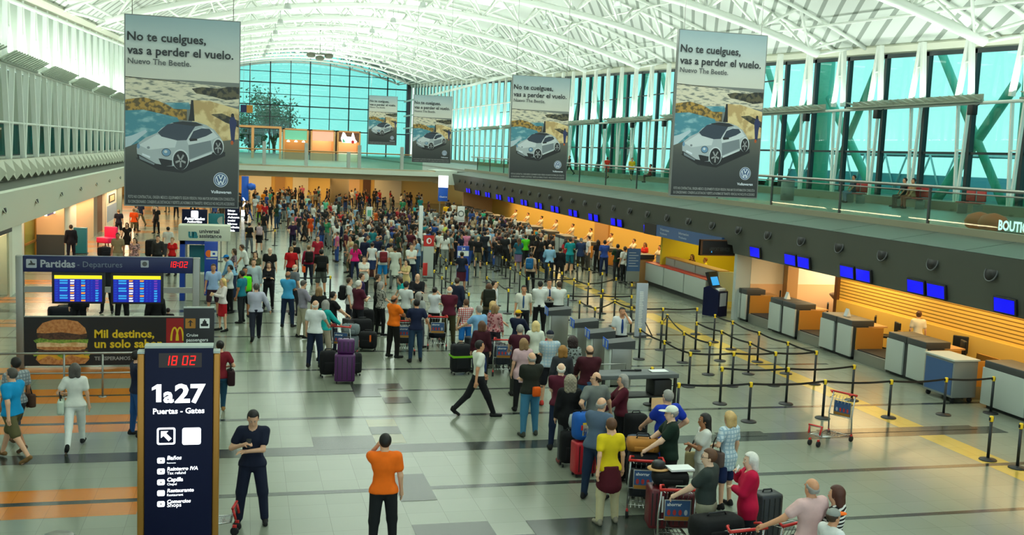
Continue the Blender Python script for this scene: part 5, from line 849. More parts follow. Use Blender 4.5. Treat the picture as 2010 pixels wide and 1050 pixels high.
def np_ball(c, r, n=8, m=6):
    vs, fs = [], []
    for i in range(m+1):
        th = math.pi*i/m
        for k in range(n):
            a = 2*math.pi*k/n; vs.append((c[0]+r[0]*math.sin(th)*math.cos(a), c[1]+r[1]*math.sin(th)*math.sin(a), c[2]+r[2]*math.cos(th)))
    for i in range(m):
        for k in range(n): fs.append((i*n+k, (i+1)*n+k, (i+1)*n+(k+1) % n, i*n+(k+1) % n))
    return np.array(vs), np.array(fs)

# hand targets in body space (x outwards for that side, y forwards, z up; 1.75 m body), elbow pole, curl
ARM = dict(rest=((.27, .06, .80), (.35, -1, 0), .5), back=((.25, -.16, .83), (.4, -1, 0), .5), fwd=((.24, .26, .86), (.3, -1, 0), .5), push=((.20, .44, 1.02), (.7, -.6, -.6), 1.3), hip=((.20, .03, 1.04), (1, -.7, 0), 1.0),
           face=((.09, .13, 1.55), (.6, .2, -1), 1.3), phone=((.08, .30, 1.22), (.8, -.4, -.8), 1.3), fold=((-.07, .21, 1.17), (.8, .1, -.9), .8), bag=((.17, .16, 1.12), (.7, -.6, -.6), 1.4), side=((.42, .10, .90), (.3, -1, .2), 1.0),
           low=((.22, .30, .78), (.3, -1, 0), 1.2), chest=((.10, .20, 1.27), (.9, -.2, -.8), 1.3), knee=((.14, .40, .66), (.7, -.5, -.3), .6), reach=((.30, .62, 1.0), (.7, -.3, -.8), 1.2), wide=((.62, .34, 1.0), (.2, -.4, -1), 1.2), up=((.16, .16, 1.40), (.9, 0, -.8), 1.3))
LEG = dict(stand=((2, 0, 3), (-1, 0, 3)), ease=((6, 8, 5), (-3, 1, 4)), walk=((26, 6, 1), (-24, 16, 1)), stride=((26, 4, 1), (-27, 20, 1)), sit=((84, 86, 5), (80, 84, 4)), wide=((3, 2, 8), (0, 0, 8)), cross=((4, 3, -3), (0, 2, 3)))
def skeleton(legs='stand', arms=('rest', 'rest'), lean=0, look=(0, 0), twist=0, fem=0):
    J = {}
    lean = math.radians(lean); tw = math.radians(twist)
    pel = V(0, 0, .96)
    def up(p):   # lean forward about the hips, then twist
        x, y, z = p[0], p[1], p[2]-.96
        y, z = y*math.cos(lean)+z*math.sin(lean), z*math.cos(lean)-y*math.sin(lean)
        f = min(1, max(0, z/.35))*tw
        return V(x*math.cos(f)-y*math.sin(f), x*math.sin(f)+y*math.cos(f), z+.96)
    J['up'] = up
    for s, n, (a, k, b) in ((1, 'R', LEG[legs][0]), (-1, 'L', LEG[legs][1])):
        a, k, b = map(math.radians, (a, k, b)); h = V(s*.095, 0, .92)
        t = V(s*math.sin(b)*math.cos(a), math.sin(a), -math.cos(a)*math.cos(b)); kn = h+.43*t
        q = V(s*math.sin(b)*.6*math.cos(a-k), math.sin(a-k), -math.cos(a-k)); an = kn+.41*q
        J['hip'+n], J['kn'+n], J['an'+n] = h, kn, an; fp = min(0, (a-k))*.8 if legs != 'sit' else 0
        J['toe'+n] = an+V(s*.035, .17*math.cos(fp), -.05+.17*math.sin(fp)); J['heel'+n] = an+V(0, -.045*math.cos(fp)-.02, -.05-.045*math.sin(fp)*.6)
    dz = .028-min(min(J['toe'+n][2], J['heel'+n][2]) for n in 'RL')
    J['dz'] = dz
    for s, n, ar in ((1, 'R', arms[0]), (-1, 'L', arms[1])):
        tg, po, cu = ARM[ar] if isinstance(ar, str) else ar
        S = up(V(s*(.176-.016*fem), -.01, 1.425)); T = V(s*tg[0], tg[1], tg[2]); T = T if tg[2] < .95 else up(T) if lean else T
        if tw: T = V(T[0]*math.cos(tw)-T[1]*math.sin(tw), T[0]*math.sin(tw)+T[1]*math.cos(tw), T[2])
        d = T-S; L = np.linalg.norm(d); l1, l2 = .285, .25; L = min(max(L, .12), l1+l2-.005); d = unit(d)
        ca = (l1*l1+L*L-l2*l2)/(2*l1*L); po = V(s*po[0], po[1], po[2]); po = unit(po-d*(po@d))
        E = S+d*l1*ca+po*l1*math.sqrt(max(0, 1-ca*ca)); Wr = S+d*L
        J['sh'+n], J['el'+n], J['wr'+n], J['cu'+n] = S, E, Wr, cu
    J['neck'] = up(V(0, -.012, 1.47)); hp = math.radians(look[1]); hy = math.radians(look[0])
    J['head'] = up(V(0, .015, 1.615))+V(-.03*math.sin(hp)*math.sin(hy), .03*math.sin(hp), 0)
    ch, sh, cp, sp = math.cos(hy+tw), math.sin(hy+tw), math.cos(hp+lean*.4), math.sin(hp+lean*.4)
    J['hf'] = V(-sh*cp, ch*cp, -sp); J['hr'] = V(ch, sh, 0); J['hu'] = np.cross(J['hr'], J['hf'])
    return J
def hd(J, x, y, z): return J['head']+x*J['hr']+y*J['hf']+z*J['hu']
def bounds(J, m=.2):
    P = np.array([v for k, v in J.items() if isinstance(v, np.ndarray) and k not in ('hf', 'hr', 'hu')]); return P.min(0)-m, P.max(0)+m
def torso(F, J, g, e=0, fem=0, belly=0):
    up = J['up']
    F.cone(up(V(-.07, 0, .93)), up(V(.07, 0, .93)), (.105+.012*fem)*g+e, (.105+.012*fem)*g+e, .05, .95)
    F.ell(up(V(0, .01+.035*belly, 1.09)), (.138*g-.012*fem+e+.02*belly, .098*g+e+.05*belly, .16), .06)
    F.ell(up(V(0, 0, 1.30)), (.160*g-.012*fem+e, .108*g+e, .18), .06)
    sx = .118-.014*fem; F.cone(up(V(-sx, -.015, 1.395)), up(V(sx, -.015, 1.395)), .064*g+e, .064*g+e, .06)
    for s in (1, -1): F.cone(up(V(s*.03, -.018, 1.465)), up(V(s*(sx+.035), -.015, 1.415)), .045+e*.6, .045*g+e*.8, .05)
    if fem: F.ell(up(V(.07, .085, 1.27)), (.06+e, .05+e, .055+e), .05); F.ell(up(V(-.07, .085, 1.27)), (.06+e, .05+e, .055+e), .05)
def limb_arm(F, J, n, g, e, frac):    # frac 0..1 upper arm, 1..2 forearm
    S, E, Wr = J['sh'+n], J['el'+n], J['wr'+n]; f = min(frac, 1)
    F.cone(S, S+(E-S)*f, .056*g+e, (.056-.012*f)*g+e, .04)
    if frac > 1:
        f = min(frac-1, 1); F.cone(E, E+(Wr-E)*f, .044*g+e, (.044-.014*f)*g+e, .02)
def limb_leg(F, J, n, g, e, frac, flare=0):
    H, K, A = J['hip'+n], J['kn'+n], J['an'+n]; f = min(frac, 1)
    F.cone(H, H+(K-H)*f, .088*g+e, (.088-.026*f)*g+e+flare*f, .035)
    if frac > 1:
        f = min(frac-1, 1); c = K+(A-K)*.3
        F.cone(K, c+(A-c)*max(0, (f-.3)/.7), .058*g+e+flare*.6, (.058-.02*f)*g+e+flare, .03)
def build_person(J, g=1., fem=0, belly=0, top='tee', bottom='trousers', hair='short', shoe='shoe', near=True, cap=None, extra=()):
    """returns list of (part, mesh) with meshes in body space for a 1.75 m figure standing on z=0"""
    h = .038 if near == 'far' else .0135 if near else .022; hc = .038 if near == 'far' else .017 if near else .024
    lo, hi = bounds(J); out = {}
    # body: one continuous skin
    F = Field(lo, hi, h)
    torso(F, J, g*.97, -.006, fem, belly)
    for n in 'RL':
        limb_arm(F, J, n, g*(.96-.06*fem), -.004, 2); limb_leg(F, J, n, g*.97, -.004, 2)
        F.cone(J['heel'+n]+V(0, .02, .01), J['toe'+n]+V(0, -.03, .0), .032, .026, .03)
        d = unit(J['wr'+n]-J['el'+n]); F.cone(J['wr'+n], J['wr'+n]+d*.06, .026, .034, .015)
    F.cone(J['neck']+V(0, 0, -.03), J['head']+V(0, -.01, -.06), .062, .053, .03)
    F.ell(hd(J, 0, -.015, .035), (.077, .095, .094), .02); F.ell(hd(J, 0, .022, -.035), (.060, .066, .084), .03)
    F.cone(hd(J, 0, .084, .012), hd(J, 0, .098, -.028), .010, .014, .012)
    for s in (1, -1):
        F.ell(hd(J, s*.077, -.012, -.005), (.014, .022, .033), .006); F.ell(hd(J, s*.03, .082, .028), (.026, .012, .009), .012)
    v, q = F.mesh(); chunks = [(v, q, 0)]
    for s, n in ((1, 'R'), (-1, 'L')):
        d = unit(J['wr'+n]-J['el'+n]); cu = J['cu'+n]; out_ = V(s, 0, 0)
        pn = unit(np.cross(d, V(0, 1, 0)) * s if abs(d[1]) < .8 else V(0, 0, -1)); pn = pn if abs(d[1]) < .8 else unit(pn-d*(pn@d))
        if abs(d[1]) < .8 and pn[0]*s > 0: pn = -pn     # palm faces the body
        sd = unit(np.cross(pn, d)); sd = sd if sd[1]+sd[2]*.5+ (-sd[0]*s)*.3 > 0 else -sd   # thumb side, forwards
        pc = J['wr'+n]+d*.085
        for i, (o, L) in enumerate(((.032, .068), (.011, .078), (-.011, .072), (-.031, .056))):
            a = pc+sd*o; c = cu*(.55+.1*i); d1 = unit(d*math.cos(c*.5)+pn*math.sin(c*.5)); d2 = unit(d*math.cos(c*1.4)+pn*math.sin(c*1.4))
            chunks.append(np_tube([a-d*.03, a, a+d1*L*.5, a+d1*L*.5+d2*L*.5], [.0105, .0105, .0095, .0075])+(0,))
        a = J['wr'+n]+d*.035+sd*.026; t1 = unit(d*.7+sd*.75+pn*.2*cu); t2 = unit(d*.95+sd*.2+pn*.6*cu)
        chunks.append(np_tube([a-sd*.015, a, a+t1*.038, a+t1*.038+t2*.032], [.013, .013, .011, .0085])+(0,))
    for s in (1, -1):
        chunks.append(np_ball(hd(J, s*.030, .076, .012), (.012, .010, .008))+(1,)); chunks.append(np_ball(hd(J, s*.030, .0845, .012), (.0055, .0042, .006))+(2,))
        chunks.append(np_tube([hd(J, s*.014, .089, .036), hd(J, s*.032, .087, .040), hd(J, s*.046, .075, .034)], [.004, .0045, .003], 5)+(2,))
    chunks.append(np_tube([hd(J, -.024, .080, -.062), hd(J, 0, .089, -.060), hd(J, .024, .080, -.062)], [.004, .0065, .004], 6)+(3,))
    out['body'] = np_mesh('body', chunks, [M['skin'], M['eye_white'], M['eye_dark'], M['lip']])
    # upper garment
    hem = dict(tunic=.70, dress=.56, jacket=.80, tucked=.985, long=.92, tank=.93, cardigan=.70, waist=.93).get(top, .90)
    slv = dict(long=1.93, jacket=1.93, tank=.12, cardigan=1.9, dress=.35, tucked=.62).get(top, .58)
    F = Field(lo, hi, hc); e = .014 if top not in ('jacket', 'cardigan') else .02
    torso(F, J, g, e, fem, belly)
    for n in 'RL': limb_arm(F, J, n, g*(1-.05*fem), e+.005, slv)
    if hem < .92: F.cone(J['up'](V(0, .0, .98)), V(0, .0, hem), .125*g+e, (.165 if top == 'dress' else .135)*g+e+.02*(.9-hem), .05, .8)
    F.clip(V(0, 0, hem), V(0, 0, -1)); 
    if hem < .97:
        for n in 'RL': limb_leg(F, J, n, g, .024, .22)
        F.clip(V(0, 0, hem), V(0, 0, -1))
    F.carve(J['up'](V(0, .01, 1.445)), J['head'], .066 if not fem else .078)
    v, q = F.mesh(); out['dress' if top == 'dress' else 'jacket' if top in ('jacket', 'cardigan') else 'shirt'] = np_mesh('shirt', [(v, q, 0)], [M['cloth']])
    # lower garment
    if bottom != 'none':
        F = Field(lo, hi, hc)
        if bottom in ('skirt', 'longskirt'):
            hz_ = .50 if bottom == 'skirt' else .2
            F.cone(V(0, 0, .98), V(0, .01, hz_), .125*g, .185*g, .04, .8)
            for n in 'RL': limb_leg(F, J, n, g, .012, .6)
            F.clip(V(0, 0, hz_), V(0, 0, -1))
        else:
            F.cone(V(-.07, 0, .935), V(.07, 0, .935), (.105+.012*fem)*g+.008, (.105+.012*fem)*g+.008, .05, .97)
            F.cone(V(0, .005, .95), V(0, .02*belly, 1.01), .12*g, .118*g, .05, .85)
            fr = .88 if bottom == 'shorts' else 1.55 if bottom == 'capri' else 1.97
            for n in 'RL': limb_leg(F, J, n, g, .010, fr, .016 if bottom == 'shorts' else .012 if bottom == 'loose' else .003 if bottom == 'jeans' else .006)
        F.clip(J['up'](V(0, 0, 1.005)), J['up'](V(0, 0, 1.2))-J['up'](V(0, 0, 1.0)))
        v, q = F.mesh(); out['skirt' if 'skirt' in bottom else 'shorts' if bottom == 'shorts' else 'trousers'] = np_mesh('trousers', [(v, q, 0)], [M['cloth']])
    for n in 'RL':
        a, b = J['heel'+n]+V(0, .012, .012), J['toe'+n]+V(0, -.01, .004)
        F = Field(np.minimum(a, b)-.09, np.maximum(a, b)+.11, hc*.75); F.cone(a, b, .040, .034, .02); F.cone((a+b)/2+V(0, -.02, .0), a+V(0, .02, .045 if shoe == 'shoe' else .0), .036, .040 if shoe == 'shoe' else .03, .03)
        F.clip(V(0, 0, min(a[2], b[2])-.040), V(0, 0, -1))
        v, q = F.mesh(); out['shoe' if n == 'R' else 'shoe ' ] = np_mesh('shoe', [(v, q, 0)], [M['cloth']])
    # hair
    if hair != 'bald':
        c = J['head']; F = Field(c-.36, c+.24, .03 if near == 'far' else .0105 if near else .016); big = dict(curly=.034, bob=.016, afro=.045).get(hair, .010)
        F.ell(hd(J, 0, -.018, .040), (.079+big, .097+big, .096+big*.9), .02)
        if hair in ('long', 'curly', 'bob', 'afro'):
            L = dict(long=.27, curly=.15, bob=.10, afro=.07)[hair]
            for s in (1, -.5, -1): F.cone(hd(J, s*.055, -.055, .03), hd(J, s*.062, -.075-.02*(hair == 'long'), -L), .045+big*.8, .034+big*.8, .03)
        if hair == 'pony': F.cone(hd(J, 0, -.10, .05), hd(J, 0, -.14, -.14), .03, .018, .02)
        if hair == 'bun': F.ell(hd(J, 0, -.115, .07), (.042, .042, .042), .015)
        if hair == 'ring': F.ell(hd(J, 0, -.06, -.02), (.066, .05, .06), .03); F.clip(hd(J, 0, 0, .066), J['hu']-.55*J['hf'])
        if cap: F.clip(hd(J, 0, 0, .048), J['hu'])
        # carve the face: keep hair above/behind a tilted plane
        lowcut = -.02 if hair in ('long', 'curly', 'bob', 'afro') else -.052
        x, y, z = F.ax[0][:, None, None]-c[0], F.ax[1][None, :, None]-c[1], F.ax[2][None, None, :]-c[2]
        yy = x*J['hf'][0]+y*J['hf'][1]+z*J['hf'][2]; zz = x*J['hu'][0]+y*J['hu'][1]+z*J['hu'][2]
        face = np.minimum(yy-(.012 if lowcut == -.052 else .035), (.078 if hair != 'ring' else .2)-zz+yy*.15)
        F.F = np.maximum(F.F, face).astype(np.float32)
        if lowcut == -.052: F.F = np.maximum(F.F, (lowcut-.02-zz-yy*.25)).astype(np.float32)
        if hair in ('curly', 'afro'):
            F.F += (.009*np.sin(x*95)*np.sin(y*88+1)*np.sin(z*91+2)).astype(np.float32)
        v, q = F.mesh(); out['hair'] = np_mesh('hair', [(v, q, 0)], [M['hair']])
    if cap:
        c = J['head']; F = Field(c-.24, c+.26, .011)
        F.ell(hd(J, 0, -.012, .055), (.088, .106, .088), .02); F.clip(hd(J, 0, 0, .040), -J['hu']-.1*J['hf'])
        if cap == 'hat': F.ell(hd(J, 0, -.01, .045), (.165, .18, .014), .02)
        elif cap != 'two': F.ell(hd(J, 0, .12, .048), (.068, .085, .012), .015)
        else:
            B = Field(c-.24, c+.3, .011); B.ell(hd(J, 0, .125, .050), (.072, .092, .016), .015); v, q = B.mesh(); out['cap_brim'] = np_mesh('cap_brim', [(v, q, 0)], [M['cloth']])
        v, q = F.mesh(); out['cap'] = np_mesh('cap', [(v, q, 0)], [M['cloth']])
    if 'glasses' in extra:
        ch = [np_tube([hd(J, s*.056, .082, .018), hd(J, s*.052, .094, .004), hd(J, s*.03, .100, -.002), hd(J, s*.01, .101, .006), hd(J, s*.012, .101, .022), hd(J, s*.04, .097, .026), hd(J, s*.056, .082, .018), hd(J, s*.082, -.01, .016)], [.0028]*8, 5)+(0,) for s in (1, -1)]
        out['glasses'] = np_mesh('glasses', ch, [M['cloth']])
    if 'belt' in extra:
        F = Field(V(-.3, -.3, .9), V(.3, .3, 1.08), .012); F.cone(V(0, .006, .95), V(0, .01+.02*belly, 1.02), .124*g, .122*g, .02, .87); F.clip(V(0, 0, .975), V(0, 0, -1)); F.clip(V(0, 0, 1.008), V(0, 0, 1))
        v, q = F.mesh(); out['belt'] = np_mesh('belt', [(v, q, 0)], [M['cloth']])
    if 'tie' in extra:
        u = J['up']; y0 = .125*g+.012; ch = [np_tube([u(V(0, y0-.03, 1.43)), u(V(0, y0, 1.36)), u(V(0, y0+.01, 1.2)), u(V(0, y0+.012, 1.06))], [.02, .024, .032, .022], 4)+(0,)]
        out['tie'] = np_mesh('tie', ch, [M['cloth']])
    if 'tied' in extra:     # a jacket tied round the hips
        F = Field(V(-.35, -.35, .4), V(.35, .35, 1.1), .016); F.cone(V(0, -.01, 1.0), V(0, -.03, .66), .165*g, .215*g, .02, .86); F.clip(V(0, -.1, .60), V(0, .45, -1)); F.clip(V(0, 0, .99), V(0, 0, 1))
        v, q = F.mesh(); out['tied_jacket'] = np_mesh('tied_jacket', [(v, q, 0)], [M['cloth']])
    return out
# ---------------------------------------------------------------- who stands where
SK = dict(a='#d8a684', b='#c98f6a', c='#a86f4a', d='#e2b89a', e='#b98262'); HC = dict(k='#17120f', b='#3b2718', l='#8a6a45', y='#c2a068', g='#8f8b84', w='#d6d2c8', r='#5a3a24', n='#4d4842')
PEOPLE = []; CACHE = {}; NPERS = [0]
def person(lab, px, py, h, head, top='tee', tc='#888888', bot='trousers', bc='#222222', hair='short', hc='k', skin='a', legs='ease', arms=('rest', 'rest'), lean=0, look=(0, 0), g=1., fem=0, belly=0, shoe='shoe', sc='#1a1a1a', cap=None, cc='#222222', extra=(), xc='#222222', pat=None, near=None, z=0., share=False, twist=0, group='travellers in the hall', root=None, bpat=None):
    J = skeleton(legs, arms, lean, look, twist, fem); k = h/1.75; a = math.radians(head)
    t_ = J['head']+V(0, 0, .135); t_[2] += J['dz']
    if root is None:
        P = fl(px, py, t_[2]*k); root = (P[0]-(t_[0]*math.cos(a)-t_[1]*math.sin(a))*k, P[1]-(t_[0]*math.sin(a)+t_[1]*math.cos(a))*k)
    if z == 0 and root[1] > 43.5 and 17.25 < root[0] < 19.4: root = (17.2, root[1]*17.2/root[0])
    if near is None: near = root[1] < 31
    key = (g, fem, belly, top, bot, hair, shoe, near, cap, extra, legs, arms, lean, look, twist, pat, bpat)
    if key not in CACHE:
        CACHE[key] = build_person(J, g, fem, belly, top, bot, hair, shoe, near, cap, extra)
        if pat:
            for n_ in ('shirt', 'dress', 'jacket'):
                if n_ in CACHE[key]: CACHE[key][n_].materials[0] = M[pat]
    parts = CACHE[key]; t = thing('person', lab, 'person', (root[0], root[1], z), a, group); t.scale = (k, k, k)
    for n_, me in parts.items():
        c = SK.get(skin, skin) if n_ == 'body' else tc if n_ in ('shirt', 'dress', 'jacket') else bc if n_ in ('trousers', 'skirt', 'shorts') else sc if n_.startswith('shoe') else HC.get(hc, hc) if n_ == 'hair' else cc if n_ == 'cap' else xc
        put(n_.strip(), me, t, (0, 0, J['dz']), c)
    t['_p'] = 1; del t['_p']; PEOPLE.append((root[0], root[1], t)); NPERS[0] += 1; return t, J, k, a
def at_body(r, x, y, z):
    t, J, k, a = r; p = V(x, y, z)*k; return (t.location.x+p[0]*math.cos(a)-p[1]*math.sin(a), t.location.y+p[0]*math.sin(a)+p[1]*math.cos(a), t.location.z+p[2]+J['dz']*k)
def backpack(r, col, lab, s=1.):
    t, J, k, a = r; P = at_body(r, 0, -.13-.09*s, 1.02); b = thing('backpack', lab, 'backpack', P, a)
    MB().box(-.16*s, .16*s, -.1*s, .1*s, 0, .46*s, 'cloth', .07).build('body', b, None, col); MB().box(-.12*s, .12*s, -.14*s, -.08*s, .05, .25*s, 'cloth', .03).build('front_pocket', b, None, col); m = MB()
    for x in (-.09, .09): m.tube([(x, .1*s, .06), (x*1.3, .12*s, .12), (x*1.4, .2*s+.03, .30), (x*1.2, .10*s, .44*s)], .018, 'black', 6)
    m.build('strap', b); return b
def handbag(r, x, y, z, col, lab, s=1., rz=0):
    P = at_body(r, x, y, z); b = thing('handbag', lab, 'bag', P, r[3]+rz); MB().box(-.06*s, .06*s, -.15*s, .15*s, -.2*s, .06*s, 'cloth', .04).build('body', b, None, col); MB().tube([(0, -.1*s, .05*s), (-.02, -.06*s, .2*s), (-.03, .0, .30*s), (-.02, .06*s, .2*s), (0, .1*s, .05*s)], .012, 'black', 6).build('strap', b); return b
def item(name, lab, cat, r, side, m, sx, sy, sz, d=.09):
    J = r[1]; n = 'R' if side > 0 else 'L'; p = J['wr'+n]+unit(J['wr'+n]-J['el'+n])*d; P = at_body(r, *p); o = MB().box(-sx, sx, -sy, sy, -sz, sz, m, min(sx, sy, sz)*.5).build(name, None, P); o.rotation_euler = (.5, 0, r[3]); return tag(o, lab, cat)
R_, PU, HI, FA, PH, FO, BG, CH, BK, RE = 'rest', 'push', 'hip', 'face', 'phone', 'fold', 'bag', 'chest', 'back', 'reach'
# --- lower left and foreground singles
r = person('man in navy polo shirt and navy trousers checking his hands beside the totem', 497, 805, 1.78, 172, 'tee', '#141a2e', 'loose', '#161c30', legs='wide', arms=('chest', 'fold'), look=(8, 28), g=1.04); item('mobile_phone', 'dark phone held at the chest of the man in navy polo', 'phone', r, 1, 'black', .035, .01, .07)
r = person('man in orange polo shirt and black trousers seen from behind, alone on open floor', 756, 851, 1.76, -4, 'tee', '#f06a0c', 'trousers', '#16181a', arms=('rest', 'face'), look=(14, 4), g=1.05, extra=('belt',), xc='#111111'); item('mobile_phone', 'phone held to the ear of the lone man in orange', 'phone', r, -1, 'black', .012, .035, .07)
person('young man in white shirt with tie striding right across the floor', 943, 668, 1.78, -82, 'tucked', '#dcdcd0', 'trousers', '#121316', legs='stride', arms=('back', 'fwd'), extra=('tie', 'belt'), xc='#2a3a66', skin='b')
r = person('grey haired man in bright blue tee and olive shorts at the left edge', 22, 722, 1.72, 58, 'tee', '#0a8cc0', 'shorts', '#5a5636', hc='n', legs='walk', arms=('fwd', 'back'), shoe='sandal', sc='#7a5a34', g=1.1, belly=.5)
r = person('man in grey checked shirt and shorts behind the one in bright blue', 30, 701, 1.76, 40, 'tee', '#9aa0a0', 'shorts', '#3c4048', legs='walk', pat='check_grey', skin='c', shoe='sandal', sc='#5a4530'); handbag(r, .26, .02, .98, '#4a3226', 'brown shoulder bag carried by the man in checked shirt')
r = person('woman in white blouse and white trousers walking away past the orange bands', 147, 713, 1.66, 4, 'tee', '#dcdcd2', 'trousers', '#e0e2dc', hair='bob', hc='n', legs='walk', arms=(R_, BG), fem=1, sc='#1c1c1c'); handbag(r, -.25, -.02, .98, '#c6d2c0', 'pale green shoulder bag of the woman dressed in white')
r = person('woman in dark red top and jeans walking away right behind the totem', 432, 668, 1.66, 6, 'tee', '#7a1824', 'jeans', '#27506a', hair='bun', hc='k', legs='walk', fem=1, arms=(BG, R_), sc='#9a7040'); handbag(r, .24, .0, 1.0, '#2c1418', 'large dark red shoulder bag behind the totem', 1.25)
person('person in navy top and blue jeans half hidden left of the totem', 270, 688, 1.70, -70, 'tee', '#141c34', 'jeans', '#1f4a80', legs='ease', arms=(PH, PH))
person('man in pale lavender shirt and dark trousers walking away beside the aisle', 503, 556, 1.76, 2, 'long', '#b4b4c4', 'trousers', '#1c1f2c', legs='walk', arms=('side', FO), hc='n', g=1.08)
# --- two couples with the purple cases
person('bald man in sky blue polo and navy trousers at the back of the left group', 566, 532, 1.80, -25, 'tee', '#3f9ac8', 'trousers', '#16243c', hair='ring', hc='n', arms=(FO, FO), skin='c')
person('bald man half hidden behind the one in sky blue polo', 577, 526, 1.76, -60, 'tee', '#70747a', 'trousers', '#26262c', hair='ring', hc='w', skin='a', root=tuple(fl(579, 526, 1.76)[:2]*1.03))
r = person('man in mauve grey shirt and cream trousers looking at his phone', 596, 550, 1.76, -68, 'long', '#8e8896', 'trousers', '#b0a890', hc='n', arms=(PH, PH), look=(0, 25), belly=.4)
person('white haired man in white polo and navy trousers with hand on a cart', 620, 589, 1.78, -28, 'tee', '#e0e2e0', 'trousers', '#17223a', hair='ring', hc='w', arms=(PU, R_), g=1.06)
person('grey haired woman in turquoise top beside the man in white polo', 636, 594, 1.68, -50, 'long', '#18a8a4', 'trousers', '#a89a84', hair='bob', hc='g', fem=1, arms=(PU, PU), look=(50, 0), root=tuple(fl(638, 594, 1.7)[:2]*1.02))
person('woman with light brown bob and black top seen from behind', 627, 563, 1.68, -10, 'tee', '#141414', 'trousers', '#1a1a1c', hair='bob', hc='l', fem=1)
person('dark haired man in black tee right of the woman in black', 655, 572, 1.72, -75, 'tee', '#121212', 'jeans', '#1c2030', arms=(PU, PU))
r = person('white haired man in maroon shirt holding a cup', 705, 550, 1.80, -62, 'tee', '#4c1226', 'trousers', '#14161c', hair='short', hc='w', arms=(PH, PH), g=1.12, belly=.5); item('paper_cup', 'white paper cup held by the man in maroon shirt', 'cup', r, 1, 'sign_white', .04, .04, .05)
r = person('dark haired man in white tee wearing a black backpack behind the maroon shirt', 687, 545, 1.7, -95, 'tee', '#c8c8c4', 'trousers', '#22242c', hc='b'); backpack(r, '#101010', 'black backpack on the man left of the maroon shirt')
person('man in dark purple tee behind the maroon shirted man', 711, 536, 1.72, -100, 'tee', '#2c1c4c', 'trousers', '#181a22', hc='b')
person('woman in long white tunic facing the camera in the middle aisle', 715, 503, 1.64, 178, 'tunic', '#d6d6cc', 'trousers', '#1b1c22', hair='pony', hc='b', fem=1, arms=(FO, FO))
person('girl in pink top with long brown hair and dark jeans from behind', 698, 478, 1.6, -10, 'tee', '#d4166e', 'jeans', '#1b2440', hair='long', hc='r', fem=1, arms=(CH, R_))
person('grey haired woman in grey patterned top and black trousers', 749, 553, 1.68, -70, 'tee', '#a8a498', 'trousers', '#141414', hair='bob', hc='g', fem=1, pat='print_grey', arms=(FO, PU))
person('person in black top behind the woman in grey patterned top', 743, 538, 1.7, -80, 'tee', '#171516', 'trousers', '#1a1a1a', hc='b')
person('woman in turquoise blouse leaning forward to the left', 784, 543, 1.62, 95, 'tee', '#12a8a6', 'trousers', '#23343c', hair='bob', hc='b', fem=1, lean=22, arms=(PU, PU))
person('dark haired man in white polo behind the man in orange', 798, 552, 1.74, -40, 'tee', '#d0d4d0', 'trousers', '#1d2a26', hc='k', arms=(R_, FO))
person('bald man in black sweater facing the camera behind the white polo', 820, 537, 1.76, 172, 'long', '#17171b', 'trousers', '#1c1c20', hair='ring', hc='n', arms=(FO, FO))
person('man in orange polo and black trousers beside the luggage cart', 775, 579, 1.76, -62, 'tee', '#f0700a', 'trousers', '#15120f', hair='ring', hc='k', skin='c', arms=(PU, FO), belly=.7, g=1.1)
person('man in navy tee and jeans seen from behind next to the orange polo', 818, 587, 1.74, 0, 'tee', '#141c38', 'jeans', '#22384e', hc='k', skin='b', arms=('side', PH))
person('woman in grey and red top half hidden behind the navy tee', 823, 573, 1.66, -40, 'tee', '#9ca09c', 'trousers', '#4a4e58', hair='bob', hc='g', fem=1, skin='b')
person('black haired woman in white blouse and black skirt touching her face', 854, 563, 1.64, -32, 'tee', '#dadce0', 'skirt', '#121212', hair='bun', hc='k', fem=1, arms=(FA, FO))
person('balding man in maroon polo and olive trousers standing back to camera', 883, 562, 1.78, -16, 'tee', '#541428', 'trousers', '#3c3820', hair='ring', hc='w', arms=(FO, FO), g=1.12)
person('young woman in beige shirt facing left near the white tunic', 798, 509, 1.62, 120, 'tunic', '#c8b078', 'trousers', '#232838', hair='long', hc='k', fem=1, arms=(PH, PH))
person('man in white tee with green print facing the camera', 808, 479, 1.76, 178, 'tee', '#d8dcd4', 'jeans', '#1c2438', hc='b', arms=(FO, FO)); GP = PEOPLE[-1]
person('person in long white robe and grey trousers from behind', 776, 483, 1.78, -5, 'dress', '#c6cabc', 'trousers', '#5e6260', hc='k', skin='c')
r = person('young traveller in white tee and blue shorts with red backpack', 752, 481, 1.72, 0, 'tee', '#d2d6d4', 'shorts', '#1a7cc0', hc='k', sc='#c06020'); backpack(r, '#6e1f26', 'dark red backpack on the traveller in blue shorts')
person('woman in white sleeveless top left of the red backpack', 731, 476, 1.66, -20, 'tank', '#dcdedc', 'skirt', '#22305a', hair='bun', hc='b', fem=1)
# --- queue towards the check gates
person('man in dark navy suit jacket standing in the queue maze', 898, 545, 1.74, -35, 'jacket', '#1c2236', 'trousers', '#1a1c28', hc='b')
r = person('person in red and white checked shirt carrying something blue', 915, 587, 1.62, 8, 'tee', '#d8d4d0', 'shorts', '#1c6cb8', pat='check_red', hc='r', arms=(FO, R_))
person('grey haired man in light blue shirt reaching left to a suitcase', 940, 599, 1.78, 30, 'tee', '#7aa6cc', 'jeans', '#28384c', hc='g', arms=(R_, RE), g=1.06)
r = person('brown haired woman with dark camouflage backpack before the posts', 960, 556, 1.7, -8, 'tee', '#6a5a42', 'trousers', '#2a2c22', hair='bob', hc='r', fem=1); backpack(r, '#1e2016', 'big dark camouflage backpack in the queue', 1.2)
person('man in white shirt just behind the camouflage backpack', 972, 551, 1.74, -120, 'tee', '#d2d6d8', 'trousers', '#202228', hc='k')
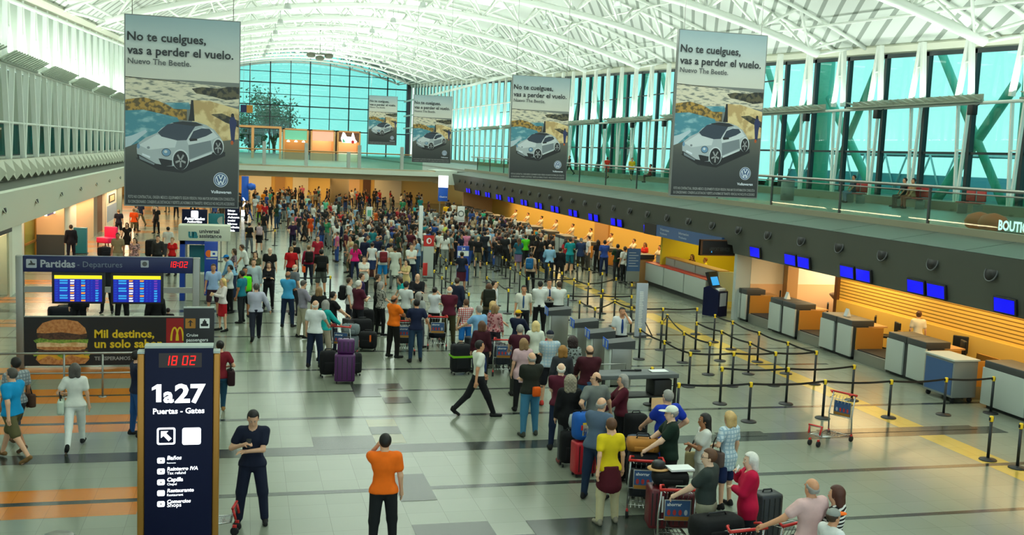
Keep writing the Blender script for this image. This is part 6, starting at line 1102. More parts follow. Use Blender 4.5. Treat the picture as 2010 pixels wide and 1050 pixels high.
person('blonde woman in colourful patterned top facing right', 969, 591, 1.62, -92, 'tee', '#5a90b4', 'trousers', '#2a3038', hair='bob', hc='y', fem=1, pat='print_multi', arms=(PU, PU))
person('brown haired woman in maroon top with back to camera', 946, 630, 1.62, -8, 'long', '#3c101c', 'trousers', '#1e1c20', hair='bob', hc='r', fem=1, g=1.05)
person('person in white and red patterned blouse before the maroon top', 972, 603, 1.6, -30, 'long', '#c89090', 'trousers', '#302830', hc='l', pat='print_multi', fem=1, hair='bob', root=tuple(fl(972, 604, 1.6)[:2]*1.02))
person('bearded staff man in white shirt with blue tie facing the queue', 1029, 560, 1.76, 165, 'tucked', '#d8d6c6', 'trousers', '#14161c', hc='k', skin='b', extra=('tie', 'belt'), xc='#274a78', arms=(R_, BK))
person('person with yellow cap and dark jacket among the carts', 1018, 608, 1.62, -40, 'jacket', '#141a34', 'trousers', '#1a1a22', hc='b', cap='cap', cc='#d6a810', arms=(PU, PU))
person('staff man in white long sleeves and black trousers, left of three', 1061, 551, 1.78, -20, 'long', '#e0e2dc', 'trousers', '#101114', hc='k', arms=(FO, FO), extra=('belt',), xc='#101010')
person('staff man with tie facing the camera between two colleagues', 1079, 548, 1.76, 175, 'tucked', '#d4d6d6', 'trousers', '#14161a', hc='k', skin='b', extra=('tie',), xc='#26385c', arms=(FO, FO))
person('staff man in white short sleeves, right of three, back to camera', 1098, 552, 1.78, 6, 'tucked', '#dcdfda', 'trousers', '#111214', hc='b', extra=('belt',), xc='#101010', arms=(FO, FO), g=1.08)
person('grey haired man in dark maroon polo before the yellow cap', 1021, 637, 1.72, -6, 'tee', '#401020', 'trousers', '#2a2c26', hc='g', arms=(PU, PU), g=1.14)
r = person('blonde woman in white top carrying a beige shoulder bag', 1052, 630, 1.66, -12, 'tee', '#d8dccc', 'trousers', '#241f1c', hair='bob', hc='#d8be82', fem=1, arms=(R_, BG)); handbag(r, -.22, -.04, .98, '#8a7a52', 'beige shoulder bag of the blonde woman in white', 1.3)
person('man in navy cap and pale checked shirt with dark shorts', 1080, 648, 1.76, -2, 'tee', '#b4bec0', 'shorts', '#14161c', hc='g', cap='cap', cc='#141828', pat='check_pale', sc='#c03a30', g=1.08, arms=(FO, FO))
person('woman with round dark curly hair in grey printed top', 1124, 661, 1.62, -4, 'tee', '#8c9490', 'trousers', '#23282c', hair='afro', hc='#2a1a18', fem=1, pat='print_grey')
person('short haired blonde woman in pale pink blouse and black trousers', 1028, 664, 1.66, -6, 'tunic', '#c8a4a8', 'trousers', '#131315', hair='bob', hc='l', fem=1, g=1.1)
r = person('balding man in dark grey polo and light jeans wearing an orange pouch', 1044, 691, 1.76, 4, 'tee', '#23261e', 'jeans', '#3f7896', hair='ring', hc='g', arms=(FO, FO), g=1.14, sc='#3a3c34'); P = at_body(r, .07, -.17, .98); o = thing('waist_pouch', 'orange pouch hanging on the back of the man in light jeans', 'bag', P, r[3]); MB().box(-.085, .085, -.05, .05, -.12, .09, 'cloth', .04).build('body', o, None, '#e05a10'); MB().tube([(-.16, .08, .06), (0, .02, .08), (.16, .08, .06)], .012, 'black', 6).build('strap', o)
person('woman with golden brown bob and grey cardigan', 1105, 678, 1.66, -10, 'cardigan', '#34363a', 'trousers', '#1f2024', hair='bob', hc='#96682e', fem=1, g=1.05)
person('broad man in maroon sweater and blue jeans beside the pedestals', 1158, 677, 1.8, -8, 'long', '#3e0f1a', 'jeans', '#2c4c68', hair='ring', hc='b', g=1.2, arms=(FO, PU))
person('bald man in maroon polo and dark jeans with a pink scalp', 1102, 712, 1.74, -14, 'tee', '#54182a', 'jeans', '#16243e', hair='ring', hc='w', skin='d', arms=(FO, FO))
person('woman with long curly grey hair, black cardigan and grey trousers', 1120, 737, 1.68, -12, 'cardigan', '#0f0f10', 'trousers', '#4a4c4c', hair='curly', hc='#8a7f6a', fem=1, g=1.08, shoe='sandal', sc='#7a3a34')
person('man with glasses in grey tee looking left over his shoulder', 1170, 730, 1.78, 10, 'tee', '#6c706a', 'jeans', '#2c3a48', hair='ring', hc='b', look=(70, 0), extra=('glasses',), arms=('side', 'hip'), g=1.1)
person('grey haired woman in wine red top facing left by the dark table', 1222, 735, 1.66, 82, 'long', '#4e1020', 'trousers', '#181818', hair='bob', hc='g', fem=1, arms=(PU, PU), g=1.08)
person('balding grey man in slate polo with red stripes leaning forward', 1182, 780, 1.76, -45, 'tee', '#4c5c70', 'jeans', '#1c2c44', hair='ring', hc='g', lean=14, arms=(HI, FO), look=(-10, 5), belly=.6, g=1.12)
r = person('person in yellow shirt with wine red jacket tied round the waist', 1200, 820, 1.72, 0, 'tee', '#d8bc14', 'loose', '#c2b68e', hair='short', hc='r', extra=('tied',), xc='#4a0c18', arms=(R_, BK), sc='#8a8270', fem=1)
person('large man in royal blue polo seen from behind', 1311, 765, 1.82, 14, 'tee', '#1434a4', 'shorts', '#1c2c6a', hair='short', hc='g', g=1.24, belly=.5, arms=(HI, PU))
person('man in white cap and dark green polo facing left over the carts', 1318, 796, 1.80, 74, 'tee', '#0f2418', 'trousers', '#14140f', hc='g', cap='cap', cc='#dcdccb', skin='d', arms=(PU, PU), extra=('glasses',), g=1.15, belly=.6)
r = person('woman with long black hair and white blouse facing left', 1383, 811, 1.68, 78, 'tee', '#d8d6cc', 'trousers', '#d6d2c8', hair='long', hc='k', skin='c', fem=1, arms=(BG, FO), g=1.05); handbag(r, .22, .05, .92, '#b0a070', 'beige handbag of the woman with long black hair', 1.3)
r = person('woman with short blonde hair and pale striped blouse over navy shorts', 1432, 807, 1.66, 20, 'tunic', '#c8d4d8', 'shorts', '#16244c', hair='bob', hc='y', fem=1, pat='check_pale', arms=(R_, BG)); handbag(r, -.25, .02, 1.0, '#5c4a44', 'brown shoulder bag of the woman in striped blouse')
person('man in dark grey polo and khaki trousers pushing a cart to the left', 1392, 880, 1.78, 48, 'tucked', '#2e3632', 'loose', '#8a8670', hair='short', hc='r', extra=('glasses', 'belt'), xc='#151515', arms=(R_, PU), look=(20, 0), g=1.14, belly=.4, skin='d')
r = person('white haired woman in crimson jacket holding a paper', 1473, 888, 1.68, 72, 'cardigan', '#c00c3c', 'trousers', '#15151c', hair='bob', hc='w', fem=1, arms=('up', FO), look=(8, 0), g=1.16, skin='d'); item('paper_note', 'small white paper held up by the woman in crimson', 'paper', r, 1, 'sign_white', .05, .006, .06)
person('balding man in pale pink tee stretching his left arm to a cart', 1594, 938, 1.78, 12, 'tee', '#d8b0ac', 'trousers', '#3a3a40', hair='ring', hc='g', arms=(R_, 'wide'), skin='b', g=1.12)
person('woman with chestnut hair and black and white striped top', 1642, 953, 1.68, 42, 'tee', '#131313', 'trousers', '#1a1a1e', hair='bob', hc='#4a2618', fem=1, pat='stripe_bw', g=1.05)
person('boy in grey and orange cap and white tee at the lower edge', 1638, 998, 1.55, -82, 'tee', '#dcdcd8', 'shorts', '#26303a', hc='b', cap='two', xc='#ee6a14', cc='#8e8f88', arms=(CH, CH), skin='b')
person('staff man with blue tie raising a hand to his face by the pedestals', 1222, 603, 1.76, 170, 'tucked', '#dcdedc', 'trousers', '#121214', hc='k', extra=('tie',), xc='#1c3c80', arms=(R_, FA), skin='b')
P = atX(1806, 600, 19.5)
person('check-in agent in white blouse and black skirt with her back turned', 1806, 600, 1.64, -30, 'tucked', '#e4dcc8', 'skirt', '#15120f', hair='bun', hc='r', fem=1, lean=8, root=(P[0], P[1]), group='airport staff')
# --- left group by the blue booth
person('man in pale blue polo and dark shorts facing the camera by the blue column', 419, 518, 1.76, 176, 'tee', '#9ab4d8', 'shorts', '#3a2230', hc='b', skin='b')
r = person('blonde woman in white blouse and red skirt by the aisle', 437, 546, 1.64, 112, 'long', '#e0d4d0', 'skirt', '#b01420', hair='long', hc='#d2b06a', fem=1, arms=(PH, PH)); item('folded_papers', 'pink papers held by the woman in red skirt', 'paper', r, 1, 'peach', .09, .01, .06)
person('woman in white top and black trousers behind the blonde woman', 451, 520, 1.64, 100, 'tee', '#d4d8d2', 'trousers', '#141416', hair='pony', hc='k', fem=1, arms=(FO, FO))
r = person('young man in black clothes facing the camera with lime backpack', 481, 524, 1.7, -165, 'tee', '#1b1c1a', 'shorts', '#1a1a1c', hc='k', skin='c'); P = at_body(r, 0, .22, .94); o = thing('lime_bag', 'bright lime bag worn by the young man in black', 'bag', P, r[3]); MB().box(-.17, .17, -.09, .09, 0, .5, 'cloth', .08).build('body', o, None, '#58e010'); MB().tube([(-.1, -.08, .4), (0, -.1, .5), (.1, -.08, .4)], .02, 'cloth', 6).build('strap', o, None, '#3cb008')
person('young man in pale grey hoodie facing the camera', 498, 508, 1.76, 178, 'jacket', '#a8b8bc', 'jeans', '#3a4252', hc='b', arms=(R_, R_))
person('woman dressed in black carrying a black coat', 528, 514, 1.66, 174, 'long', '#131217', 'trousers', '#121214', hair='long', hc='b', fem=1, arms=(FO, FO))
person('bald man in black tee with white print behind the coat carrier', 530, 486, 1.76, 176, 'tee', '#141414', 'trousers', '#24242a', hair='ring', hc='g', skin='d', g=1.15)
person('brown haired woman in olive top walking to the camera', 501, 494, 1.64, 172, 'tee', '#4a4c34', 'trousers', '#26262a', hair='long', hc='b', fem=1)
person('man in white tee leaning to the left at the booth', 474, 480, 1.74, 88, 'tee', '#d8dad2', 'trousers', '#1c2230', hc='b', lean=20, arms=(PU, PU), skin='b')
person('woman in mauve patterned top at the booth counter', 459, 488, 1.66, 95, 'tee', '#8c7480', 'trousers', '#232028', hair='bob', hc='b', fem=1, pat='print_grey')
person('man in light blue shirt and blue cap bending at the booth', 444, 500, 1.72, 80, 'long', '#7aa8c4', 'trousers', '#24304a', hc='k', cap='cap', cc='#1d80c8', lean=26, arms=(PU, PU))
person('man in teal tee half hidden by the lime bag', 474, 531, 1.7, 60, 'tee', '#137080', 'trousers', '#1b2024', hc='k', skin='c')
person('man in red tee and black trousers walking away', 572, 484, 1.72, 2, 'tee', '#b40c16', 'trousers', '#17171a', hc='l', g=1.08)
person('person in black top just behind the red tee', 577, 477, 1.72, -6, 'tee', '#131313', 'trousers', '#1a1a1a', hc='b', root=tuple(fl(578, 477, 1.74)[:2]*1.025))
r = person('woman in crimson top with black backpack and orange bag', 606, 481, 1.68, 4, 'long', '#8c1030', 'trousers', '#1c2030', hair='bun', hc='l', fem=1); backpack(r, '#17110f', 'black backpack on the woman in crimson top'); handbag(r, -.2, -.05, .78, '#e85a18', 'orange carrier bag below the black backpack')
r = person('big man in black tee and grey shorts with black backpack', 631, 489, 1.8, 0, 'tee', '#16130f', 'shorts', '#4a4e48', hc='k', skin='b', g=1.18); backpack(r, '#0f0f0f', 'black backpack on the big man in grey shorts', 1.15)
person('man in red and black shirt walking to the camera', 624, 463, 1.7, 176, 'tee', '#98162a', 'trousers', '#191a20', hc='b')
r = person('woman in black top and grey jeans standing at the short far belt', 490, 437, 1.62, -25, 'tee', '#161618', 'jeans', '#5c646a', hair='pony', hc='k', fem=1); r2 = person('woman in black dress with patterned backpack next to the short far belt', 509, 436, 1.62, 2, 'dress', '#131214', 'none', '#131214', hair='bun', hc='b', fem=1); backpack(r2, '#b09aa0', 'pale patterned backpack on the woman in black dress')
person('man in dark purple shirt and navy trousers with hand on hip', 575, 434, 1.56, 6, 'tee', '#2a1434', 'trousers', '#14162a', hair='ring', hc='n', arms=(R_, HI)); person('woman in orange dress walking away', 610, 422, 1.52, 2, 'dress', '#c84812', 'none', '#c84812', hair='bun', hc='l', fem=1, arms=(PH, R_), legs='walk')
r = person('man in red shirt walking right with a straw bag', 633, 432, 1.56, -110, 'tee', '#b81c1c', 'trousers', '#15161a', hc='k', legs='walk', skin='c'); handbag(r, -.2, .12, .88, '#a09868', 'straw bag of the walking man in red', 1.2)
person('man in white shirt walking left behind the red shirt', 648, 423, 1.58, 70, 'tee', '#d4d6d0', 'trousers', '#2c3034', hc='l', legs='walk'); person('man in grey shirt and black trousers walking left', 664, 430, 1.6, 64, 'long', '#7e8280', 'trousers', '#14151a', hc='b', legs='stride')
for l, x, y, hd_, tc, bc, hc, kw in (('person in orange tee beside lime cases', 510, 395, 170, '#c8501c', '#20222a', 'b', {}), ('person in red vest amid the far left group', 520, 398, 176, '#a81420', '#14203a', 'k', {}), ('person in black tee right of the red vest', 530, 398, 178, '#15141a', '#2a2c34', 'k', {}), ('man in cream shirt with lime suitcase', 556, 387, -8, '#d2d4c4', '#6a6a58', 'w', {}), ('person in pale blue top with a lime suitcase', 577, 386, 8, '#b8d0d8', '#2c3a4a', 'l', {}),
    ('woman in long blue dress walking away in the far aisle', 607, 393, 0, '#5c80b8', '#5c80b8', 'b', dict(top='dress', fem=1, hair='long')), ('man in mint green tee in the far aisle', 639, 391, 178, '#5cb890', '#8a8a78', 'n', {}), ('person in black with orange bag in the far aisle', 593, 391, 170, '#1a1719', '#d2d2cc', 'k', {}), ('person in mint top behind the blue dress', 604, 384, 0, '#a8d0b8', '#3a4048', 'n', {}), ('person in cream coat near the far column', 547, 372, 4, '#c8c4ae', '#201c1c', 'l', {}),
    ('person in black top left of the cream coat', 534, 372, 20, '#181617', '#20202a', 'k', {}), ('person with amber backpack in the far left group', 518, 376, 4, '#e0941c', '#20202a', 'b', {}), ('person in black at the far left under the bridge', 512, 350, 170, '#141416', '#1a1a20', 'k', {}), ('person in mint tee under the left end of the bridge', 520, 352, 180, '#8cb8a0', '#23262e', 'k', {}), ('person in dark tee under the bridge left of the column', 548, 356, 90, '#1c1c24', '#1c1c24', 'k', {}), ('person in blue shorts under the bridge', 559, 356, 180, '#2c3444', '#1c3c8c', 'k', {}), ('person in black by the far amber wall', 567, 360, 4, '#131317', '#15151a', 'k', {}), ('person in white top near the far column', 594, 352, -4, '#dcdccc', '#2a2c34', 'k', {}), ('person in black jacket left of the far column', 619, 358, 8, '#15151a', '#9aa8a0', 'k', {})):
    person(l, x, y, 1.6, hd_, kw.get('top', 'tee'), tc, 'none' if kw.get('top') == 'dress' else 'trousers', bc, kw.get('hair', 'short'), hc, 'ab'[int(x) % 2], fem=kw.get('fem', 0), legs=('ease', 'walk')[int(y) % 2])
# --- shop aisle at the left
person('worker in orange tee and khaki shorts in the shop aisle', 263, 409, 1.68, -5, 'tee', '#f0500e', 'shorts', '#6a5a3c', hc='l', legs='walk', skin='b'); person('worker in black vest with orange sleeves in the shop aisle', 233, 411, 1.66, 8, 'tee', '#1c1a28', 'shorts', '#17161c', hc='l', legs='ease'); person('woman in black dress in the shop aisle', 249, 437, 1.62, 170, 'dress', '#1b1411', 'none', '#1b1411', hair='long', hc='b', fem=1)
r = person('man in khaki tee facing the camera behind the departures board', 231, 457, 1.76, 172, 'tee', '#8a7a5c', 'trousers', '#a8a488', hc='b', skin='c', g=1.1)
person('man in black jacket at the teal stand in the shop aisle', 139, 441, 1.7, 20, 'jacket', '#16131c', 'trousers', '#141424', hc='b'); person('woman in red tee by the booth', 338, 466, 1.64, 150, 'tee', '#c41416', 'trousers', '#2a2028', hair='bun', hc='l', fem=1); person('man in charcoal shirt behind the departures board', 310, 462, 1.72, 170, 'long', '#2c2c2c', 'trousers', '#202022', hc='k'); person('man in white tee left of the booth header', 330, 445, 1.66, 4, 'tee', '#d4d4cc', 'trousers', '#3a3c40', hc='k'); person('woman in pink patterned top in the shop aisle', 264, 467, 1.62, 160, 'tee', '#b48a88', 'trousers', '#2a2026', hair='long', hc='b', fem=1, pat='print_grey')
person('dark haired person in blue scarf and black behind the flight screens', 210, 512, 1.74, 176, 'long', '#181a24', 'trousers', '#131318', hc='k'); person('person in black standing behind the right flight screen', 240, 535, 1.74, 178, 'long', '#141414', 'trousers', '#111114', hc='k'); person('person in black jacket low behind the right screen', 305, 568, 1.70, 20, 'jacket', '#121213', 'trousers', '#121213', hc='k'); person('person in black behind the left flight screen', 155, 545, 1.72, 170, 'jacket', '#111217', 'trousers', '#111217', hc='k'); person('child in dark coat right of the person in black jacket', 330, 604, 1.15, 0, 'jacket', '#1a1016', 'trousers', '#141214', hc='#2a1418')
# --- nearer side of the check-in crowd
CR = 'travellers in the check-in crowd'
for l, x, y, hh, hd_, top, tc, bot, bc, hair, hc, kw in (
    ('man in teal tee and teal shorts near the blue notice board', 1120, 467, 1.74, -8, 'tee', '#108a90', 'shorts', '#0c6470', 'short', 'k', {}), ('man in blue jacket and grey cap right of the teal tee', 1141, 467, 1.72, -4, 'jacket', '#26385c', 'trousers', '#2c281c', 'short', 'g', {'cap': 'cap', 'cc': '#56646a'}), ('man in light blue shirt and dark trousers in the check-in crowd', 1080, 479, 1.76, -10, 'long', '#86b4d4', 'trousers', '#17202c', 'ring', 'n', {}), ('agent in black vest and white sleeves facing left', 1156, 453, 1.74, 80, 'tee', '#d6d2cc', 'trousers', '#4a4842', 'short', 'k', {}),
    ('man in blue tee and jeans near the check-in desks', 1188, 466, 1.76, -20, 'tee', '#2a4690', 'jeans', '#1a2848', 'short', 'k', {}), ('man in dark green tee with black backpack at the desks', 1213, 473, 1.74, 10, 'tee', '#1e3420', 'trousers', '#26282c', 'short', 'k', {'bag': '#121412'}), ('person in black with grey bag left of the blue tee', 1174, 471, 1.68, 4, 'tee', '#161416', 'trousers', '#121214', 'bob', 'k', {}), ('man in white tee with arms forward in the check-in crowd', 1063, 457, 1.72, 170, 'tee', '#d8d8d2', 'trousers', '#242830', 'ring', 'n', {}),
    ('woman in beige top and black trousers with blue backpack', 1043, 495, 1.68, -30, 'tee', '#c8a88c', 'trousers', '#121214', 'bun', 'b', {'bag': '#1a5c8c', 'fem': 1}), ('agent in red vest at the wooden podium', 1266, 481, 1.62, 110, 'tee', '#c82a24', 'trousers', '#1a1a1c', 'long', 'r', {'fem': 1}), ('man in white tee behind the blue notice board', 1227, 478, 1.72, 20, 'tee', '#d0d2cc', 'trousers', '#15161a', 'short', 'b', {}), ('man in dark cap at the blue notice board', 1238, 482, 1.72, -14, 'tee', '#c2c4bc', 'trousers', '#131418', 'short', 'k', {'cap': 'cap', 'cc': '#171d2c'}),
    ('man in grey checked shirt at the left of the check-in crowd', 860, 428, 1.72, 172, 'tee', '#78808c', 'trousers', '#22242c', 'short', 'g', {'pat': 'check_grey'}), ('man in pale yellow tee in the check-in crowd', 874, 437, 1.7, 90, 'tee', '#c6ca5a', 'trousers', '#2c2c2c', 'short', 'k', {}), ('man in pale cap and grey tee with red waist band', 889, 441, 1.74, 176, 'tee', '#8a96a0', 'shorts', '#8c1c34', 'short', 'g', {'cap': 'cap', 'cc': '#d0cbb6'}), ('agent in dark vest and white sleeves left of the pink shirt', 879, 451, 1.74, -120, 'tucked', '#2a3038', 'trousers', '#1d2220', 'short', 'k', {}),
    ('person in pink shirt with back to camera in the crowd', 915, 454, 1.7, 10, 'long', '#cc7c98', 'trousers', '#2a2024', 'short', 'b', {}), ('person in grey tee and jeans right of the pink shirt', 934, 452, 1.72, -8, 'tee', '#74807c', 'jeans', '#2a4862', 'short', 'g', {}), ('agent in black vest with white sleeves from behind', 952, 454, 1.74, 2, 'tucked', '#23282e', 'trousers', '#20242a', 'short', 'k', {}), ('person in green tee with black strap near the amber wall', 947, 412, 1.7, 4, 'tee', '#2aa480', 'trousers', '#15181c', 'short', 'b', {}),
    ('white haired person in the crowd beside the white pylon', 854, 424, 1.68, 178, 'tee', '#6a7478', 'trousers', '#22242a', 'short', 'w', {}), ('person in white tee reaching up in the crowd', 878, 421, 1.68, 40, 'tee', '#d6d8d4', 'trousers', '#2a2c30', 'short', 'k', {}), ('person in bright yellow tee by the bulkhead end', 876, 400, 1.66, 2, 'tee', '#dca80c', 'trousers', '#22262a', 'short', 'b', {}), ('person in white blouse leaning at the far desks', 976, 426, 1.66, -30, 'tee', '#d2d0c0', 'trousers', '#2c2c2c', 'bob', 'k', {'fem': 1}),
    ('person in white tee in the thick of the crowd', 1030, 443, 1.7, -10, 'tee', '#dcdedc', 'trousers', '#262a2e', 'short', 'k', {}), ('woman in teal top and pink blue skirt from behind', 1019, 467, 1.66, 0, 'tee', '#1c5868', 'skirt', '#6c5a7c', 'long', 'r', {'fem': 1}), ('agent in black dress with white blouse in the crowd', 992, 456, 1.66, 176, 'tucked', '#1a1618', 'trousers', '#151416', 'bun', 'b', {'fem': 1}), ('woman in dusty pink top in the crowd', 975, 456, 1.62, 170, 'tee', '#b08a7c', 'trousers', '#2c2420', 'bob', 'b', {'fem': 1}),
    ('woman in navy top and wine red skirt at the blue queue sign', 907, 494, 1.7, -14, 'tee', '#131a2c', 'skirt', '#4a1424', 'bun', 'k', {'fem': 1}), ('person in black jacket right of the light blue shirt', 1100, 486, 1.6, -20, 'jacket', '#15161a', 'trousers', '#15161a', 'short', 'k', {}), ('person in lime tee left of the blue shirts', 1032, 461, 1.64, 10, 'tee', '#50c020', 'trousers', '#1c2426', 'short', 'k', {})):
    r = person(l, x, y, hh, hd_, top, tc, bot, bc, hair, hc, root=tuple(atX(x, y, 19.6)[:2]) if 'podium' in l else None, skin='abce'[int(x) % 4], g=1.05, fem=kw.get('fem', 0), cap=kw.get('cap'), cc=kw.get('cc', '#222'), pat=kw.get('pat'), arms=((R_, R_), (FO, R_), (PH, PH))[int(y) % 3], group=CR)
    if 'bag' in kw: backpack(r, kw['bag'], 'backpack worn by the '+l.split(' with ')[0])
for l, x, y, hd_, tc, hair, hc in (('woman with brown hair seated at the service desk', 1358, 512, 100, '#6a4a3c', 'long', 'r'), ('man in yellow vest seated right at the service desk', 1384, 520, 70, '#e8cc2c', 'short', '#8a4a1c')): person(l, x, y, 1.6, hd_, 'tee', tc, 'trousers', '#222222', hair, hc, 'b', arms=(PU, PU), root=tuple(atX(x, y, 19.7)[:2]), group='airport staff')
# --- upper right deck
for l, x, y, hh, hd_, top, tc, bot, bc, kw in (('person in red dress walking on the upper deck', 1191, 308, 1.68, 10, 'dress', '#d83a24', 'none', '#d83a24', {}), ('person in yellow vest and blue sleeves on the upper deck', 1240, 304, 1.7, 178, 'tee', '#d0b020', 'shorts', '#3a4a44', {}), ('person in dark top leaning on the deck railing left of the red dress', 1117, 304, 1.66, 90, 'tee', '#1c2a28', 'trousers', '#20262a', {})):
    person(l, x, y, hh, hd_, top, tc, bot, bc, 'short', 'b', 'b', z=4.2, near=False, legs='walk', group='people on the upper deck', root=(26.8, float(atX(x, y+30, 26.8)[1])))
for l, x, y, hd_, tc, bc in (('person in red seated on the upper deck past the yellow vest', 1276, 322, 70, '#8c2c2c', '#4a2a2a'), ('person in blue jeans seated alone on a deck bench', 1675, 346, 80, '#2c3a44', '#5c7890'), ('dark haired person seated beside another on the deck', 1775, 349, 78, '#20201f', '#4a4038'), ('person in tan top seated on the deck near the red seats', 1792, 347, 82, '#a8825c', '#8a4630')):
    person(l, x, y, 1.6, hd_, 'tee', tc, 'trousers', bc, 'short', 'k', 'b', legs='sit', arms=('knee', 'knee'), z=4.2, near=False, group='people on the upper deck', root=(26.9, float(atX(x, y+25, 26.9)[1])))
# --- the far crowd: each a person of their own, fewer than the eye suspects
rnd = random.Random(11); POS = [(x, y) for x, y, _ in PEOPLE]+[(q[0], q[1]) for q, _ in POSTS]
TC = [('white', '#d8d8d0'), ('black', '#151517'), ('navy', '#161e38'), ('teal', '#12747c'), ('grey', '#7c827e'), ('pale blue', '#86a8c4'), ('red', '#a41a20'), ('green', '#2c7a50'), ('beige', '#b8a484'), ('maroon', '#4a1422'), ('yellow', '#c8b030'), ('pink', '#c45c84'), ('brown', '#4a3626'), ('dark green', '#1c3424'), ('blue', '#24488c'), ('orange', '#cc5c18'), ('purple', '#4a2c5c'), ('turquoise', '#2a9c9c')]
TW = [17, 30, 16, 3, 13, 6, 3, 2, 7, 5, 1.2, 1.5, 9, 6, 5, 1.2, 1.5, 2]; BC = [('black', '#141416'), ('navy', '#1a2238'), ('grey', '#50565a'), ('khaki', '#6a6248'), ('blue', '#2a4460')]
PROTO = [dict(), dict(legs='walk'), dict(arms=(FO, FO)), dict(arms=(PH, R_), hair='short'), dict(fem=1, hair='long'), dict(fem=1, hair='bob', arms=(FO, R_)), dict(fem=1, hair='pony', legs='walk'), dict(bot='shorts', g=1.1), dict(arms=(PU, PU), g=1.08), dict(top='long', g=1.1), dict(top='jacket'), dict(hair='ring', belly=.5, g=1.1), dict(fem=1, hair='bun', bot='capri')]
CROWD = []
def fill(n, x0, x1, y0, y1, zone, grp, sep=.5, head=None):
    k = tries = 0
    while k < n and tries < n*60:
        tries += 1; X, Y = rnd.uniform(x0, x1), rnd.uniform(y0, y1)
        if any((X-a)**2+(Y-b)**2 < sep*sep for a, b in POS): continue
        POS.append((X, Y)); k += 1; p = dict(rnd.choice(PROTO)); tn, tc = rnd.choices(TC, TW)[0]; bn, bc = rnd.choice(BC); hc = rnd.choice('kkkkbbbrlngwy'); bot = p.pop('bot', 'trousers'); top = p.pop('top', 'tee')
        hn = dict(k='dark-haired', b='brown-haired', r='brown-haired', l='fair-haired', n='grey-haired', g='grey-haired', w='white-haired', y='blond')[hc]
        t = person('', 0, 0, rnd.uniform(1.52, 1.76), head(X, Y) if head else rnd.uniform(-180, 180), top, tc, bot, bc, p.pop('hair', 'short'), hc, rnd.choice('abcde'), near=False, root=(X, Y), group=grp, **p)[0]
        CROWD.append((X/Y, '%s %s in %s %s, %s %s, %s' % (hn, 'woman' if p.get('fem') else 'man', tn, dict(tee='tee', long='shirt', jacket='jacket')[top], bn, dict(trousers='trousers', shorts='shorts', capri='capris')[bot], zone), t))
CK = lambda X, Y: rnd.gauss(-60, 50)
fill(62, 8.6, 16.6, 49, 66, 'in the check-in crowd', CR, .55, CK); fill(40, 4.6, 8.6, 46, 64, 'in the middle of the hall', 'travellers in the middle of the hall', .55); fill(8, -1.5, 3, 60, 92, 'in the far open aisle', 'travellers in the far aisle', 1.2); fill(9, -7.3, -3.2, 48, 92, 'in the shop aisle', 'travellers in the shop aisle', 1.2)
for i in range(9): person('check-in agent behind the %s far desk past the yellow recess' % ordn(i), 0, 0, 1.64, 95, 'tucked', '#d8cfc0', 'trousers', '#1c1818', ('bun', 'short')[i % 2], 'kbr'[i % 3], 'b', near=False, root=(19.75, 47.1+3.5*i), group='agents at the far desks', arms=(PU, PU))
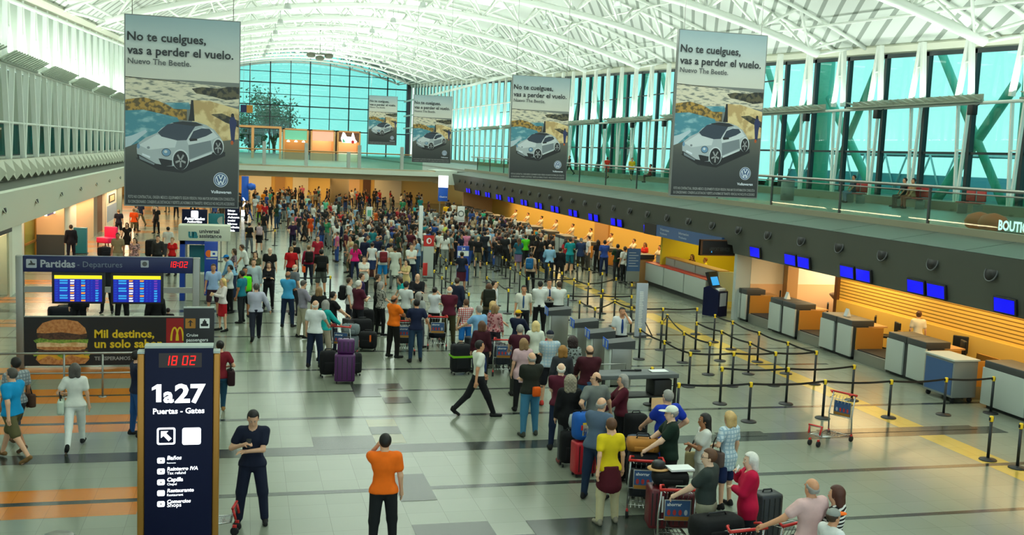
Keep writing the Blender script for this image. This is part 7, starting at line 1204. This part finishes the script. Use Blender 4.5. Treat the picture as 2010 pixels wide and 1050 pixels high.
# the rest of the far crowd, past the single figures above
def crowd_rest(spots):
    prot = []
    for kw in (dict(), dict(legs='walk'), dict(fem=1, hair='long'), dict(arms=(FO, FO)), dict(fem=1, hair='bob', bot='skirt')):
        kw = dict(kw); J = skeleton(kw.pop('legs', 'ease'), kw.pop('arms', (R_, R_)), 0, (0, 0), 0, kw.get('fem', 0)); ms = []
        for n_, me in build_person(J, 1.06, kw.get('fem', 0), 0, 'tee', kw.get('bot', 'trousers'), kw.get('hair', 'short'), 'shoe', 'far').items():
            v = np.zeros(len(me.vertices)*3); me.vertices.foreach_get('co', v); lv = np.zeros(len(me.loops), int); me.loops.foreach_get('vertex_index', lv); lt = np.zeros(len(me.polygons), int); me.polygons.foreach_get('loop_total', lt); ms.append((n_, v.reshape(-1, 3)+V(0, 0, J['dz']), lv, lt)); bpy.data.meshes.remove(me)
        prot.append(ms)
    names = ['crowd_'+n_ for n_, _ in TC]
    for n_, c in TC: mat('crowd_'+n_, c, .85)
    mat('crowd_skin', '#c08c68', .6); mat('crowd_hair', '#2a1c14', .6); names += ['crowd_skin', 'crowd_hair']; vs, lvs, lts, mis = [], [], [], []; off = 0
    for X, Y in spots:
        k = rnd.uniform(1.5, 1.75)/1.75; a = rnd.uniform(-PI, PI) if X < 7 else rnd.gauss(-1, .9); ct = names.index('crowd_'+rnd.choices(TC, TW)[0][0]); cb = names.index('crowd_'+rnd.choice(('black', 'navy', 'grey', 'blue', 'brown')))
        for n_, v, lv, lt in rnd.choice(prot):
            w_ = v*k; vs.append(np.stack([w_[:, 0]*math.cos(a)-w_[:, 1]*math.sin(a)+X, w_[:, 0]*math.sin(a)+w_[:, 1]*math.cos(a)+Y, w_[:, 2]], 1)); lvs.append(lv+off); lts.append(lt); off += len(v)
            mis.append(np.full(len(lt), len(names)-2 if n_ == 'body' else len(names)-1 if n_ == 'hair' else ct if n_ in ('shirt', 'dress') else names.index('crowd_black') if n_.startswith('shoe') else cb))
    v = np.concatenate(vs); lv = np.concatenate(lvs); lt = np.concatenate(lts); me = bpy.data.meshes.new('crowd'); me.vertices.add(len(v)); me.vertices.foreach_set('co', v.ravel()); me.loops.add(len(lv)); me.loops.foreach_set('vertex_index', lv.astype(np.int32)); me.polygons.add(len(lt)); me.polygons.foreach_set('loop_start', np.concatenate([[0], np.cumsum(lt)[:-1]]).astype(np.int32)); me.polygons.foreach_set('loop_total', lt.astype(np.int32)); me.polygons.foreach_set('material_index', np.concatenate(mis).astype(np.int32)); me.polygons.foreach_set('use_smooth', np.ones(len(lt), bool))
    for n_ in names: me.materials.append(M[n_])
    me.update(calc_edges=True); tag(put('crowd', me), 'dense distant crowd of travellers towards and beneath the far bridge', 'crowd', None, 'stuff')
def spots(n, x0, x1, y0, y1, sep):
    out = []; tries = 0
    while len(out) < n and tries < n*50:
        tries += 1; X, Y = rnd.uniform(x0, x1), rnd.uniform(y0, y1)
        if all((X-a)**2+(Y-b)**2 > sep*sep for a, b in POS): POS.append((X, Y)); out.append((X, Y))
    return out
crowd_rest(spots(40, 8.8, 16.6, 50, 60, .5)+spots(24, 4, 8.6, 50, 62, .5)+spots(64, 8.8, 17, 60, 76, .6)+spots(12, 9, 17, 76, 87, .9)+spots(34, 3, 8, 62, 80, .65)+spots(90, -4, 16.5, 88, 109, .8)+spots(12, -2.5, 3, 74, 90, 1.2))
seen = {}
for _, l, t in sorted(CROWD, key=lambda c: c[0]): seen.setdefault(l, []).append(t)
for l, ts in seen.items():
    for i, t in enumerate(ts): t['label'] = l if len(ts) == 1 else l+', %s from left' % ordn(i)
# --- luggage on the floor and on carts
def on(px, py, z=0): return fl(px, py, z)
def cart_at(px, py, rz, lab):      # by the middle of its red handle
    P = fl(px, py, .99); c = (P[0]-.14*math.sin(rz), P[1]+.14*math.cos(rz), 0); cart(0, 0, rz, lab, c); return c
def ahead(c, rz, x, y): return (c[0]+x*math.cos(rz)-y*math.sin(rz), c[1]+x*math.sin(rz)+y*math.cos(rz))
q = on(676, 752); suitcase(q, .5, .3, .68, '#4a1450', 'large purple suitcase standing at the end of the left group', -.1); suitcase((q[0]+.02, q[1]+.02), .42, .26, .36, '#4e1656', 'smaller purple case on top of the large purple one', -.1, z=.75, wheels=False)
suitcase((q[0]-.35, q[1]+.75), .42, .28, .62, '#131215', 'black suitcase left behind the purple pair', .2, soft=True); suitcase((q[0]+.25, q[1]+.8), .5, .3, .55, '#17181a', 'black soft bag heaped behind the purple suitcases', .4, z=.0, wheels=True, soft=True)
c = cart_at(668, 641, -.45, 'luggage cart under the grey bags of the left group'); suitcase(ahead(c, -.45, 0, .5), .55, .4, .42, '#5c6668', 'grey soft bag lying on the cart of the left group', -.4, z=.24, wheels=False, soft=True, name='duffel_bag'); suitcase(ahead(c, -.45, .05, .52), .5, .36, .3, '#6a7476', 'lighter grey bag topmost on the left group cart', -.3, z=.67, wheels=False, soft=True, name='duffel_bag')
q2 = on(722, 688); suitcase(q2, .5, .34, .5, '#141416', 'black bag with red label right of the purple suitcases', -.3, soft=True, tagc='orange'); suitcase((q2[0]-.1, q2[1]+.7), .55, .36, .75, '#101013', 'tall black bag behind the bag with orange tag', .2, soft=True); suitcase((q2[0]-.30, q2[1]+1.75), .5, .34, .6, '#1a1214', 'black case with red strap beside the man in black tee', .5, strap='red'); suitcase((q2[0]+.15, q2[1]+2.2), .55, .4, .8, '#0f0f11', 'black bag stack below the maroon shirted man', -.2, soft=True)
c = cart_at(860, 622, -.15, 'luggage cart with visible advert right of the navy tee'); suitcase(ahead(c, -.15, 0, .55), .5, .34, .3, '#12161e', 'dark bag on the cart right of the navy tee', .1, z=.25, wheels=False, soft=True, name='duffel_bag'); c = cart_at(797, 630, -.1, 'luggage cart between the orange polo and the navy tee'); suitcase(ahead(c, -.1, 0, .5), .48, .34, .5, '#14161c', 'black case on the cart of the man in orange polo', 0, z=.25, wheels=False)
q4 = on(903, 734); suitcase(q4, .52, .4, .74, '#14161a', 'big rounded black suitcase with yellow strap', .1, soft=True, strap='lime'); q5 = on(985, 740)
for i, (dx, dy, c, lab) in enumerate(((.1, 1.4, '#16161c', 'dark case under the blonde woman in colours'), (.55, .6, '#1c1420', 'dark red case behind the pink blouse'), (-.3, 2.2, '#10131c', 'black case behind the woman in maroon top'))): suitcase((q5[0]+dx, q5[1]+dy), .44, .3, .62, c, lab, .2*i)
cart(0, 0, -.15, 'luggage cart before the woman in maroon top', (q5[0]+.05, q5[1]+.1, 0)); suitcase((q5[0]+.1, q5[1]+.5), .42, .4, .5, '#1a2030', 'navy case on the cart before the maroon top', .1, z=.25, wheels=False); cart(0, 0, -.1, 'luggage cart right of the pink blouse', (q5[0]+.95, q5[1]+.0, 0))
q6 = on(1143, 935); suitcase((q6[0]+.02, q6[1]+.05), .42, .3, .6, '#b01424', 'bright red suitcase under the bag with coloured shapes', .1); o = suitcase((q6[0]+.02, q6[1]+.08), .44, .34, .5, '#1c58a8', 'blue white bag with coloured shapes on the red suitcase', .1, z=.68, wheels=False, soft=True, name='duffel_bag'); b = MB()
for i in range(12): rr = random.Random(i); b.box(-.2+.36*rr.random(), -.15+.36*rr.random(), -.2, -.19, .08+.3*rr.random(), .14+.3*rr.random(), ('sign_white', 'red', 'yellow')[i % 3])
b.build('coloured_shapes', o); suitcase((q6[0]-.05, q6[1]+.65), .4, .28, .62, '#101012', 'black suitcase behind the bright red one', 0, soft=True); suitcase((q6[0]+.1, q6[1]+.75), .36, .25, .3, '#b8bcb8', 'black and white patterned bag on the black suitcase', 0, z=.7, wheels=False, soft=True, name='duffel_bag')
suitcase((q6[0]+.55, q6[1]-.35), .4, .28, .75, '#10141c', 'black suitcase between the slate polo and the yellow shirt', .1, soft=True)
z7 = -.3; c = cart_at(1270, 905, z7, 'loaded luggage cart with red handle beside the yellow shirt'); suitcase(ahead(c, z7, .02, .45), .5, .42, .5, '#12151c', 'black suitcase lying low on the cart beside the yellow shirt', z7, z=.25, wheels=False); suitcase(ahead(c, z7, .0, .45), .52, .4, .2, '#1a1b1e', 'black case in the middle of the cart beside the yellow shirt', z7, z=.77, wheels=False, soft=True, name='duffel_bag'); suitcase(ahead(c, z7, -.02, .48), .56, .4, .2, '#a06a28', 'tan brown bag topmost on the cart beside the yellow shirt', z7, z=.99, wheels=False, soft=True, name='duffel_bag')
q7 = ahead(c, z7, .05, 1.35); suitcase(q7, .5, .4, .62, '#17181c', 'black suitcase behind the tan bag', -.2, soft=True); suitcase((q7[0], q7[1]), .55, .4, .3, '#3c4656', 'slate grey duffel behind the tan bag', -.2, z=.7, wheels=False, soft=True, name='duffel_bag'); q7 = fl(1246, 862, .5); suitcase((q7[0], q7[1]), .42, .32, .95, '#0e0e10', 'tall black backpack standing by the woman in wine red', .1, soft=True)
z8 = -.2; c8 = cart_at(1334, 962, z8, 'loaded luggage cart pushed by the man in dark grey polo'); suitcase(ahead(c8, z8, -.22, .42), .28, .4, .62, '#5a0e18', 'wine red suitcase upright on the cart of the grey polo man', z8, z=.25, wheels=False, tagc='sign_white'); suitcase(ahead(c8, z8, .16, .45), .38, .36, .55, '#4e0c16', 'second wine red suitcase on the same cart, right one', z8, z=.25, wheels=False); suitcase(ahead(c8, z8, -.02, .45), .55, .34, .2, '#131313', 'black bag across the wine red suitcases', z8, z=.9, wheels=False, soft=True, name='duffel_bag')
h8 = ahead(c8, z8, -.2, .5); n8 = ahead(c8, z8, .12, .44)
o = thing('straw_hat', 'black hat with tan brim on the black bag', 'hat', (h8[0], h8[1], 1.11), .4); MB().lathe([(.17, 0), (.17, .012), (.1, .02)], 'tan', n=18).build('brim', o); MB().lathe([(.11, .015), (.10, .1), (.06, .13)], 'black', n=16).build('crown', o); tag(MB().box(-.19, .19, -.13, .13, 0, .03, 'sign_white').build('paper_bundle', None, (n8[0], n8[1], 1.13)), 'white papers lying on the black bag beside the hat', 'paper')
z9 = .12; c = cart_at(1470, 1040, z9, 'luggage cart held by the man in pale pink tee'); suitcase(ahead(c, z9, -.12, .5), .62, .42, .42, '#121212', 'black suitcase low on the cart of the pink tee man', z9, z=.25, wheels=False); suitcase(ahead(c, z9, -.14, .42), .72, .42, .32, '#0e0e0f', 'bulky black duffel on the cart of the pink tee man', z9, z=.69, wheels=False, soft=True, name='duffel_bag'); suitcase(fl(1503, 1010, .5), .4, .3, .8, '#26282c', 'dark grey suitcase between the crimson jacket and the pink tee', .1)
cart_at(1566, 1026, .35, 'luggage cart mostly hidden behind the man in pale pink tee')
for px, py, c, lab in ((546, 424, '#7ac010', 'lime suitcase of the man in cream shirt'), (571, 425, '#78bc14', 'lime suitcase of the person in pale blue'), (508, 429, '#8cc82c', 'pale lime suitcase beside the orange tee'), (595, 433, '#16243c', 'navy suitcase in the far aisle'), (730, 546, '#4a1a1c', 'brown red suitcase by the white tunic')): suitcase(on(px, py), .42, .28, .6, c, lab)
suitcase(on(539, 416, .75), .3, .25, .4, '#e0186a', 'bright pink bag on the far left group cart', z=.6, wheels=False, soft=True, name='duffel_bag') if 0 else None
q = on(205, 505); suitcase((q[0], q[1]), .6, .4, .45, '#15151c', 'black duffel beside the man in khaki tee', .6, z=0, wheels=True, soft=True, name='duffel_bag'); suitcase(on(300, 505), .7, .5, .8, '#101011', 'big black bag heap behind the departures board', 0, soft=True, name='duffel_bag'); suitcase(on(126, 640), .9, .5, .55, '#11131c', 'dark bag on a cart behind the left flight screen', .3, soft=True, name='duffel_bag')
q = (-7.0, 58.5); o = thing('display_chair', 'bright pink shop armchair in the shop aisle', 'armchair', (q[0], q[1], 0), -.6); MB().box(-.4, .4, -.35, .35, .2, .5, 'pink', .06).build('seat', o); MB().box(-.4, .4, .25, .4, .4, 1.05, 'pink', .06).build('backrest', o)
for x in (-.34, .34):
    for y in (-.28, .28): MB().box(x-.025, x+.025, y-.025, y+.025, 0, .2, 'brown').build('leg', o)
q = (-7.75, 54.6); o = thing('teal_stand', 'teal promotional stand in the shop aisle', 'stand', (q[0], q[1], 0)); MB().box(-.3, .3, -.2, .2, .04, 1.3, 'teal', .02).build('panel', o); MB().box(-.34, .34, -.24, .24, 0, .04, 'dark_grey').build('base', o)
q = fl(190, 760); o = thing('guide_rail', 'thin steel guide rail before the departures board', 'rail', (-3.6, 24.3, 0)); b = MB(); b.tube([(-2.6, 0, 1.0), (2.2, 0, 1.0)], .025, 'steel', 8); b.build('handrail', o); b = MB(); b.tube([(-2.6, 0, .55), (2.2, 0, .55)], .018, 'steel', 8); b.build('lower_rail', o)
for x in (-2.5, -.2, .6, 2.1): MB().tube([(x, 0, 0), (x, 0, 1.0)], .022, 'steel', 8).lathe([(.09, 0), (.09, .015)], 'steel', (x, 0, 0), 12).build('post', o)
q = on(118, 1046, .9); o = thing('round_bin', 'dark round bin rim at the lower left edge', 'bin', (q[0], q[1]-.15, 0)); MB().lathe([(.2, 0), (.2, .86), (.17, .9), (.15, .86)], 'dark_grey', n=20).build('body', o); MB().lathe([(.205, .84), (.205, .9), (.17, .93)], 'steel', n=20).build('rim', o)
# --- furniture of the upper right deck
def seat_row(n, P, lab, rz=PI/2):
    o = thing('seat_row', lab, 'bench', P, rz); b = MB(); b.box(-n*.3, n*.3, -.03, .03, .36, .42, 'steel'); b.build('beam', o)
    for i in range(n): x = -n*.3+.3+.6*i; MB().box(x-.25, x+.25, -.25, .25, .42, .47, 'red_seat', .02).build('seat', o); MB().box(x-.25, x+.25, .22, .28, .5, .95, 'red_seat', .02).build('backrest', o)
    for x in (-n*.22, n*.22): MB().box(x-.03, x+.03, -.22, .22, 0, .36, 'steel').build('leg', o)
q = atX(1675, 371, 26.9); seat_row(2, (27.0, q[1], 4.2), 'red bench under the person in blue jeans on the deck', -PI/2); q = atX(1784, 373, 26.9); seat_row(3, (27.0, q[1], 4.2), 'red bench under the two seated people on the deck', -PI/2); q = atX(1905, 390, 27.2); seat_row(2, (27.2, q[1], 4.2), 'pair of empty red seats on the upper deck', -PI/2)
q = fl(1546, 389, 4.2); q = atX(1546, 370, 24); o = thing('litter_bin', 'grey cylindrical litter bin on the upper deck', 'bin', (q[0], q[1], 4.2)); MB().lathe([(.3, 0), (.3, .85)], 'mid_grey', n=20).build('body', o); MB().lathe([(.31, .85), (.31, .92), (.2, .95)], 'dark_grey', n=20).build('lid', o)
q = atX(1925, 424, 19.8); o = thing('wicker_basket', 'pair of round orange lidded baskets behind the deck glass', 'basket', (20.0, q[1], 4.2))
for dy in (-.28, .28): MB().lathe([(.2, 0), (.36, .1), (.4, .25), (.32, .42), (.12, .5), (.02, .52)], 'pumpkin', (0, dy, .0), 18).build('basket_body', o)
q = atX(1975, 428, 19.6); o = thing('boutique_sign', 'glowing white boutique lettering behind the deck glass', 'sign', (19.7, q[1]+.3, 4.28)); b = MB(); b.box(-.02, .02, -1.6, .1, -.06, .0, 'dark_grey'); b.build('base', o); b = MB(); lettering(b, 'BOUTIQUE', -.03, .05, .03, 'glow_white', 1.5, .26, .04, face='-x'); b.build('lettering', o)
for px, py, lab in ((1890, 470, 'left small orange deck light'), (1502, 396, 'small pink light on the deck behind the glass')): pass
